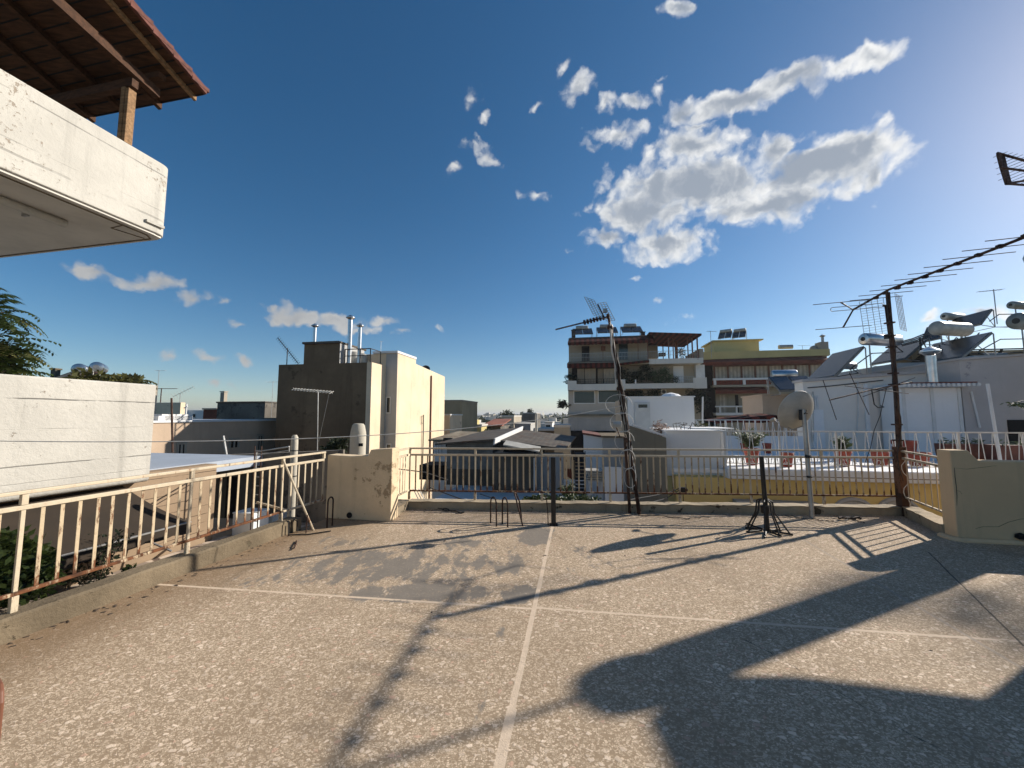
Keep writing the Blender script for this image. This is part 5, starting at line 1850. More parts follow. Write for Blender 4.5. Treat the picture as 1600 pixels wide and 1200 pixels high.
# ---------------------------------------------------------------- flower pots
def pot(px, pbot, ptop, wpx, label, plant=None, yl=None):
    r = ray(px, pbot)
    if yl is None:
        c = EYE + r * ((zt + .004 - 1.6) / r.z)
    else:
        x, z = OH.front(px, pbot, yl); c = OH.w(x, yl, zt + .004)
    dep = (c - EYE).length
    sc = (c.y * CP) / 600
    R_ = wpx * sc / 2 * .84
    H_ = (pbot - ptop) * sc * .96
    t = thing('flower_pot', label, 'flower pot', F(c.x, c.y, c.z, 0), 'terracotta pots on the white roof terrace')
    pr = [(R_ * .66, 0), (R_ * .72, H_ * .1), (R_ * .90, H_ * .72), (R_ * .92, H_ * .80), (R_ * 1.0, H_ * .81), (R_ * 1.02, H_ * .97), (R_ * .98, H_), (R_ * .86, H_), (R_ * .84, H_ * .88)]
    obj('pot', MB().lathe(c, pr, 22), 'terracotta', t, smooth=True)
    obj('soil', MB().lathe(c + Vector((0, 0, H_ * .89)), [(R_ * .83, 0), (R_ * .5, .015)], 16), 'soil', t)
    if plant:
        kind, ph, pw = plant
        rng = random.Random(int(px))
        mb = MB(); ms = MB()
        b = c + Vector((0, 0, H_ * .9))
        for i in range(26 if kind == 'oleander' else 14):
            a = rng.uniform(0, 6.28); q = b.copy(); d = Vector((math.cos(a) * rng.uniform(.05, .75), math.sin(a) * rng.uniform(.05, .75), 1)).normalized()
            P = [q.copy()]
            L = ph * rng.uniform(.55, 1.05)
            for k in range(7):
                d = (d + Vector((rng.uniform(-.12, .12), rng.uniform(-.12, .12), -.03))).normalized()
                q = q + d * L / 7; P.append(q.copy())
                if k > 0:
                    for m_ in range(5):
                        dd = (d * .7 + Vector((rng.gauss(0, .7), rng.gauss(0, .7), rng.gauss(.05, .4)))).normalized()
                        s_ = dd.orthogonal().normalized(); LL = pw * rng.uniform(.6, 1.1); mm = q + dd * LL * .5
                        mb.add([q, mm + s_ * .013, q + dd * LL, mm - s_ * .013], [(0, 1, 2, 3)])
            ms.tube(P, .006, 4)
        obj('leaves', mb, 'leaf_ol', t)
        obj('stems', ms, 'bark', t)
    return t


pot(1175, 726, 700, 26, 'terracotta pot with the bushiest oleander, leftmost on the white roof terrace', ('oleander', .50, .17))
pot(1230, 729, 707, 22, 'small empty terracotta pot between the umbrella stand and the dish pole')
pot(1318, 728, 703, 26, 'terracotta pot with a small oleander right of the dish pole', ('oleander', .36, .15))
pot(1376, 727, 705, 28, 'empty terracotta pot left of the corner mast')
pot(1436, 728, 706, 34, 'wide empty terracotta pot right of the corner mast')
pot(1415, 716, 684, 36, 'tall terracotta pot standing further back behind the corner mast', None, 2.6)
pot(1199, 696, 680, 16, 'distant terracotta pot beside the rear white railing', None, 4.2)
pot(1163, 692, 678, 14, 'distant terracotta pot with a thin plant by the rear railing', ('sprig', .35, .12), 4.6)
for (a, b, y0, y1, yl, lab) in ((1478, 1556, 694, 712, 2.2, 'long terracotta planter box behind the right parapet wall'), (1560, 1640, 696, 716, 1.8, 'second long planter box at the right edge of the roof terrace')):
    x0, _ = OH.front(a, y1, yl); x1, _ = OH.front(b, y1, yl)
    z0_, z1_ = zt + .004, OH.front((a + b) / 2, y0, yl)[1]
    c = OH.w(x0, yl, z0_)
    t = thing('planter_box', lab, 'planter', F(c.x, c.y, z0_, 10), 'planter boxes on the white roof terrace')
    obj('box', MB().prism([OH.w(x0 + .04, yl, z0_), OH.w(x1 - .04, yl, z0_), OH.w(x1, yl, z1_), OH.w(x0, yl, z1_)], OH.ey * .34), 'planter', t, bevel=.012)
    mb = MB(); rng = random.Random(int(a))
    for i in range(9):
        leaf_clump(mb, OH.w(rng.uniform(x0 + .1, x1 - .1), yl + .17, z1_ + .05), .12, 16, .13, rng, .8, .3)
    obj('leaves', mb, 'leaf_ol', t)

# pale block at the left end of the terrace
PB = F(*DY(1042, 735, 10.1)[:2], 0, 10)
q = PB.fr(1042, 674, 1134, 738)
t = thing('pale_roof_block', 'plain pale grey block between the olive wall and the white roof terrace', 'wall', F(*DY(1042, 735, 10.1)[:2], 0, 10))
obj('block', MB().box(PB, 0, q[1], 0, 2.2, q[2] - .1, q[3]), 'white', t)
obj('coping', MB().box(PB, -.03, q[1] + .03, -.03, 2.2, q[3] + .002, q[3] + .03), 'white_roof', t)
obj('ledge', MB().box(PB, q[1] - .5, q[1] + .55, .9, 2.3, q[3] + .034, q[3] + .06), 'white_roof', t)
# ochre side wall with a lamp bracket
f_ = F(*DY(1100, 780, 8.7)[:2], 0, 10)
q = DY(1067, 765, 8.5)
fr = F(q.x, q.y, q.z, 10)
t = thing('wall_lamp', 'black wall lamp with two cables on the ochre wall left of the stand', 'lamp', fr)
obj('case', MB().box(fr, -.08, .06, -.08, .05, -.05, .05).box(fr, .062, .09, -.05, .03, -.03, .03), 'black', t, bevel=.01)
a1, a2 = DY(985, 781, 7.4), DY(1000, 790, 7.4)
obj('cable', MB().tube([fr.w(-.08, 0, .02), fr.w(-.35, -.15, -.06), a1], .012, 6).tube([fr.w(-.08, 0, -.02), fr.w(-.4, -.25, -.15), a2], .010, 6).tube([fr.w(0, 0, -.05), fr.w(.01, .02, -.25)], .008, 5), 'cable', t, smooth=True)
# olive wall with sloping white coping
OW = F(*DY(983, 720, 9.9)[:2], 0, 10)
xr = OW.front(1042, 720)[0]
za, zb_ = OW.front(985, 664)[1], OW.front(1042, 684)[1]
t = thing('sloping_wall', 'stained olive concrete wall with a sloping white coping behind the leaning mast', 'wall', F(*DY(983, 720, 9.9)[:2], -2, 10))
obj('wall', MB().prism([OW.w(0, 0, -2), OW.w(xr, 0, -2), OW.w(xr, 0, zb_), OW.w(0, 0, za)], OW.ey * .25), 'olive', t)
obj('coping', MB().prism([OW.w(.12, -.04, za - .02), OW.w(xr + .03, -.04, zb_ + .01), OW.w(xr + .03, -.04, zb_ + .05), OW.w(.12, -.04, za + .03)], OW.ey * .42), 'white_roof', t)
# grey and white lean-to boxes left of it
def block(x0, y0, x1, y1, Y, dep, m_, label, name, cat, top=None, base=-2.5, roof=None, az=10):
    c = DY(x0, (y0 + y1) / 2, Y)
    f_ = F(c.x, c.y, 0, az)
    q = f_.fr(x0, y0, x1, y1)
    t = thing(name, label, cat, F(c.x, c.y, base, az))
    zl = q[3]; zr_ = q[3] if top is None else f_.front(x1, top)[1]
    obj('body', MB().prism([f_.w(q[0], 0, base), f_.w(q[1], 0, base), f_.w(q[1], 0, zr_), f_.w(q[0], 0, zl)], f_.ey * dep), m_, t)
    if roof:
        obj('roof', MB().prism([f_.w(q[0] - .04, -.05, zl + .003), f_.w(q[1] + .04, -.05, zr_ + .003), f_.w(q[1] + .04, -.05, zr_ + .055), f_.w(q[0] - .04, -.05, zl + .055)], f_.ey * (dep + .1)), roof, t)
    return t, f_, q


block(913, 679, 943, 760, 11.5, 2, 'white', 'white lean-to box with a red tiled edge left of the leaning mast', 'lean_to', 'shed', top=684, roof='tile')
block(943, 684, 984, 790, 11.2, 2, 'render_gr', 'dull grey-green wall between the white lean-to and the leaning mast', 'grey_wall', 'wall', roof='kerb')
block(945, 730, 974, 764, 9.6, .06, 'white', 'white board standing behind the far railing left of the leaning mast', 'white_board', 'board', base=-.6)
# stack of pale planks
c = DY(918, 752, 9.9)
fr = F(c.x, c.y, c.z, 6)
t = thing('plank_stack', 'stack of pale planks on a trestle behind the far railing', 'plank stack', F(c.x, c.y, -1.2, 6))
w_ = DY(945, 752, 9.9).x - c.x
pk = obj('plank', MB().box(fr, 0, w_, 0, .5, 0, .03), 'dish', t)
for k in range(1, 6):
    twin(pk, t, (random.uniform(-.05, .03), random.uniform(-.04, .04), .048 * k))
lg = obj('leg', MB().box(fr, .06, .10, .05, .09, -1.2 - c.z, -.004), 'frame_w', t)
twin(lg, t, (w_ - .16, 0, 0)); twin(lg, t, (w_ - .16, .36, 0)); twin(lg, t, (0, .36, 0))
# black louvred stack
c = DY(899, 740, 11)
fr = F(c.x, c.y, -2, 8)
t = thing('louvre_screen', 'black slatted screen beside the black post beyond the far railing', 'screen', fr)
x1_ = DY(914, 740, 11).x - c.x
h0, h1 = DY(899, 790, 11).z + 2, DY(899, 705, 11).z + 2
fm = obj('frame', MB().box(fr, -.02, .0, 0, .1, 0, h1), 'black', t)
twin(fm, t, (x1_ + .02, 0, 0))
sl_ = obj('slat', MB().prism([fr.w(.004, 0, h0), fr.w(x1_ - .004, 0, h0), fr.w(x1_ - .004, .09, h0 + .05), fr.w(.004, .09, h0 + .05)], (0, 0, .012)), 'black', t)
for k in range(1, 15):
    twin(sl_, t, (0, 0, (h1 - h0) / 15 * k))

# ================================================================ WHITE ROOF HOUSE ON THE RIGHT
WB = F(*DY(1257, 640, 15)[:2], 0, 10)
x1 = WB.front(1510, 640)[0]
za, zb_ = WB.front(1257, 597)[1], WB.front(1508, 579)[1]
t = thing('white_roof_house', 'shaded white house on the roof terrace at right, below the water heaters', 'house', F(*DY(1257, 640, 15)[:2], zt, 10))
obj('wall', MB().prism([WB.w(0, 0, zt + .004), WB.w(x1, 0, zt + .004), WB.w(x1, 0, zb_), WB.w(0, 0, za)], WB.ey * .6), 'lilac', t)
obj('rear_rooms', MB().box(WB, 3.2, x1 - .01, .61, 7, zt + .004, za), 'lilac', t)
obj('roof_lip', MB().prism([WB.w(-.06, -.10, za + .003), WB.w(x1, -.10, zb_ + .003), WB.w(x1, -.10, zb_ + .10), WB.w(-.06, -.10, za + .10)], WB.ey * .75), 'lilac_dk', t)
q = WB.fr(1384, 613, 1402, 690)
obj('shutter_door', MB().box(WB, q[0], q[1], -.05, -.004, zt + .01, q[3]), 'shut', t, bevel=.01)
obj('door_post', MB().box(WB, WB.front(1352, 660)[0], WB.front(1357, 660)[0], -.10, -.004, zt + .01, WB.front(1355, 600)[1]), 'white', t)
q = WB.fr(1272, 618, 1278, 640)
window(t, WB, q, -.004, pane='glass')
q = WB.fr(1280, 640, 1287, 690)
obj('side_door', MB().box(WB, q[0] - .25, q[1], -.04, -.004, zt + .01, q[3]), 'white', t)
# metal cupboard shed in front of it
q = WB.fr(1411, 606, 1505, 694, -1.1)
obj('metal_shed', MB().box(WB, q[0], q[1], -1.1, -.12, zt + .008, q[3]), 'white', t, label='pale sheet metal store under a red edged roof')
mb = MB()
for f in (0, .48, .93):
    xx = q[0] + (q[1] - q[0]) * f
    mb.box(WB, xx, xx + .10, -1.13, -1.104, zt + .01, q[3] - .004)
obj('shed_rib', mb, 'frame_w', t)
q2 = WB.front(1528, 603, -1.5)
mb = MB()
nn = 16
for i in range(nn):
    xx = q[0] - .2 + (q2[0] - q[0] + .2) * i / (nn - 1)
    mb.lathe(WB.w(xx, -1.55, q[3] + .07), [(.06, 0), (.06, 1.4)], 6, WB.ey)
obj('shed_roof', mb, 'frame_w', t)
obj('shed_roof_edge', MB().box(WB, q[0] - .2, q2[0], -1.50, -1.44, q[3] + .135, q[3] + .17), 'awn_brick', t)
# nearer lilac wall
LWF = F(*DY(1506, 640, 13.2)[:2], 0, 10)
za2 = LWF.front(1512, 563)[1]; zb2 = LWF.front(1600, 553)[1]
xe = LWF.front(1600, 640)[0] + 3
t = thing('lilac_wall_house', 'bluish shaded house wall at the right edge behind the white railing', 'house', F(*DY(1506, 640, 13.2)[:2], zt, 10))
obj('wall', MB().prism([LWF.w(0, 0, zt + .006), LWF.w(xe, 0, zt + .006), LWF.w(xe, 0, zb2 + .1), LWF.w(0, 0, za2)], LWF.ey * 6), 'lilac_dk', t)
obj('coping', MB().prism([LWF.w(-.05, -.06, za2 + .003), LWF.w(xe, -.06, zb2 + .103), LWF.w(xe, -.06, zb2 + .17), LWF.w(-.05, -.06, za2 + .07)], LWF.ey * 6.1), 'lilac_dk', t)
q = LWF.fr(1512, 612, 1519, 668)
obj('pipe', MB().tube([LWF.w(q[0] + .1, -.06, q[3]), LWF.w(q[1] + .12, -.06, q[2])], .03, 6), 'frame_w', t)
q = LWF.fr(1576, 656, 1640, 712)
obj('dark_door', MB().box(LWF, q[0], q[1], -.03, .01, zt + .01, q[3]), 'cork', t)
p0 = DY(1562, 705, 9.4); p1 = DY(1543, 600, 9.9)
p0.z = zt
solo('awning_post', MB().tube([p0, p1], .035, 8), 'frame_w', 'slanting white post before the bluish wall at right', 'post', smooth=True)
p0 = DY(1600, 628, 9); 
mb = MB(); rng = random.Random(4)
for i in range(5):
    leaf_clump(mb, DY(1578 + i * 6, 632 + rng.uniform(-4, 3), 9), .09, 14, .1, rng, .6)
t = thing('hanging_plant', 'small sprig of leaves hanging into view at the right edge', 'plant', F(p0.x, p0.y, p0.z, 0))
obj('leaves', mb, 'leaf', t); obj('stem', MB().tube([DY(1575, 632, 9), DY(1600, 626, 9), DY(1625, 616, 9), DY(1640, 590, 9)], .012, 5), 'black', t)

# upper parapets behind the white house
UP = F(*DY(1395, 590, 17)[:2], 0, 10)
a_ = UP.front(1405, 585)[0]; b_ = UP.front(1508, 585)[0]
t = thing('upper_parapet', 'weathered concrete parapet under the water heaters at right', 'wall', F(*DY(1395, 590, 17)[:2], za, 10))
obj('wall', MB().box(UP, a_, b_ + 1.5, 0, 4, za + .2, UP.front(1450, 566)[1]), 'render_gr', t)
obj('band', MB().box(UP, UP.front(1345, 585)[0], b_ + 1.5, -.5, -.02, za + .12, UP.front(1450, 582)[1]), 'lilac_dk', t)
# green netting behind
q0, q1 = DY(1402, 545, 19), DY(1440, 560, 19)
solo('green_netting', MB().box(F(q0.x, q0.y, 0, 10), 0, q1.x - q0.x, 0, .03, q1.z, q0.z), 'green_net', 'strip of green netting between the water heaters', 'netting')
# flue of the white house
q = DY(1458, 604, 13.4); q_t = DY(1456, 556, 13.4)
flue((q.x, q.y, q.z), q_t.z - q.z, .14, 'thick silver flue with a flat cap above the sheet metal store')

# ---------------------------------------------------------------- water heaters on the right
def heater_side(px_tank, py_tank, rpx, lpx, foot, head, Y, depthw, label, tankm='tank', cap=True, dark=True):
    """a heater seen almost from the side: collector from foot to head (sight points), tank above"""
    a = DY(*foot, Y); b = DY(*head, Y)
    f_ = F(a.x, a.y, a.z, 10)
    t = thing('solar_water_heater', label, 'water heater', f_, 'solar water heaters on the roofs')
    d = (b - a)
    nrm = Vector((-d.z, 0, d.x)).normalized()
    bk = f_.ey * depthw
    col = obj('collector', MB().prism([a, b, b + nrm * .09, a + nrm * .09], bk), 'panel_back', t)
    obj('glazing', MB().prism([a + d * .03 + nrm * .093 + f_.ey * .03, b - d * .03 + nrm * .093 + f_.ey * .03, b - d * .03 + nrm * .10 + f_.ey * .03, a + d * .03 + nrm * .10 + f_.ey * .03], bk - f_.ey * .06), 'panel', col)
    c = DY(px_tank, py_tank, Y)
    sc = Y / 600
    r = rpx * sc; L = lpx * sc
    ax = (f_.ex * .93 + f_.ey * .36).normalized()
    prof = [(r * .3, -.05), (r * .8, -.03), (r, .03), (r, L - .03), (r * .8, L + .03), (r * .3, L + .05)]
    obj('tank', MB().lathe(c - ax * L / 2, prof, 22, ax), tankm, t, smooth=True)
    if cap:
        obj('end_cap', MB().lathe(c - ax * (L / 2 + .06), [(r * .35, 0), (r * .35, .03)], 12, ax), 'black', t)
    mb = MB()
    for s_ in (-.35, .35):
        q = c + ax * L * s_
        mb.bar(q - Vector((0, 0, r * .9)), Vector((q.x, q.y, a.z - .1)), .025)
    mb.bar(b, Vector((b.x, b.y, a.z - .1)), .022).bar(b + bk, Vector((b.x, b.y, a.z - .1)) + f_.ey * depthw, .022)
    mb.bar(a + bk, Vector((b.x, b.y, a.z - .1)) + bk, .02).bar(a, Vector((b.x, b.y, a.z - .1)), .02)
    mb.bar(a + d * .5, Vector((b.x, b.y, a.z - .1)), .016)
    for s_ in (-.35, .35):
        q = c + ax * L * s_
        mb.bar(Vector((q.x, q.y, a.z - .1)), Vector((b.x, b.y, a.z - .1)), .018)
    mb.bar(Vector((b.x, b.y, a.z - .1)), Vector((b.x, b.y, a.z - .1)) + bk, .018)
    obj('stand', mb, 'galv', t)
    P = [c + ax * L * .45 + Vector((0, 0, -r)), c + ax * L * .5 + Vector((.1, -.1, -r * 2)), b + Vector((.2, -.05, -.25)), a.lerp(b, .3) + Vector((.15, -.05, -.05))]
    obj('hose', MB().tube(P, .022, 6), 'cable', t, smooth=True)
    return t


heater_side(1376, 531, 9.5, 66, (1306, 590), (1352, 543), 15.6, 2.0, 'pale water heater behind the corner mast with its collector sloping down to the left', tankm='silver')
heater_side(1486, 514, 11, 62, (1416, 562), (1452, 531), 17.5, 2.2, 'cream water heater in the middle of the right-hand row with looping hoses', cap=False)
heater_side(1489, 495, 6, 36, (1470, 530), (1480, 505), 21, 1.2, 'small far water heater seen above the cream one')
heater_side(1611, 503, 13, 62, (1505, 560), (1552, 521), 15.4, 2.6, 'large grey water heater cut by the right edge of the view', tankm='tank_g')
heater_side(1600, 478, 6, 56, (1534, 508), (1552, 484), 19, 2.0, 'upper dark water heater at the right edge above the large grey one', tankm='tank_g')
heater_side(1316, 571, 6, 46, (1279, 600), (1298, 581), 19, 1.4, 'low silver water heater left of the collector behind the satellite dish', tankm='silver', cap=False)
q = DY(1248, 604, 18)
p = DY(1228, 617, 18)
t = solar((DY(1236, 615, 18.5).x, 18.5, DY(1236, 618, 18.5).z), 15, 'silver water heater on the pinkish roof room above the satellite dish', 1.7, .85, 1.0, tank='silver', tl=1.05, tank_dy=.25)
# bundle of black pipes between heaters
P0, P1 = DY(1410, 537, 16.5), DY(1455, 522, 16.8)
mb = MB()
for i in range(4):
    o_ = Vector((0, .05 * i, .06 * (i - 1.5)))
    mb.tube([P0 + o_, P0.lerp(P1, .5) + o_ + Vector((0, 0, -.04)), P1 + o_], .03, 5)
mb.tube([P0.lerp(P1, .6), P0.lerp(P1, .6) + Vector((0, 0, -.55))], .04, 6)
solo('pipe_bundle', mb, 'cable', 'bundle of black pipes running between two water heaters at right', 'pipes')
a = DY(1556, 486, 17)
mast(a.x, a.y, a.z - .6, DY(1554, 452, 17).z, 'small yagi aerial above the water heaters at the right', L=1.25, n=8, d=(-1, -.1, -.12), el=.14, r=.018, mat='galv')
# rooftop behind heaters: a parapet block for them to stand on
f_ = F(*DY(1410, 560, 17.2)[:2], 0, 10)
t = thing('heater_roof', 'flat roof block carrying the right-hand row of water heaters', 'building', F(*DY(1410, 560, 17.2)[:2], 0, 10))
obj('slab', MB().box(f_, 0, 9, 1.2, 9, .5, f_.front(1450, 563)[1] - .05), 'render_gr', t)
f2 = F(*DY(1510, 561, 15.2)[:2], 0, 10)
obj('upper_slab', MB().box(f2, -.1, 5, -.4, 6, za2 + .18, f2.front(1550, 557)[1]), 'render_gr', t)

# dark clutter packed between the heaters
f3 = F(*DY(1425, 560, 18.2)[:2], 0, 10)
q = f3.fr(1425, 546, 1520, 575)
t = thing('roof_room', 'dull brown roof room wedged between the water heaters at right', 'building', F(*DY(1425, 560, 18.2)[:2], 0, 10))
obj('wall', MB().box(f3, 0, q[1], 0, 1.0, 1.0, q[3]), 'tan', t)
obj('roof_edge', MB().box(f3, -.1, q[1] + .1, -.1, 1.05, q[3] + .003, q[3] + .08), 'render_gr', t)
f4 = F(*DY(1520, 545, 16.4)[:2], 0, 10)
q = f4.fr(1520, 543, 1640, 566)
t = thing('pipe_rack', 'dark rack of pipes and cisterns behind the large grey water heater', 'pipe rack', F(*DY(1520, 545, 16.4)[:2], 2.5, 10))
obj('rail', MB().box(f4, 0, q[1], .2, .26, q[3] - .05, q[3]).box(f4, 0, q[1], .2, .26, q[2], q[2] + .06).box(f4, 0, .06, .2, .26, q[2] + .061, q[3] - .051).box(f4, 1.2, 1.26, .2, .26, q[2] + .061, q[3] - .051), 'black', t)
obj('backing', MB().box(f4, 0, q[1], .3, .34, q[2] - .3, q[3] - .06), 'tan', t)
obj('cistern', MB().tube([f4.w(.3, .05, q[2] + .22), f4.w(1.15, .05, q[2] + .22)], .2, 14), 'tank_g', t, smooth=True)
for k in range(4):
    z = q[2] + .12 + .1 * k
    obj('pipe', MB().tube([f4.w(-.5 - .1 * k, -.1, z - .2), f4.w(.0, .12, z), f4.w(q[1], .12, z + .02)], .022, 6), 'cable', t, smooth=True)
P0, P1 = DY(1440, 530, 17), DY(1530, 520, 16.8)
solo('hose_loop', MB().tube([P0, P0 + Vector((.2, 0, -.45)), P0.lerp(P1, .4) + Vector((0, 0, -.6)), P0.lerp(P1, .6) + Vector((0, 0, -.1)), P0.lerp(P1, .8) + Vector((0, 0, -.55)), P1], .026, 6), 'cable', 'looping black hose hanging between the cream and the grey water heaters', 'hose', smooth=True)

# rusty frame aerial cut by the right edge, on its chimney
ch = F(8.56, 5.95, -1, 24)
t = thing('chimney_stack', 'tall rendered chimney just outside the right edge whose shadow falls on the terrace', 'chimney', ch, 'flues and chimneys on the roofs')
obj('stack', MB().box(ch, -.15, .15, -.155, .155, 0, 5.02), 'pier_r', t)
obj('cowl', MB().lathe(ch.w(0, 0, 5.025), [(.12, 0), (.22, .06), (.24, .16), (.2, .26), (.05, .32)], 18), 'galv', t, smooth=True)
obj('rod', MB().tube([ch.w(0, .02, 5.3), ch.w(-.03, .1, 6.75)], .022, 8), 'rust', t)
tp = thing('frame_aerial', 'rusty framed aerial at the upper right edge of the view', 'aerial', F(8.02, 5.8, 5.3, 0))
a, b, c = DY(1561, 239, 5.75), DY(1567, 262, 5.75), DY(1575, 287, 5.75)
obj('plate', MB().prism([a + Vector((-.0, 0, .0)), b, c, c + Vector((.065, 0, -.0)), b + Vector((.08, 0, 0)), a + Vector((.085, 0, .0))], (.0, .04, 0)), 'rust', tp)
for (p_, e_) in ((a, DY(1640, 262, 5.75)), (b, DY(1640, 272, 5.75)), (c, DY(1640, 292, 5.75)), (c, DY(1640, 276, 5.75))):
    obj('arm', MB().tube([p_ + Vector((-.03, 0, 0)), e_], .018, 6), 'rust', tp)
rd = None
for k in range(6):
    for m_ in range(5):
        x0_, y0_ = 1552 + k * 8 + m_ * 2, 246 + m_ * 9 + k * 1.6
        q0, q1 = DY(x0_, y0_, 5.85), DY(x0_ + 22, y0_ - 9, 5.6)
        obj('element', MB().tube([q0, q1], .004, 4), 'rust', tp)

# ---------------------------------------------------------------- unseen stair house, its outline shaped to cast the terrace shadow
SH = F(8.0, 4.70, 0, 0)
t = thing('shadow_stair_house', 'unseen stair house outside the right edge, shaped to shade the near terrace', 'building', SH)
obj('wall', MB().box(SH, 0, 3.5, -8, 0, 0, 3.70), 'pier_r', t)
obj('roof_slab', MB().box(SH, -.04, 3.6, -8, .03, 3.703, 3.92), 'white', t)
obj('canopy', MB().prism([(8.0, 4.735, 2.95), (8.0, 5.52, 3.60), (8.0, 5.42, 3.90), (8.0, 4.735, 3.90)], (.5, 0, 0)), 'white', t)  # solid wedge following the wanted shadow outline
# tree added far out of view so its crown blurs the light on the terrace
far = Vector((3.25, 3.08, 0)) + SUN * 30
tt = thing('shadow_tree', 'unseen tree added far beyond the right edge to soften the light', 'tree', F(far.x, far.y, -9, 0))
mb = MB(); rng = random.Random(8)
for i in range(9):
    leaf_clump(mb, far + Vector((rng.uniform(-.5, .5), rng.uniform(-.5, .6), rng.uniform(-.45, .3))), .28, 30, .26, rng, .7, .4)
obj('crown', mb, 'leaf', tt)
obj('trunk', MB().tube([(far.x, far.y, -9), (far.x + .1, far.y, 3), far], [.2, .12, .04], 6), 'bark', tt)

# conduits and stains on the shaded house walls
for (pts, r, m_, lab) in (([(1340, 596), (1341, 640), (1338, 690)], .02, 'frame_w', 'thin white conduit on the left part of the shaded white house wall'),
                          ([(1262, 606), (1300, 603), (1345, 598), (1380, 594)], .018, 'cable', 'black cable running along under the roof lip of the white house'),
                          ([(1270, 612), (1270, 690)], .03, 'galv', 'grey drain pipe at the left end of the white house wall')):
    P = []
    for q in pts:
        x, z = WB.front(*q, -.04)
        P.append(WB.w(x, -.04, z))
    solo('wall_conduit', MB().tube(P, r, 6), m_, lab, 'pipe', 'pipes on the white house', smooth=True)


# ================================================================ APARTMENT BLOCK, RIGHT OF CENTRE
AB = F(*DY(888, 600, 43)[:2], 0, 10)
AL = F(*DY(888, 600, 43)[:2], -9, 10)
t = thing('apartment_block', 'shaded apartment block with red striped awnings and planted balconies behind the leaning mast', 'building', AL)
PR = -1.4                                       # balconies stand this far forward


def A(x0, y0, x1, y1, yl=0.):
    return AB.fr(x0, y0, x1, y1, yl)


w = A(888, 535, 1100, 700)
wt = A(888, 535, 1012, 565)
obj('wall', MB().box(AB, w[0], w[1] - .4, 0, 11, -9, A(888, 565, 1100, 566)[3]), 'cream', t)
obj('top_floor', MB().box(AB, w[0] + .1, wt[1], .05, 9, wt[2] - .1, wt[3] + .4), 'cream', t)
# slabs and parapets
def slab(x0, y0, x1, y1, m_='cream', yl=PR, back=0., name='balcony'):
    q = A(x0, y0, x1, y1, yl)
    return obj(name, MB().box(AB, q[0], q[1], yl, back - .004, q[2], q[3]), m_, t)


slab(887, 565, 1014, 570); slab(1014, 560, 1099, 568, 'band', back=.3)
slab(887, 601, 976, 609); slab(976, 599, 1104, 606)
def para(x0, y0, x1, y1, m_='white', yl=PR):
    q = A(x0, y0, x1, y1, yl)
    return obj('balcony_parapet', MB().box(AB, q[0], q[1], yl - .12, yl + .02, q[2], q[3]), m_, t)


para(887, 595, 901, 610, 'band'); para(901, 600, 963, 610, 'band'); para(961, 593, 977, 610, 'band'); para(977, 599, 1084, 607, 'band'); para(1083, 590, 1104, 607, 'band'); para(992, 593, 994, 600)
q = A(888, 610, 970, 650, -.5)
obj('glazed_front', MB().box(AB, q[0], q[1], -.5, -.004, q[2], q[3] - .05), 'beige_l', t)
window(t, AB, A(896, 610, 930, 631, -.5), -.5, 'white', 'glass_gr', fw=.10)
window(t, AB, A(934, 609, 968, 630, -.5), -.5, 'white', 'glass_gr', fw=.10)
q = A(888, 650, 970, 672, -.9)
obj('roller_shutters', MB().box(AB, q[0], q[1], -.9, -.504, q[2] - .3, q[3]), 'render_gr', t)
obj('shutter_head', MB().box(AB, q[0] - .1, q[1] + .1, -1.1, -.50, q[3] + .005, q[3] + .22), 'olive', t)
q = A(888, 673, 970, 690, -1)
obj('dark_opening', MB().box(AB, q[0], q[1], -1.0, -.45, q[2] - 2, q[3]), 'cork', t)
# doors, curtains, fittings
for r_, m_ in (((909, 541, 921, 564), 'cork'), ((967, 537, 981, 562), 'glass_gr'), ((939, 541, 946, 548), 'frame_b')):
    q = A(*r_)
    obj('door' if r_[3] > 555 else 'wall_box', MB().box(AB, q[0], q[1], -.05, .04, q[2], q[3]), m_, t)
q = A(901, 574, 962, 601, -.3)
obj('recess_shade', MB().box(AB, q[0] - .5, q[1] + .7, -.3, -.1, q[2], q[3]), 'cork', t)  # black box standing for the deep balcony shade
for (a, b) in ((902, 913), (914, 931), (934, 942), (943, 961)):
    q = A(a, 576, b, 599, -.9)
    mb = MB()
    nn = 8
    for i in range(nn):
        x = q[0] + (q[1] - q[0]) * i / nn
        wv = (q[1] - q[0]) / nn
        mb.add([AB.w(x, -.9, q[3]), AB.w(x + wv / 2, -.95, q[3]), AB.w(x + wv / 2, -.98, q[2]), AB.w(x, -.88, q[2])], [(0, 3, 2, 1)])
        mb.add([AB.w(x + wv / 2, -.95, q[3]), AB.w(x + wv, -.9, q[3]), AB.w(x + wv, -.88, q[2]), AB.w(x + wv / 2, -.98, q[2])], [(0, 3, 2, 1)])
    obj('curtain', mb, 'beige', t)
q = A(1052, 572, 1068, 598)
obj('door', MB().box(AB, q[0], q[1], -.06, -.004, q[2], q[3]), 'white', t)
q = A(1032, 609, 1040, 616)
ac = obj('air_conditioner', MB().box(AB, q[0], q[1], -.4, -.004, q[2], q[3]), 'white', t)
obj('fan_grille', MB().lathe(AB.w((q[0] + q[1]) / 2, -.42, (q[2] + q[3]) / 2), [(.2, 0), (.2, .015)], 14, AB.ey), 'black', ac)
q = A(1087, 570, 1101, 578, -.6)
obj('wall_box', MB().box(AB, q[0], q[1], -.6, -.1, q[2] - .9, q[3]), 'frame_w', t)
q = A(970, 606, 1086, 640)
obj('recess_shade', MB().box(AB, A(970, 606, 1030, 640)[0], A(970, 606, 1005, 640)[1], -.02, -.006, q[2], q[3] - .25), 'cork', t)  # black panel in place of the lower balcony's shade
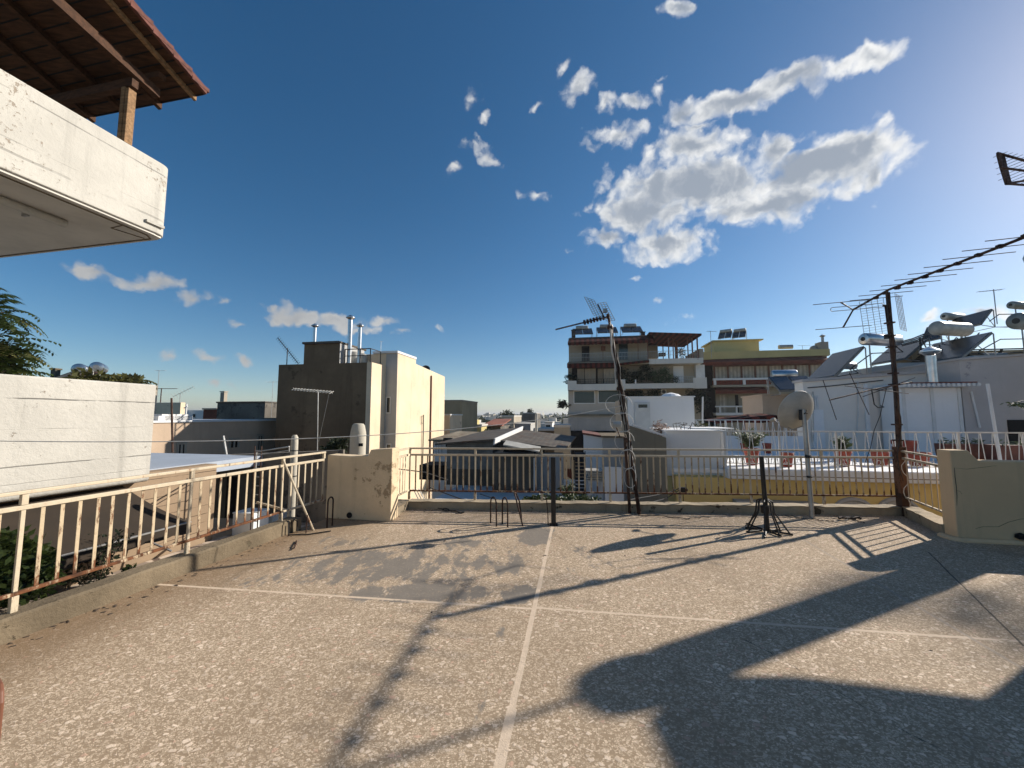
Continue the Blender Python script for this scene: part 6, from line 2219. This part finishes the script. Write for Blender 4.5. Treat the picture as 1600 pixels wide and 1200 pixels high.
# railings of the balconies
def rail(x0, y0, x1, y1, n, yl=PR, m_='galv'):
    q = A(x0, y0, x1, y1, yl)
    mb = MB().box(AB, q[0], q[1], yl - .02, yl + .02, q[3] - .04, q[3]).box(AB, q[0], q[1], yl - .015, yl + .015, (q[2] + q[3]) / 2, (q[2] + q[3]) / 2 + .025)
    for i in range(n + 1):
        x = q[0] + (q[1] - q[0]) * i / n
        mb.box(AB, x - .012, x + .012, yl - .012, yl + .012, q[2], q[3] - .045)
    return obj('balcony_railing', mb, m_, t)


rail(889, 551, 1012, 564, 52); rail(1014, 548, 1090, 560, 20); rail(1058, 588, 1084, 598, 8); rail(903, 592, 960, 600, 14, m_='black')
# awnings
def awning(x0, y0, x1, y1, x2, x3, m_='awn_red', yl=PR - .3, val=.35):
    q = A(x0, y0, x1, y1, yl); q2 = A(x2, y0, x3, y1, -.1)
    a, b = AB.w(q2[0], -.1, q2[3]), AB.w(q2[1], -.1, q2[3])
    c, d = AB.w(q[1], yl, q[2] + val), AB.w(q[0], yl, q[2] + val)
    mb = MB().prism([a, b, c, d], (0, 0, .03))
    nn = max(8, int((q[1] - q[0]) / .4))
    for i in range(nn):
        x = q[0] + (q[1] - q[0]) * i / nn; x_ = q[0] + (q[1] - q[0]) * (i + 1) / nn
        mb.add([AB.w(x, yl, q[2] + val - .005), AB.w(x_, yl, q[2] + val - .005), AB.w(x_, yl + .01, q[2] + .05), AB.w((x + x_) / 2, yl + .01, q[2]), AB.w(x, yl + .01, q[2] + .05)], [(0, 4, 3, 2, 1)])
    return obj('awning', mb, m_, t)


awning(887, 526, 1022, 538, 890, 1020)
q = A(888, 524, 1096, 531, -1.2)
qr = A(1012, 522, 1096, 533, -1.6)
obj('roof', MB().box(AB, q[0], A(888, 524, 1022, 530, 0)[1], -.6, 8, q[2] + .35, q[3] + .05), 'sheet_br', t)
obj('pergola_roof', MB().prism([AB.w(A(1010, 520, 1020, 530)[0], -1.7, q[3] + .0), AB.w(qr[1], -1.7, q[3] - .35), AB.w(qr[1], -1.7, q[3] - .15), AB.w(A(1010, 520, 1020, 530)[0], -1.7, q[3] + .2)], AB.ey * 7), 'awn_red', t)
pp = None
for (xx, yl, wd) in ((1045, -1.4, .10), (1052, -.2, .10), (1057, 2.0, .28), (1075, .0, .10), (1082, -1.4, .12), (1090, -1.4, .12), (1012, -1.4, .09), (997, -1.4, .07), (942, -1.4, .06), (1036, 3, .1)):
    q = A(xx - 2, 528, xx + 2, 562, yl)
    xm = (q[0] + q[1]) / 2
    obj('pergola_post', MB().box(AB, xm - wd / 2, xm + wd / 2, yl, yl + wd, q[2], q[3]), 'frame_b', t)
q = A(1094, 545, 1099, 562, -1.2)
obj('end_parapet', MB().box(AB, q[0] - .1, q[1], -1.3, 4, q[2], q[3]), 'cream', t)
q = A(1013, 540, 1028, 560, 4)
obj('roof_cabin', MB().box(AB, q[0], q[1], 4, 7, q[2], q[3]), 'cream', t)
awning(886, 565, 963, 575, 888, 963, val=.5)
q = A(963, 565, 1014, 569, PR - .05)
obj('awning_roll', MB().tube([AB.w(q[0], PR - .1, q[2]), AB.w(q[1], PR - .1, q[3])], .14, 8), 'awn_red', t)
solo('bird_table', MB().box(AB, A(1030, 550, 1040, 556, -1)[0], A(1030, 550, 1040, 556, -1)[1], -1.0, -.4, A(1030, 555, 1040, 556, -1)[2], A(1030, 551, 1040, 552, -1)[3]), 'black', 'dark covered table on the roof terrace of the apartment block', 'table')
# plants on the balconies
rng = random.Random(31)


def bush(x0, y0, x1, y1, Y, n, r, leaf, m_, label, group='plants on the apartment balconies', name='balcony_plant'):
    mb = MB()
    for i in range(n):
        c = AB.w(*(lambda s_: (s_[0], Y, s_[1]))(AB.front(rng.uniform(x0, x1), rng.uniform(y0, y1), Y)))
        leaf_clump(mb, c, r, 40, leaf, rng, 1, .4)
    b = AB.front((x0 + x1) / 2, y1, Y); c = AB.w(b[0], Y, b[1])
    t = thing(name, label, 'plant', F(c.x, c.y, c.z, 0), group)
    obj('leaves', mb, m_, t)
    k = AB.front((x0 + x1) / 2, (y0 + y1) / 2, Y)
    obj('stem', MB().tube([c, AB.w(k[0], Y, k[1])], .03, 5), 'bark', t)


bush(986, 584, 1004, 598, -1.0, 12, .42, .30, 'leaf_dk', 'dark round shrub at the left of the planted balcony')
bush(1004, 574, 1016, 596, -1.0, 10, .38, .30, 'leaf_dk', 'tall dark climber in the middle of the planted balcony')
bush(1018, 578, 1046, 598, -1.1, 18, .42, .34, 'leaf_ol', 'spreading green palm like plant on the planted balcony')
bush(1046, 590, 1058, 598, -1.1, 4, .25, .25, 'leaf', 'small plant in front of the white balcony door')
bush(966, 578, 980, 596, -.8, 8, .4, .3, 'leaf_dk', 'dark foliage beside the curtained balcony')
bush(890, 585, 900, 600, -.9, 6, .3, .25, 'leaf_dk', 'foliage at the left end of the curtained balcony')
bush(985, 612, 1002, 620, -.8, 8, .3, .3, 'leaf_dk', 'dark bush on the lower balcony above the white shed')
bush(1010, 610, 1028, 620, -.8, 8, .3, .3, 'leaf_dk', 'second dark bush on the lower balcony above the white shed')
bush(1074, 612, 1084, 626, -.8, 6, .3, .3, 'leaf_dk', 'dark plant at the right end of the lower balcony')
bush(1086, 610, 1102, 640, -.6, 14, .45, .35, 'leaf_dk', 'large dark bush between the two apartment buildings')
bush(1060, 548, 1070, 558, 3, 5, .35, .3, 'leaf_dk', 'small shrub on the roof terrace of the apartment block')
bush(874, 627, 888, 634, -.5, 8, .3, .35, 'leaf_dk', 'dark sprig jutting from the left side of the apartment block')
bush(884, 588, 889, 598, -.5, 3, .25, .25, 'leaf_dk', 'small sprig on the left edge of the apartment block')
# heaters on the roof
for i, (x, y, yb_, lab) in enumerate(((910, 512, 527, 'leftmost dark water heater on the apartment block roof'), (948, 510, 525, 'middle dark water heater on the apartment block roof'), (986, 507, 524, 'rightmost water heater on the apartment block roof'))):
    b = AB.front(x, yb_, 1.5)
    p = AB.w(b[0], 1.5, b[1])
    solar((p.x, p.y, p.z), 6, lab, 2.3, 1.0, 1.0, tank='tank', tl=1.35, tank_dy=0)
for x, l in ((896, 'black box on the left end of the apartment block roof'), (1005, 'small dark roof vent right of the apartment block heaters')):
    q = A(x - 3, 516 if x < 900 else 519, x + 3, 527, .5)
    solo('roof_vent', MB().box(AB, q[0], q[1], .5, .9, q[2], q[3]).box(AB, q[0] - .05, q[1] + .05, .45, .95, q[3] + .004, q[3] + .06), 'black', l, 'vent')
q = AB.front(1112, 560, 2)
mast(*AB.w(q[0], 2, 0)[:2], q[1], AB.front(1112, 517, 2)[1], 'thin aerial between the two apartment buildings', L=1.0, n=4, el=.3, r=.03)

# ================================================================ CREAM HOUSE WITH BRICK-RED AWNINGS
RB = F(*DY(1098, 600, 45)[:2], 0, 10)
t = thing('cream_apartment_house', 'cream apartment house with brick-red awnings and long curtained windows', 'building', F(*DY(1098, 600, 45)[:2], -9, 10))


def B(x0, y0, x1, y1, yl=0.):
    return RB.fr(x0, y0, x1, y1, yl)


q = B(1098, 559, 1297, 700)
obj('wall', MB().box(RB, q[0] + 1.1, q[1], 0, 10, -9, q[3]), 'cream', t)
q = B(1098, 545, 1297, 559, -.8)
obj('roof_parapet', MB().prism([RB.w(q[0], -.8, RB.front(1098, 562, -.8)[1]), RB.w(q[1], -.8, RB.front(1297, 555, -.8)[1]), RB.w(q[1], -.8, RB.front(1297, 545, -.8)[1]), RB.w(q[0], -.8, RB.front(1098, 550, -.8)[1])], RB.ey * 9), 'yellow', t)
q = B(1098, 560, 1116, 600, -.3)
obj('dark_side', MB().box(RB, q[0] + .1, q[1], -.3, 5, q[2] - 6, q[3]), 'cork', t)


def bawn(x0, y0, x1, y1, yl, name='awning'):
    q = B(x0, y0, x1, y1, yl); z = B(x0, y0, x1, y1, -.1)
    mb = MB().prism([RB.w(q[0] + .3, -.1, q[3] + .1), RB.w(q[1] - .3, -.1, q[3] + .1), RB.w(q[1], yl, q[2] + .35), RB.w(q[0], yl, q[2] + .35)], (0, 0, .03))
    mb.box(RB, q[0], q[1], yl - .03, yl, q[2], q[2] + .345)
    obj(name, mb, 'awn_brick', t)


bawn(1098, 556, 1300, 569, -1.6)
bawn(1118, 603, 1202, 615, -1.5)
q = B(1114, 570, 1286, 591, -.4)
obj('curtains', MB().box(RB, q[0], q[1], -.4, -.1, q[2], q[3]), 'curtain', t)
mb = None
for i in range(9):
    xx = 1115 + i * 21.3
    k = B(xx, 569, xx + 2.6, 591, -.5)
    o_ = MB().box(RB, k[0], k[1], -.5, -.41, k[2], k[3])
    obj('mullion', o_, 'frame_b', t)
obj('head_rail', MB().box(RB, q[0], q[1], -.52, -.41, q[3] - .12, q[3] + .1), 'frame_b', t)
q = B(1114, 590, 1284, 604, -1.2)
obj('balcony_slab', MB().box(RB, q[0], q[1], -1.2, -.004, q[2], q[2] + .25), 'cream', t)
obj('balcony_top', MB().box(RB, q[0], q[1], -1.25, -1.05, q[3] - .22, q[3]), 'white', t)
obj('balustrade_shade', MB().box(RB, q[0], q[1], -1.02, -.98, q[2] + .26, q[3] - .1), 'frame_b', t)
for xx in (1115, 1161, 1206, 1250):
    k = B(xx, 590, xx + 4, 604, -1.2)
    obj('balcony_pier', MB().box(RB, k[0], k[1], -1.24, -1.06, q[2] + .255, q[3] - .225), 'white', t)
mb = MB()
for i in range(70):
    x = q[0] + (q[1] - q[0]) * i / 70
    mb.box(RB, x, x + .07, -1.15, -1.09, q[2] + .255, q[3] - .225)
obj('balusters', mb, 'terracotta', t)
q = B(1118, 634, 1194, 649, -1.2)
obj('lower_balcony', MB().box(RB, q[0], q[1], -1.2, -.004, q[2], q[2] + .3), 'white', t)
obj('lower_top_rail', MB().box(RB, q[0], q[1], -1.24, -1.1, q[3] - .15, q[3]), 'white', t)
for xx in (1124, 1150, 1173, 1192):
    k = B(xx, 634, xx + 2.4, 649, -1.2)
    obj('lower_pier', MB().box(RB, k[0], k[1], -1.22, -1.1, q[2] + .3, q[3] - .155), 'white', t)
for (a, b, m_) in ((1125, 1135, 'curtain'), (1138, 1148, 'cream'), (1149, 1154, 'cork'), (1156, 1170, 'cream')):
    k = B(a, 617, b, 647)
    obj('lower_window', MB().box(RB, k[0], k[1], -.05, -.004, k[2], k[3]), m_, t)
# penthouse and rooftop
q = B(1116, 533, 1186, 549, 3)
obj('penthouse', MB().box(RB, q[0], q[1], 3, 7, q[2] - .5, q[3]), 'yellow', t)
obj('penthouse_roof', MB().box(RB, q[0] - .3, q[1] + .4, 2.7, 7.3, q[3] + .003, q[3] + .15), 'yellow', t)
for (xx, yy, lab) in ((1134, 532, 'left dark water heater on the yellow penthouse'), (1156, 531, 'right water heater on the yellow penthouse')):
    b = RB.front(xx, yy, 3.6)
    p = RB.w(b[0], 3.6, b[1])
    solar((p.x, p.y, p.z), 38, lab, 1.5, 1.1, .95, tank='tank', tl=1.3)
q = B(1282, 534, 1295, 556, -.4)
obj('chimney', MB().box(RB, q[0], q[1], -.4, .6, q[2], q[3]), 'cream', t)
b = RB.front(1284, 534, 0)
flue(tuple(RB.w(b[0] + .1, 0, b[1] - .1)), .6, .14, 'short round flue on the chimney of the cream apartment house', mat='galv')
q = B(1217, 539, 1238, 545, 1)
solo('roof_tank', MB().tube([RB.w(q[0], 1, (q[2] + q[3]) / 2), RB.w(q[1], 1, (q[2] + q[3]) / 2)], .25, 12), 'galv', 'lying grey tank on the roof of the cream apartment house', 'tank', smooth=True)
b = RB.front(1272, 547, .5)
solo('roof_cowl', MB().lathe(RB.w(b[0], .5, b[1] - .2), [(.4, 0), (.42, .4), (.3, .62), (.1, .72)], 14), 'beige', 'rounded vent cowl on the roof of the cream apartment house', 'vent', smooth=True)
b = RB.front(1254, 546, .5)
mast(*RB.w(b[0], .5, 0)[:2], b[1] - .3, b[1] + .5, 'low crossed aerial on the cream apartment house roof', L=1.3, n=3, el=.2, r=.02)
# pinkish roof room in front
f_ = F(*DY(1192, 640, 19)[:2], 0, 10)
q = f_.fr(1192, 618, 1246, 655)
t = thing('pinkish_roof_room', 'plain pinkish roof room behind the satellite dish', 'building', F(*DY(1192, 640, 19)[:2], zt, 10))
obj('wall', MB().box(f_, 0, q[1] + 1.2, 0, 2.4, zt + .004, q[3]), 'pinkish', t)
obj('coping', MB().box(f_, -.05, q[1] + 1.25, -.06, 2.45, q[3] + .003, q[3] + .07), 'pinkish', t)
# drooping dark red parasol in front of the lower balcony
c = DY(1180, 651, 17)
t = thing('closed_canopy', 'dark red sagging canopy behind the rear white railing', 'canopy', F(c.x, c.y, zt, 10))
a, b = DY(1118, 662, 17), DY(1228, 657, 16.4)
m1, m2 = DY(1165, 653, 17), DY(1215, 649, 16.6)
mb = MB()
lo = [a, DY(1150, 660, 17), DY(1190, 661, 16.8), b]
hi = [a + Vector((0, 0, .05)), m1, m2, b + Vector((0, 0, .08))]
for i in range(3):
    mb.quad(lo[i], lo[i + 1], hi[i + 1], hi[i])
    mb.quad(hi[i], hi[i + 1], hi[i + 1] + Vector((0, 1.2, .1)), hi[i] + Vector((0, 1.2, .1)))
obj('canvas', mb, 'awn_red', t)
obj('post', MB().tube([Vector((m1.x, m1.y + .1, zt)), Vector((m1.x, m1.y + .1, m1.z - .02))], .03, 6), 'frame_b', t)

# ================================================================ WHITE SHED WITH A DOOR
f_ = F(*DY(981, 640, 16)[:2], 0, 10)
q = f_.fr(981, 621, 1085, 672)
t = thing('white_shed', 'white roof shed with a closed door in front of the apartment block', 'shed', F(*DY(981, 640, 16)[:2], -.6, 10))
obj('wall', MB().box(f_, 0, q[1], 0, 3, -.6, q[3]), 'white', t)
obj('brown_side', MB().box(f_, -.24, -.003, .1, 3, -.6, q[3] - .05), 'beige', t)
k = f_.fr(992, 628, 1016, 690)
obj('door', MB().box(f_, k[0], k[1], -.05, -.004, -.4, k[3]), 'frame_w', t)
window(t, f_, f_.fr(995, 630, 1013, 639), -.055, 'frame_w', 'glass', fw=.05, name='door_light')
obj('coping', MB().box(f_, -.05, q[1] + .05, -.05, 3.05, q[3] + .003, q[3] + .05), 'white_roof', t)
b = f_.front(1048, 619, .5)
solo('parasol_top', MB().lathe(f_.w(b[0], .5, q[3] + .06), [(.42, 0), (.3, .09), (.05, .16)], 14), 'white_roof', 'white parasol top peeping over the white shed', 'parasol')
mb = MB(); rng = random.Random(14)
for i in range(26):
    leaf_clump(mb, DY(rng.uniform(1023, 1045), rng.uniform(662, 678), 10.6), .10, 22, .09, rng, 1.2, .16)
c = DY(1034, 682, 10.6)
t = thing('dry_bush', 'dry reddish bush above the sloping white coping', 'bush', F(c.x, c.y, c.z - .4, 0))
obj('leaves', mb, 'dry', t); obj('stem', MB().tube([c + Vector((0, 0, -.4)), c + Vector((0, 0, .2))], .02, 5), 'bark', t)
mb = MB()
for i in range(8):
    leaf_clump(mb, DY(rng.uniform(1088, 1105), rng.uniform(664, 672), 12), .12, 16, .11, rng, 1, .35)
c = DY(1096, 675, 12)
t = thing('potted_shrub', 'yellow green shrub between the white shed and the rear white railing', 'shrub', F(c.x, c.y, c.z - .5, 0))
obj('leaves', mb, 'leaf_y', t); obj('stem', MB().tube([c + Vector((0, 0, -.5)), c], .02, 5), 'bark', t)
mb = MB()
for i in range(7):
    a = DY(1054 + i * 4, 672, 10.4); mb.tube([a, a + Vector((rng.uniform(-.1, .1), 0, rng.uniform(.1, .22))), a + Vector((rng.uniform(.0, .25), 0, rng.uniform(.05, .2)))], .008, 4)
solo('dry_twigs', mb, 'bark', 'bare dry twigs on the pale grey block', 'twigs')
p = DY(1098, 672, 13)
solo('thin_flagpole', MB().tube([DY(1097, 700, 13), DY(1098, 620, 13)], .03, 6), 'frame_w', 'thin white pole between the white shed and the rear white railing', 'pole')

# ================================================================ SHEDS BEYOND THE FAR RAILING
mb = MB().box(F(0, 0, 0, 10), -4.2, 2.6, 8.8, 15, -1.6, -.8)
struct('lower_roof', mb, 'blue_roof')
SA = F(*DY(698, 720, 13.7)[:2], 0, 10)
q = SA.fr(698, 690, 770, 760)
t = thing('gable_shed', 'left grey clad shed with a brown sheet roof beyond the far railing', 'shed', F(*DY(698, 720, 13.7)[:2], -.8, 10), 'clad sheds beyond the far railing')
zl, zr_ = SA.front(698, 695)[1], SA.front(770, 689)[1]
obj('wall', MB().prism([SA.w(0, 0, -.798), SA.w(q[1], 0, -.798), SA.w(q[1], 0, zr_), SA.w(0, 0, zl)], SA.ey * 5), 'sheet_gr', t)
ridge = SA.front(762, 676, 4)
obj('roof', MB().prism([SA.w(-.35, -.25, zl), SA.w(q[1] + .05, -.25, zr_ + .02), SA.w(q[1] + .35, 4.2, zr_ + .30), SA.w(.3, 4.2, zl + .28)], (0, 0, .06)), 'sheet_br', t)
obj('barge_board', MB().prism([SA.w(q[1] + .06, -.25, zr_ - .12), SA.w(q[1] + .10, -.25, zr_ + .10), SA.w(q[1] + .40, 4.2, zr_ + .40), SA.w(q[1] + .36, 4.2, zr_ + .18)], SA.ex * .05), 'white_roof', t)
obj('lower_band', MB().box(SA, .01, q[1] - .01, -.012, -.003, -.79, -.79 + .55), 'sheet_dk', t)
SB = F(*DY(771, 730, 12.6)[:2], 0, 10)
q = SB.fr(771, 706, 834, 772)
t = thing('gable_shed', 'right dark clad shed with a sloping sheet canopy beyond the far railing', 'shed', F(*DY(771, 730, 12.6)[:2], -.8, 10), 'clad sheds beyond the far railing')
zt2 = SB.front(800, 708)[1]
obj('wall', MB().box(SB, 0, q[1], 0, 4, -.798, zt2), 'sheet_dk', t)
a, b = SB.front(784, 684, .5), SB.front(884, 700, .5)
obj('roof', MB().prism([SB.w(a[0], .3, a[1] - .12), SB.w(b[0], .3, b[1] - .05), SB.w(b[0] + .3, 4.5, b[1] + .12), SB.w(a[0] + .2, 4.5, a[1] + .08)], (0, 0, .05)), 'sheet_br', t)
obj('gable', MB().prism([SB.w(a[0] + .05, .4, zt2), SB.w(q[1] + .3, .4, zt2), SB.w(q[1] + .3, .4, zt2 + .08), SB.w(a[0] + .3, .4, a[1] - .14)], SB.ey * .05), 'cork', t)
a, b = SB.front(782, 698, -.9), SB.front(840, 709, -.9)
obj('canopy', MB().prism([SB.w(a[0], -.5, a[1]), SB.w(b[0], -.5, b[1]), SB.w(b[0], .0, b[1] + .1), SB.w(a[0], .0, a[1] + .1)], (0, 0, .04)), 'dish', t)
p = DY(836, 770, 12.3)
solo('rain_pipe', MB().tube([(p.x, p.y, -.8), DY(836, 716, 12.3)], .05, 8), 'frame_w', 'white rain pipe at the right corner of the dark clad shed', 'pipe')
HL = F(*DY(660, 700, 18)[:2], 0, 10)
q = HL.fr(676, 690, 712, 735)
t = thing('barred_house', 'low pale house with a barred window left of the clad sheds', 'house', F(*DY(660, 700, 18)[:2], -3, 10))
zc_ = HL.front(700, 689)[1]
obj('wall', MB().box(HL, q[0], q[1] + 2, 0, 4, -3, zc_), 'white', t)
obj('roof', MB().prism([HL.w(q[0] - .1, -.3, zc_ + .01), HL.w(q[1] + 1.4, -.3, zc_ + .01), HL.w(q[1] + 1.2, 3.5, zc_ + .18), HL.w(q[0] + .1, 3.5, zc_ + .24)], (0, 0, .07)), 'sheet_tan', t)
k = HL.fr(677, 690, 689, 709)
w_ = obj('window', MB().box(HL, k[0], k[1], -.03, -.004, k[2], k[3]), 'cork', t)
mb = MB()
for i in range(3):
    x = k[0] + (k[1] - k[0]) * (i + .4) / 3
    mb.box(HL, x, x + .10, -.06, -.035, k[2], k[3])
obj('bars', mb, 'white', w_)
b = HL.front(701, 686, -.2)
solo('wall_siren', MB().box(F(*HL.w(b[0], -.2, b[1] - .12)[:2], 0, 10), -.2, .2, -.15, .0, b[1] - .1, b[1] + .06).box(F(*HL.w(b[0], -.2, 0)[:2], 0, 10), -.1, .1, -.1, .0, b[1] - .35, b[1] - .11), 'black', 'dark horn shaped fitting on the low pale house wall', 'siren')
# dark heap and ladder at the left end
p = DY(668, 745, 10.5)
block(655, 727, 700, 770, 14.8, 1.2, 'cork', 'black gap wall under the low pale house', 'dark_wall', 'wall', base=-.8)
a0, a1 = DY(672, 783, 8.5), DY(657, 768, 8.8)
t = thing('white_ladder', 'small white ladder lying against the kerb beyond the left end of the far railing', 'ladder', F(a0.x, a0.y, -.8, 0))
st = obj('stile', MB().tube([a0 + Vector((0, 0, -.2)), a1 + Vector((-.05, .05, .05))], .010, 5), 'frame_w', t)
twin(st, t, (-.14, .03, .0)); twin(st, t, (-.07, .015, 0))
# cables across the gap
for (pts, lab, r) in (([(672, 762, 8.2), (720, 780, 8.0), (745, 784, 7.6), (800, 788, 7.0)], 'long black cable sagging below the far railing', .012), ([(750, 772, 8), (790, 785, 7.5), (860, 782, 7.2)], 'thin dark cable hanging below the middle of the far railing', .008), ([(600, 730, 7.4), (640, 735, 7.2), (665, 738, 7.4), (700, 750, 8.0)], 'dark cable strung behind the narrow side railing', .010)):
    solo('hanging_cable', MB().tube([DY(*q) for q in pts], r, 5), 'cable', lab, 'cable', 'cables strung beyond the far railing', smooth=True)
# creeper below the railing
mb = MB(); rng = random.Random(77)
for i in range(40):
    leaf_clump(mb, DY(rng.uniform(818, 935), rng.uniform(778, 788), rng.uniform(7.4, 8.0)), .11, 26, .10, rng, .6, .45)
for i in range(8):
    leaf_clump(mb, DY(rng.uniform(880, 893), rng.uniform(758, 780), 7.8), .08, 22, .09, rng, 1, .45)
c = DY(870, 790, 7.7)
t = thing('garden_creeper', 'green creeper growing just below the middle of the far railing', 'creeper', F(c.x, c.y, -1.2, 0))
obj('leaves', mb, 'leaf', t)
obj('stem', MB().tube([(c.x, c.y, -1.2), DY(886, 775, 7.8)], .015, 5), 'bark', t)
# dappled wall behind, with pinkish cloth
block(836, 708, 880, 775, 12.9, .3, 'render_gr', 'mottled grey wall right of the dark clad shed', 'mottled_wall', 'wall', base=-1.6)
q = DY(886, 735, 11)
mb = MB()
for i in range(6):
    a = Vector((q.x - .06 + i * .03, q.y + .02 * (i % 2), q.z + .05)); b = a + Vector((.05, 0, -.22 - .02 * i))
    mb.quad(a, a + Vector((.03, .01, 0)), b + Vector((.03, .0, 0)), b)
solo('pink_cloth', mb, 'awn_brick', 'small pinkish cloth hanging by the black post beyond the railing', 'cloth')
p = DY(838, 690, 24)
solo('cream_pole', MB().tube([(p.x, p.y, -3), DY(838, 646, 24)], .09, 8), 'dish', 'cream pole rising from the roofs left of the apartment block', 'pole')

# ================================================================ TOWN BETWEEN THE TWO BUILDINGS
GT = 'town houses in the gap'


def town(x0, y0, x1, y1, Y, dep, wall, label, roof=None, wins=(), lit=None):
    c = DY(x0, (y0 + y1) / 2, Y)
    f_ = F(c.x, c.y, 0, 10)
    q = f_.fr(x0, y0, x1, y1)
    t = thing('town_house', label, 'house', F(c.x, c.y, -9, 10), GT)
    obj('wall', MB().box(f_, 0, q[1], 0, dep, -9, q[3]), wall, t)
    if roof:
        obj('roof', MB().prism([f_.w(-.3, -.4, q[3] + .004), f_.w(q[1] + .3, -.4, q[3] + .004), f_.w(q[1] + .2, dep, q[3] + .8), f_.w(-.2, dep, q[3] + .8)], (0, 0, .15)), roof, t)
    else:
        obj('roof_parapet', MB().box(f_, -.05, q[1] + .05, -.05, dep, q[3] + .003, q[3] + .22), 'far_wall', t)
    for (a, b, c_, d) in wins:
        k = f_.fr(a, b, c_, d)
        w_ = obj('window', MB().box(f_, k[0], k[1], -.06, -.004, k[2], k[3]), 'cork', t)
    return t, f_, q


town(722, 664, 738, 690, 60, 8, 'render_gr', 'grey house with a white patch beside the tan building', wins=((727, 668, 731, 676),))
t, f_, q = town(738, 666, 750, 690, 48, 4, 'yellow', 'narrow pale yellow house with a stepped top and chimney')
k = f_.fr(739, 656, 744, 667)
obj('chimney', MB().box(f_, k[0], k[1], .5, 1.6, q[3], k[3]), 'yellow', t)
town(757, 666, 782, 690, 52, 7, 'blackened', 'house with a red tiled roof and two dark windows in the gap', roof='far_roof', wins=((761, 673, 766, 678), (771, 673, 775, 678)))
town(784, 651, 803, 690, 70, 9, 'beige', 'beige block topped with dark trees in the gap', wins=((787, 668, 799, 670), (787, 676, 799, 678)))
town(804, 664, 829, 690, 58, 9, 'render_gr', 'wide pale grey block with balconies in the gap', wins=((808, 671, 811, 675), (816, 670, 820, 676)))
town(816, 646, 838, 670, 110, 12, 'blackened', 'far grey block with a dark planted roof in the gap')
town(852, 661, 863, 685, 62, 5, 'white', 'little white roof house with a bluish window right of the cream pole', wins=((853, 664, 860, 670),))
town(839, 673, 868, 700, 40, 6, 'render_dk', 'unfinished concrete floor with posts below the apartment block', wins=((843, 676, 846, 682), (850, 677, 853, 682)))
town(866, 668, 890, 700, 34, 5, 'beige', 'stained beige wall against the left side of the apartment block')
town(880, 656, 890, 676, 75, 6, 'far_wall', 'pale house tucked behind the left edge of the apartment block')
town(700, 672, 724, 690, 70, 6, 'far_wall', 'pale low house below the tan building')
rng = random.Random(9)
for (x, y, Y, lab) in ((790, 648, 72, 'left dark tree on the beige block in the gap'), (797, 649, 74, 'right dark tree on the beige block in the gap'), (828, 643, 112, 'dark tree on the far grey block in the gap'), (766, 681, 50, 'dark bush in front of the red roofed house in the gap')):
    c = DY(x, y, Y)
    t = thing('town_tree', lab, 'tree', F(c.x, c.y, c.z - 2.5, 0), 'dark trees among the town houses')
    mb = MB()
    for i in range(12):
        leaf_clump(mb, c + Vector((rng.uniform(-.6, .6), rng.uniform(-.5, .5), rng.uniform(-.4, .4))), .5, 26, .5, rng)
    obj('crown', mb, 'leaf_dk', t)
    obj('trunk', MB().tube([c + Vector((0, 0, -2.5)), c], .12, 5), 'bark', t)
# the town reaching to the hills
mb = MB(); mb2 = MB(); mb3 = MB()
for i in range(2600):
    Y = 130 * (4200 / 130) ** (rng.random() ** .8)
    az = rng.uniform(-40, 40)
    X = Y * math.tan(R(az))
    w_ = rng.uniform(7, 16) * (1 + Y / 2500); d_ = rng.uniform(7, 14) * (1 + Y / 2500)
    h_ = rng.uniform(4, 9.3) if Y < 500 else rng.uniform(5, 12 + Y / 400)
    fr = F(X, Y, -9, rng.choice((10, 10, 40, -20)))
    (mb if rng.random() < .7 else mb3).box(fr, 0, w_, 0, d_, 0, h_)
    if rng.random() < .6:
        mb.box(fr, w_ * .2, w_ * .5, d_ * .3, d_ * .7, h_ - .1, h_ + rng.uniform(1.2, 2.6))
    if rng.random() < .55:
        leaf_clump(mb2, fr.w(w_ * 1.2, d_ * .3, rng.uniform(4, 8.5)), 3.2 * (1 + Y / 1500), 22, 3.0 * (1 + Y / 1500), rng, .8, .7)
struct('distant_town', mb, 'far_wall', 'stuff')
struct('distant_town_dark', mb3, 'beige', 'stuff')
struct('distant_greenery', mb2, 'leaf_dk', 'stuff')

# ---------------------------------------------------------------- air over the town
hm = bpy.data.materials.new('haze_air')
hm.use_nodes = True
hn = hm.node_tree.nodes
hn.clear()
pv = hn.new('ShaderNodeVolumePrincipled')
pv.inputs['Color'].default_value = (.80, .82, .84, 1)
pv.inputs['Density'].default_value = .00034
pv.inputs['Anisotropy'].default_value = .3
ho = hn.new('ShaderNodeOutputMaterial')
hm.node_tree.links.new(pv.outputs[0], ho.inputs['Volume'])
M_['haze'] = hm
struct('haze', MB().box(F(0, 0, 0, 0), -9400, 9400, -3400, 14400, -10, 62), 'haze', 'stuff')
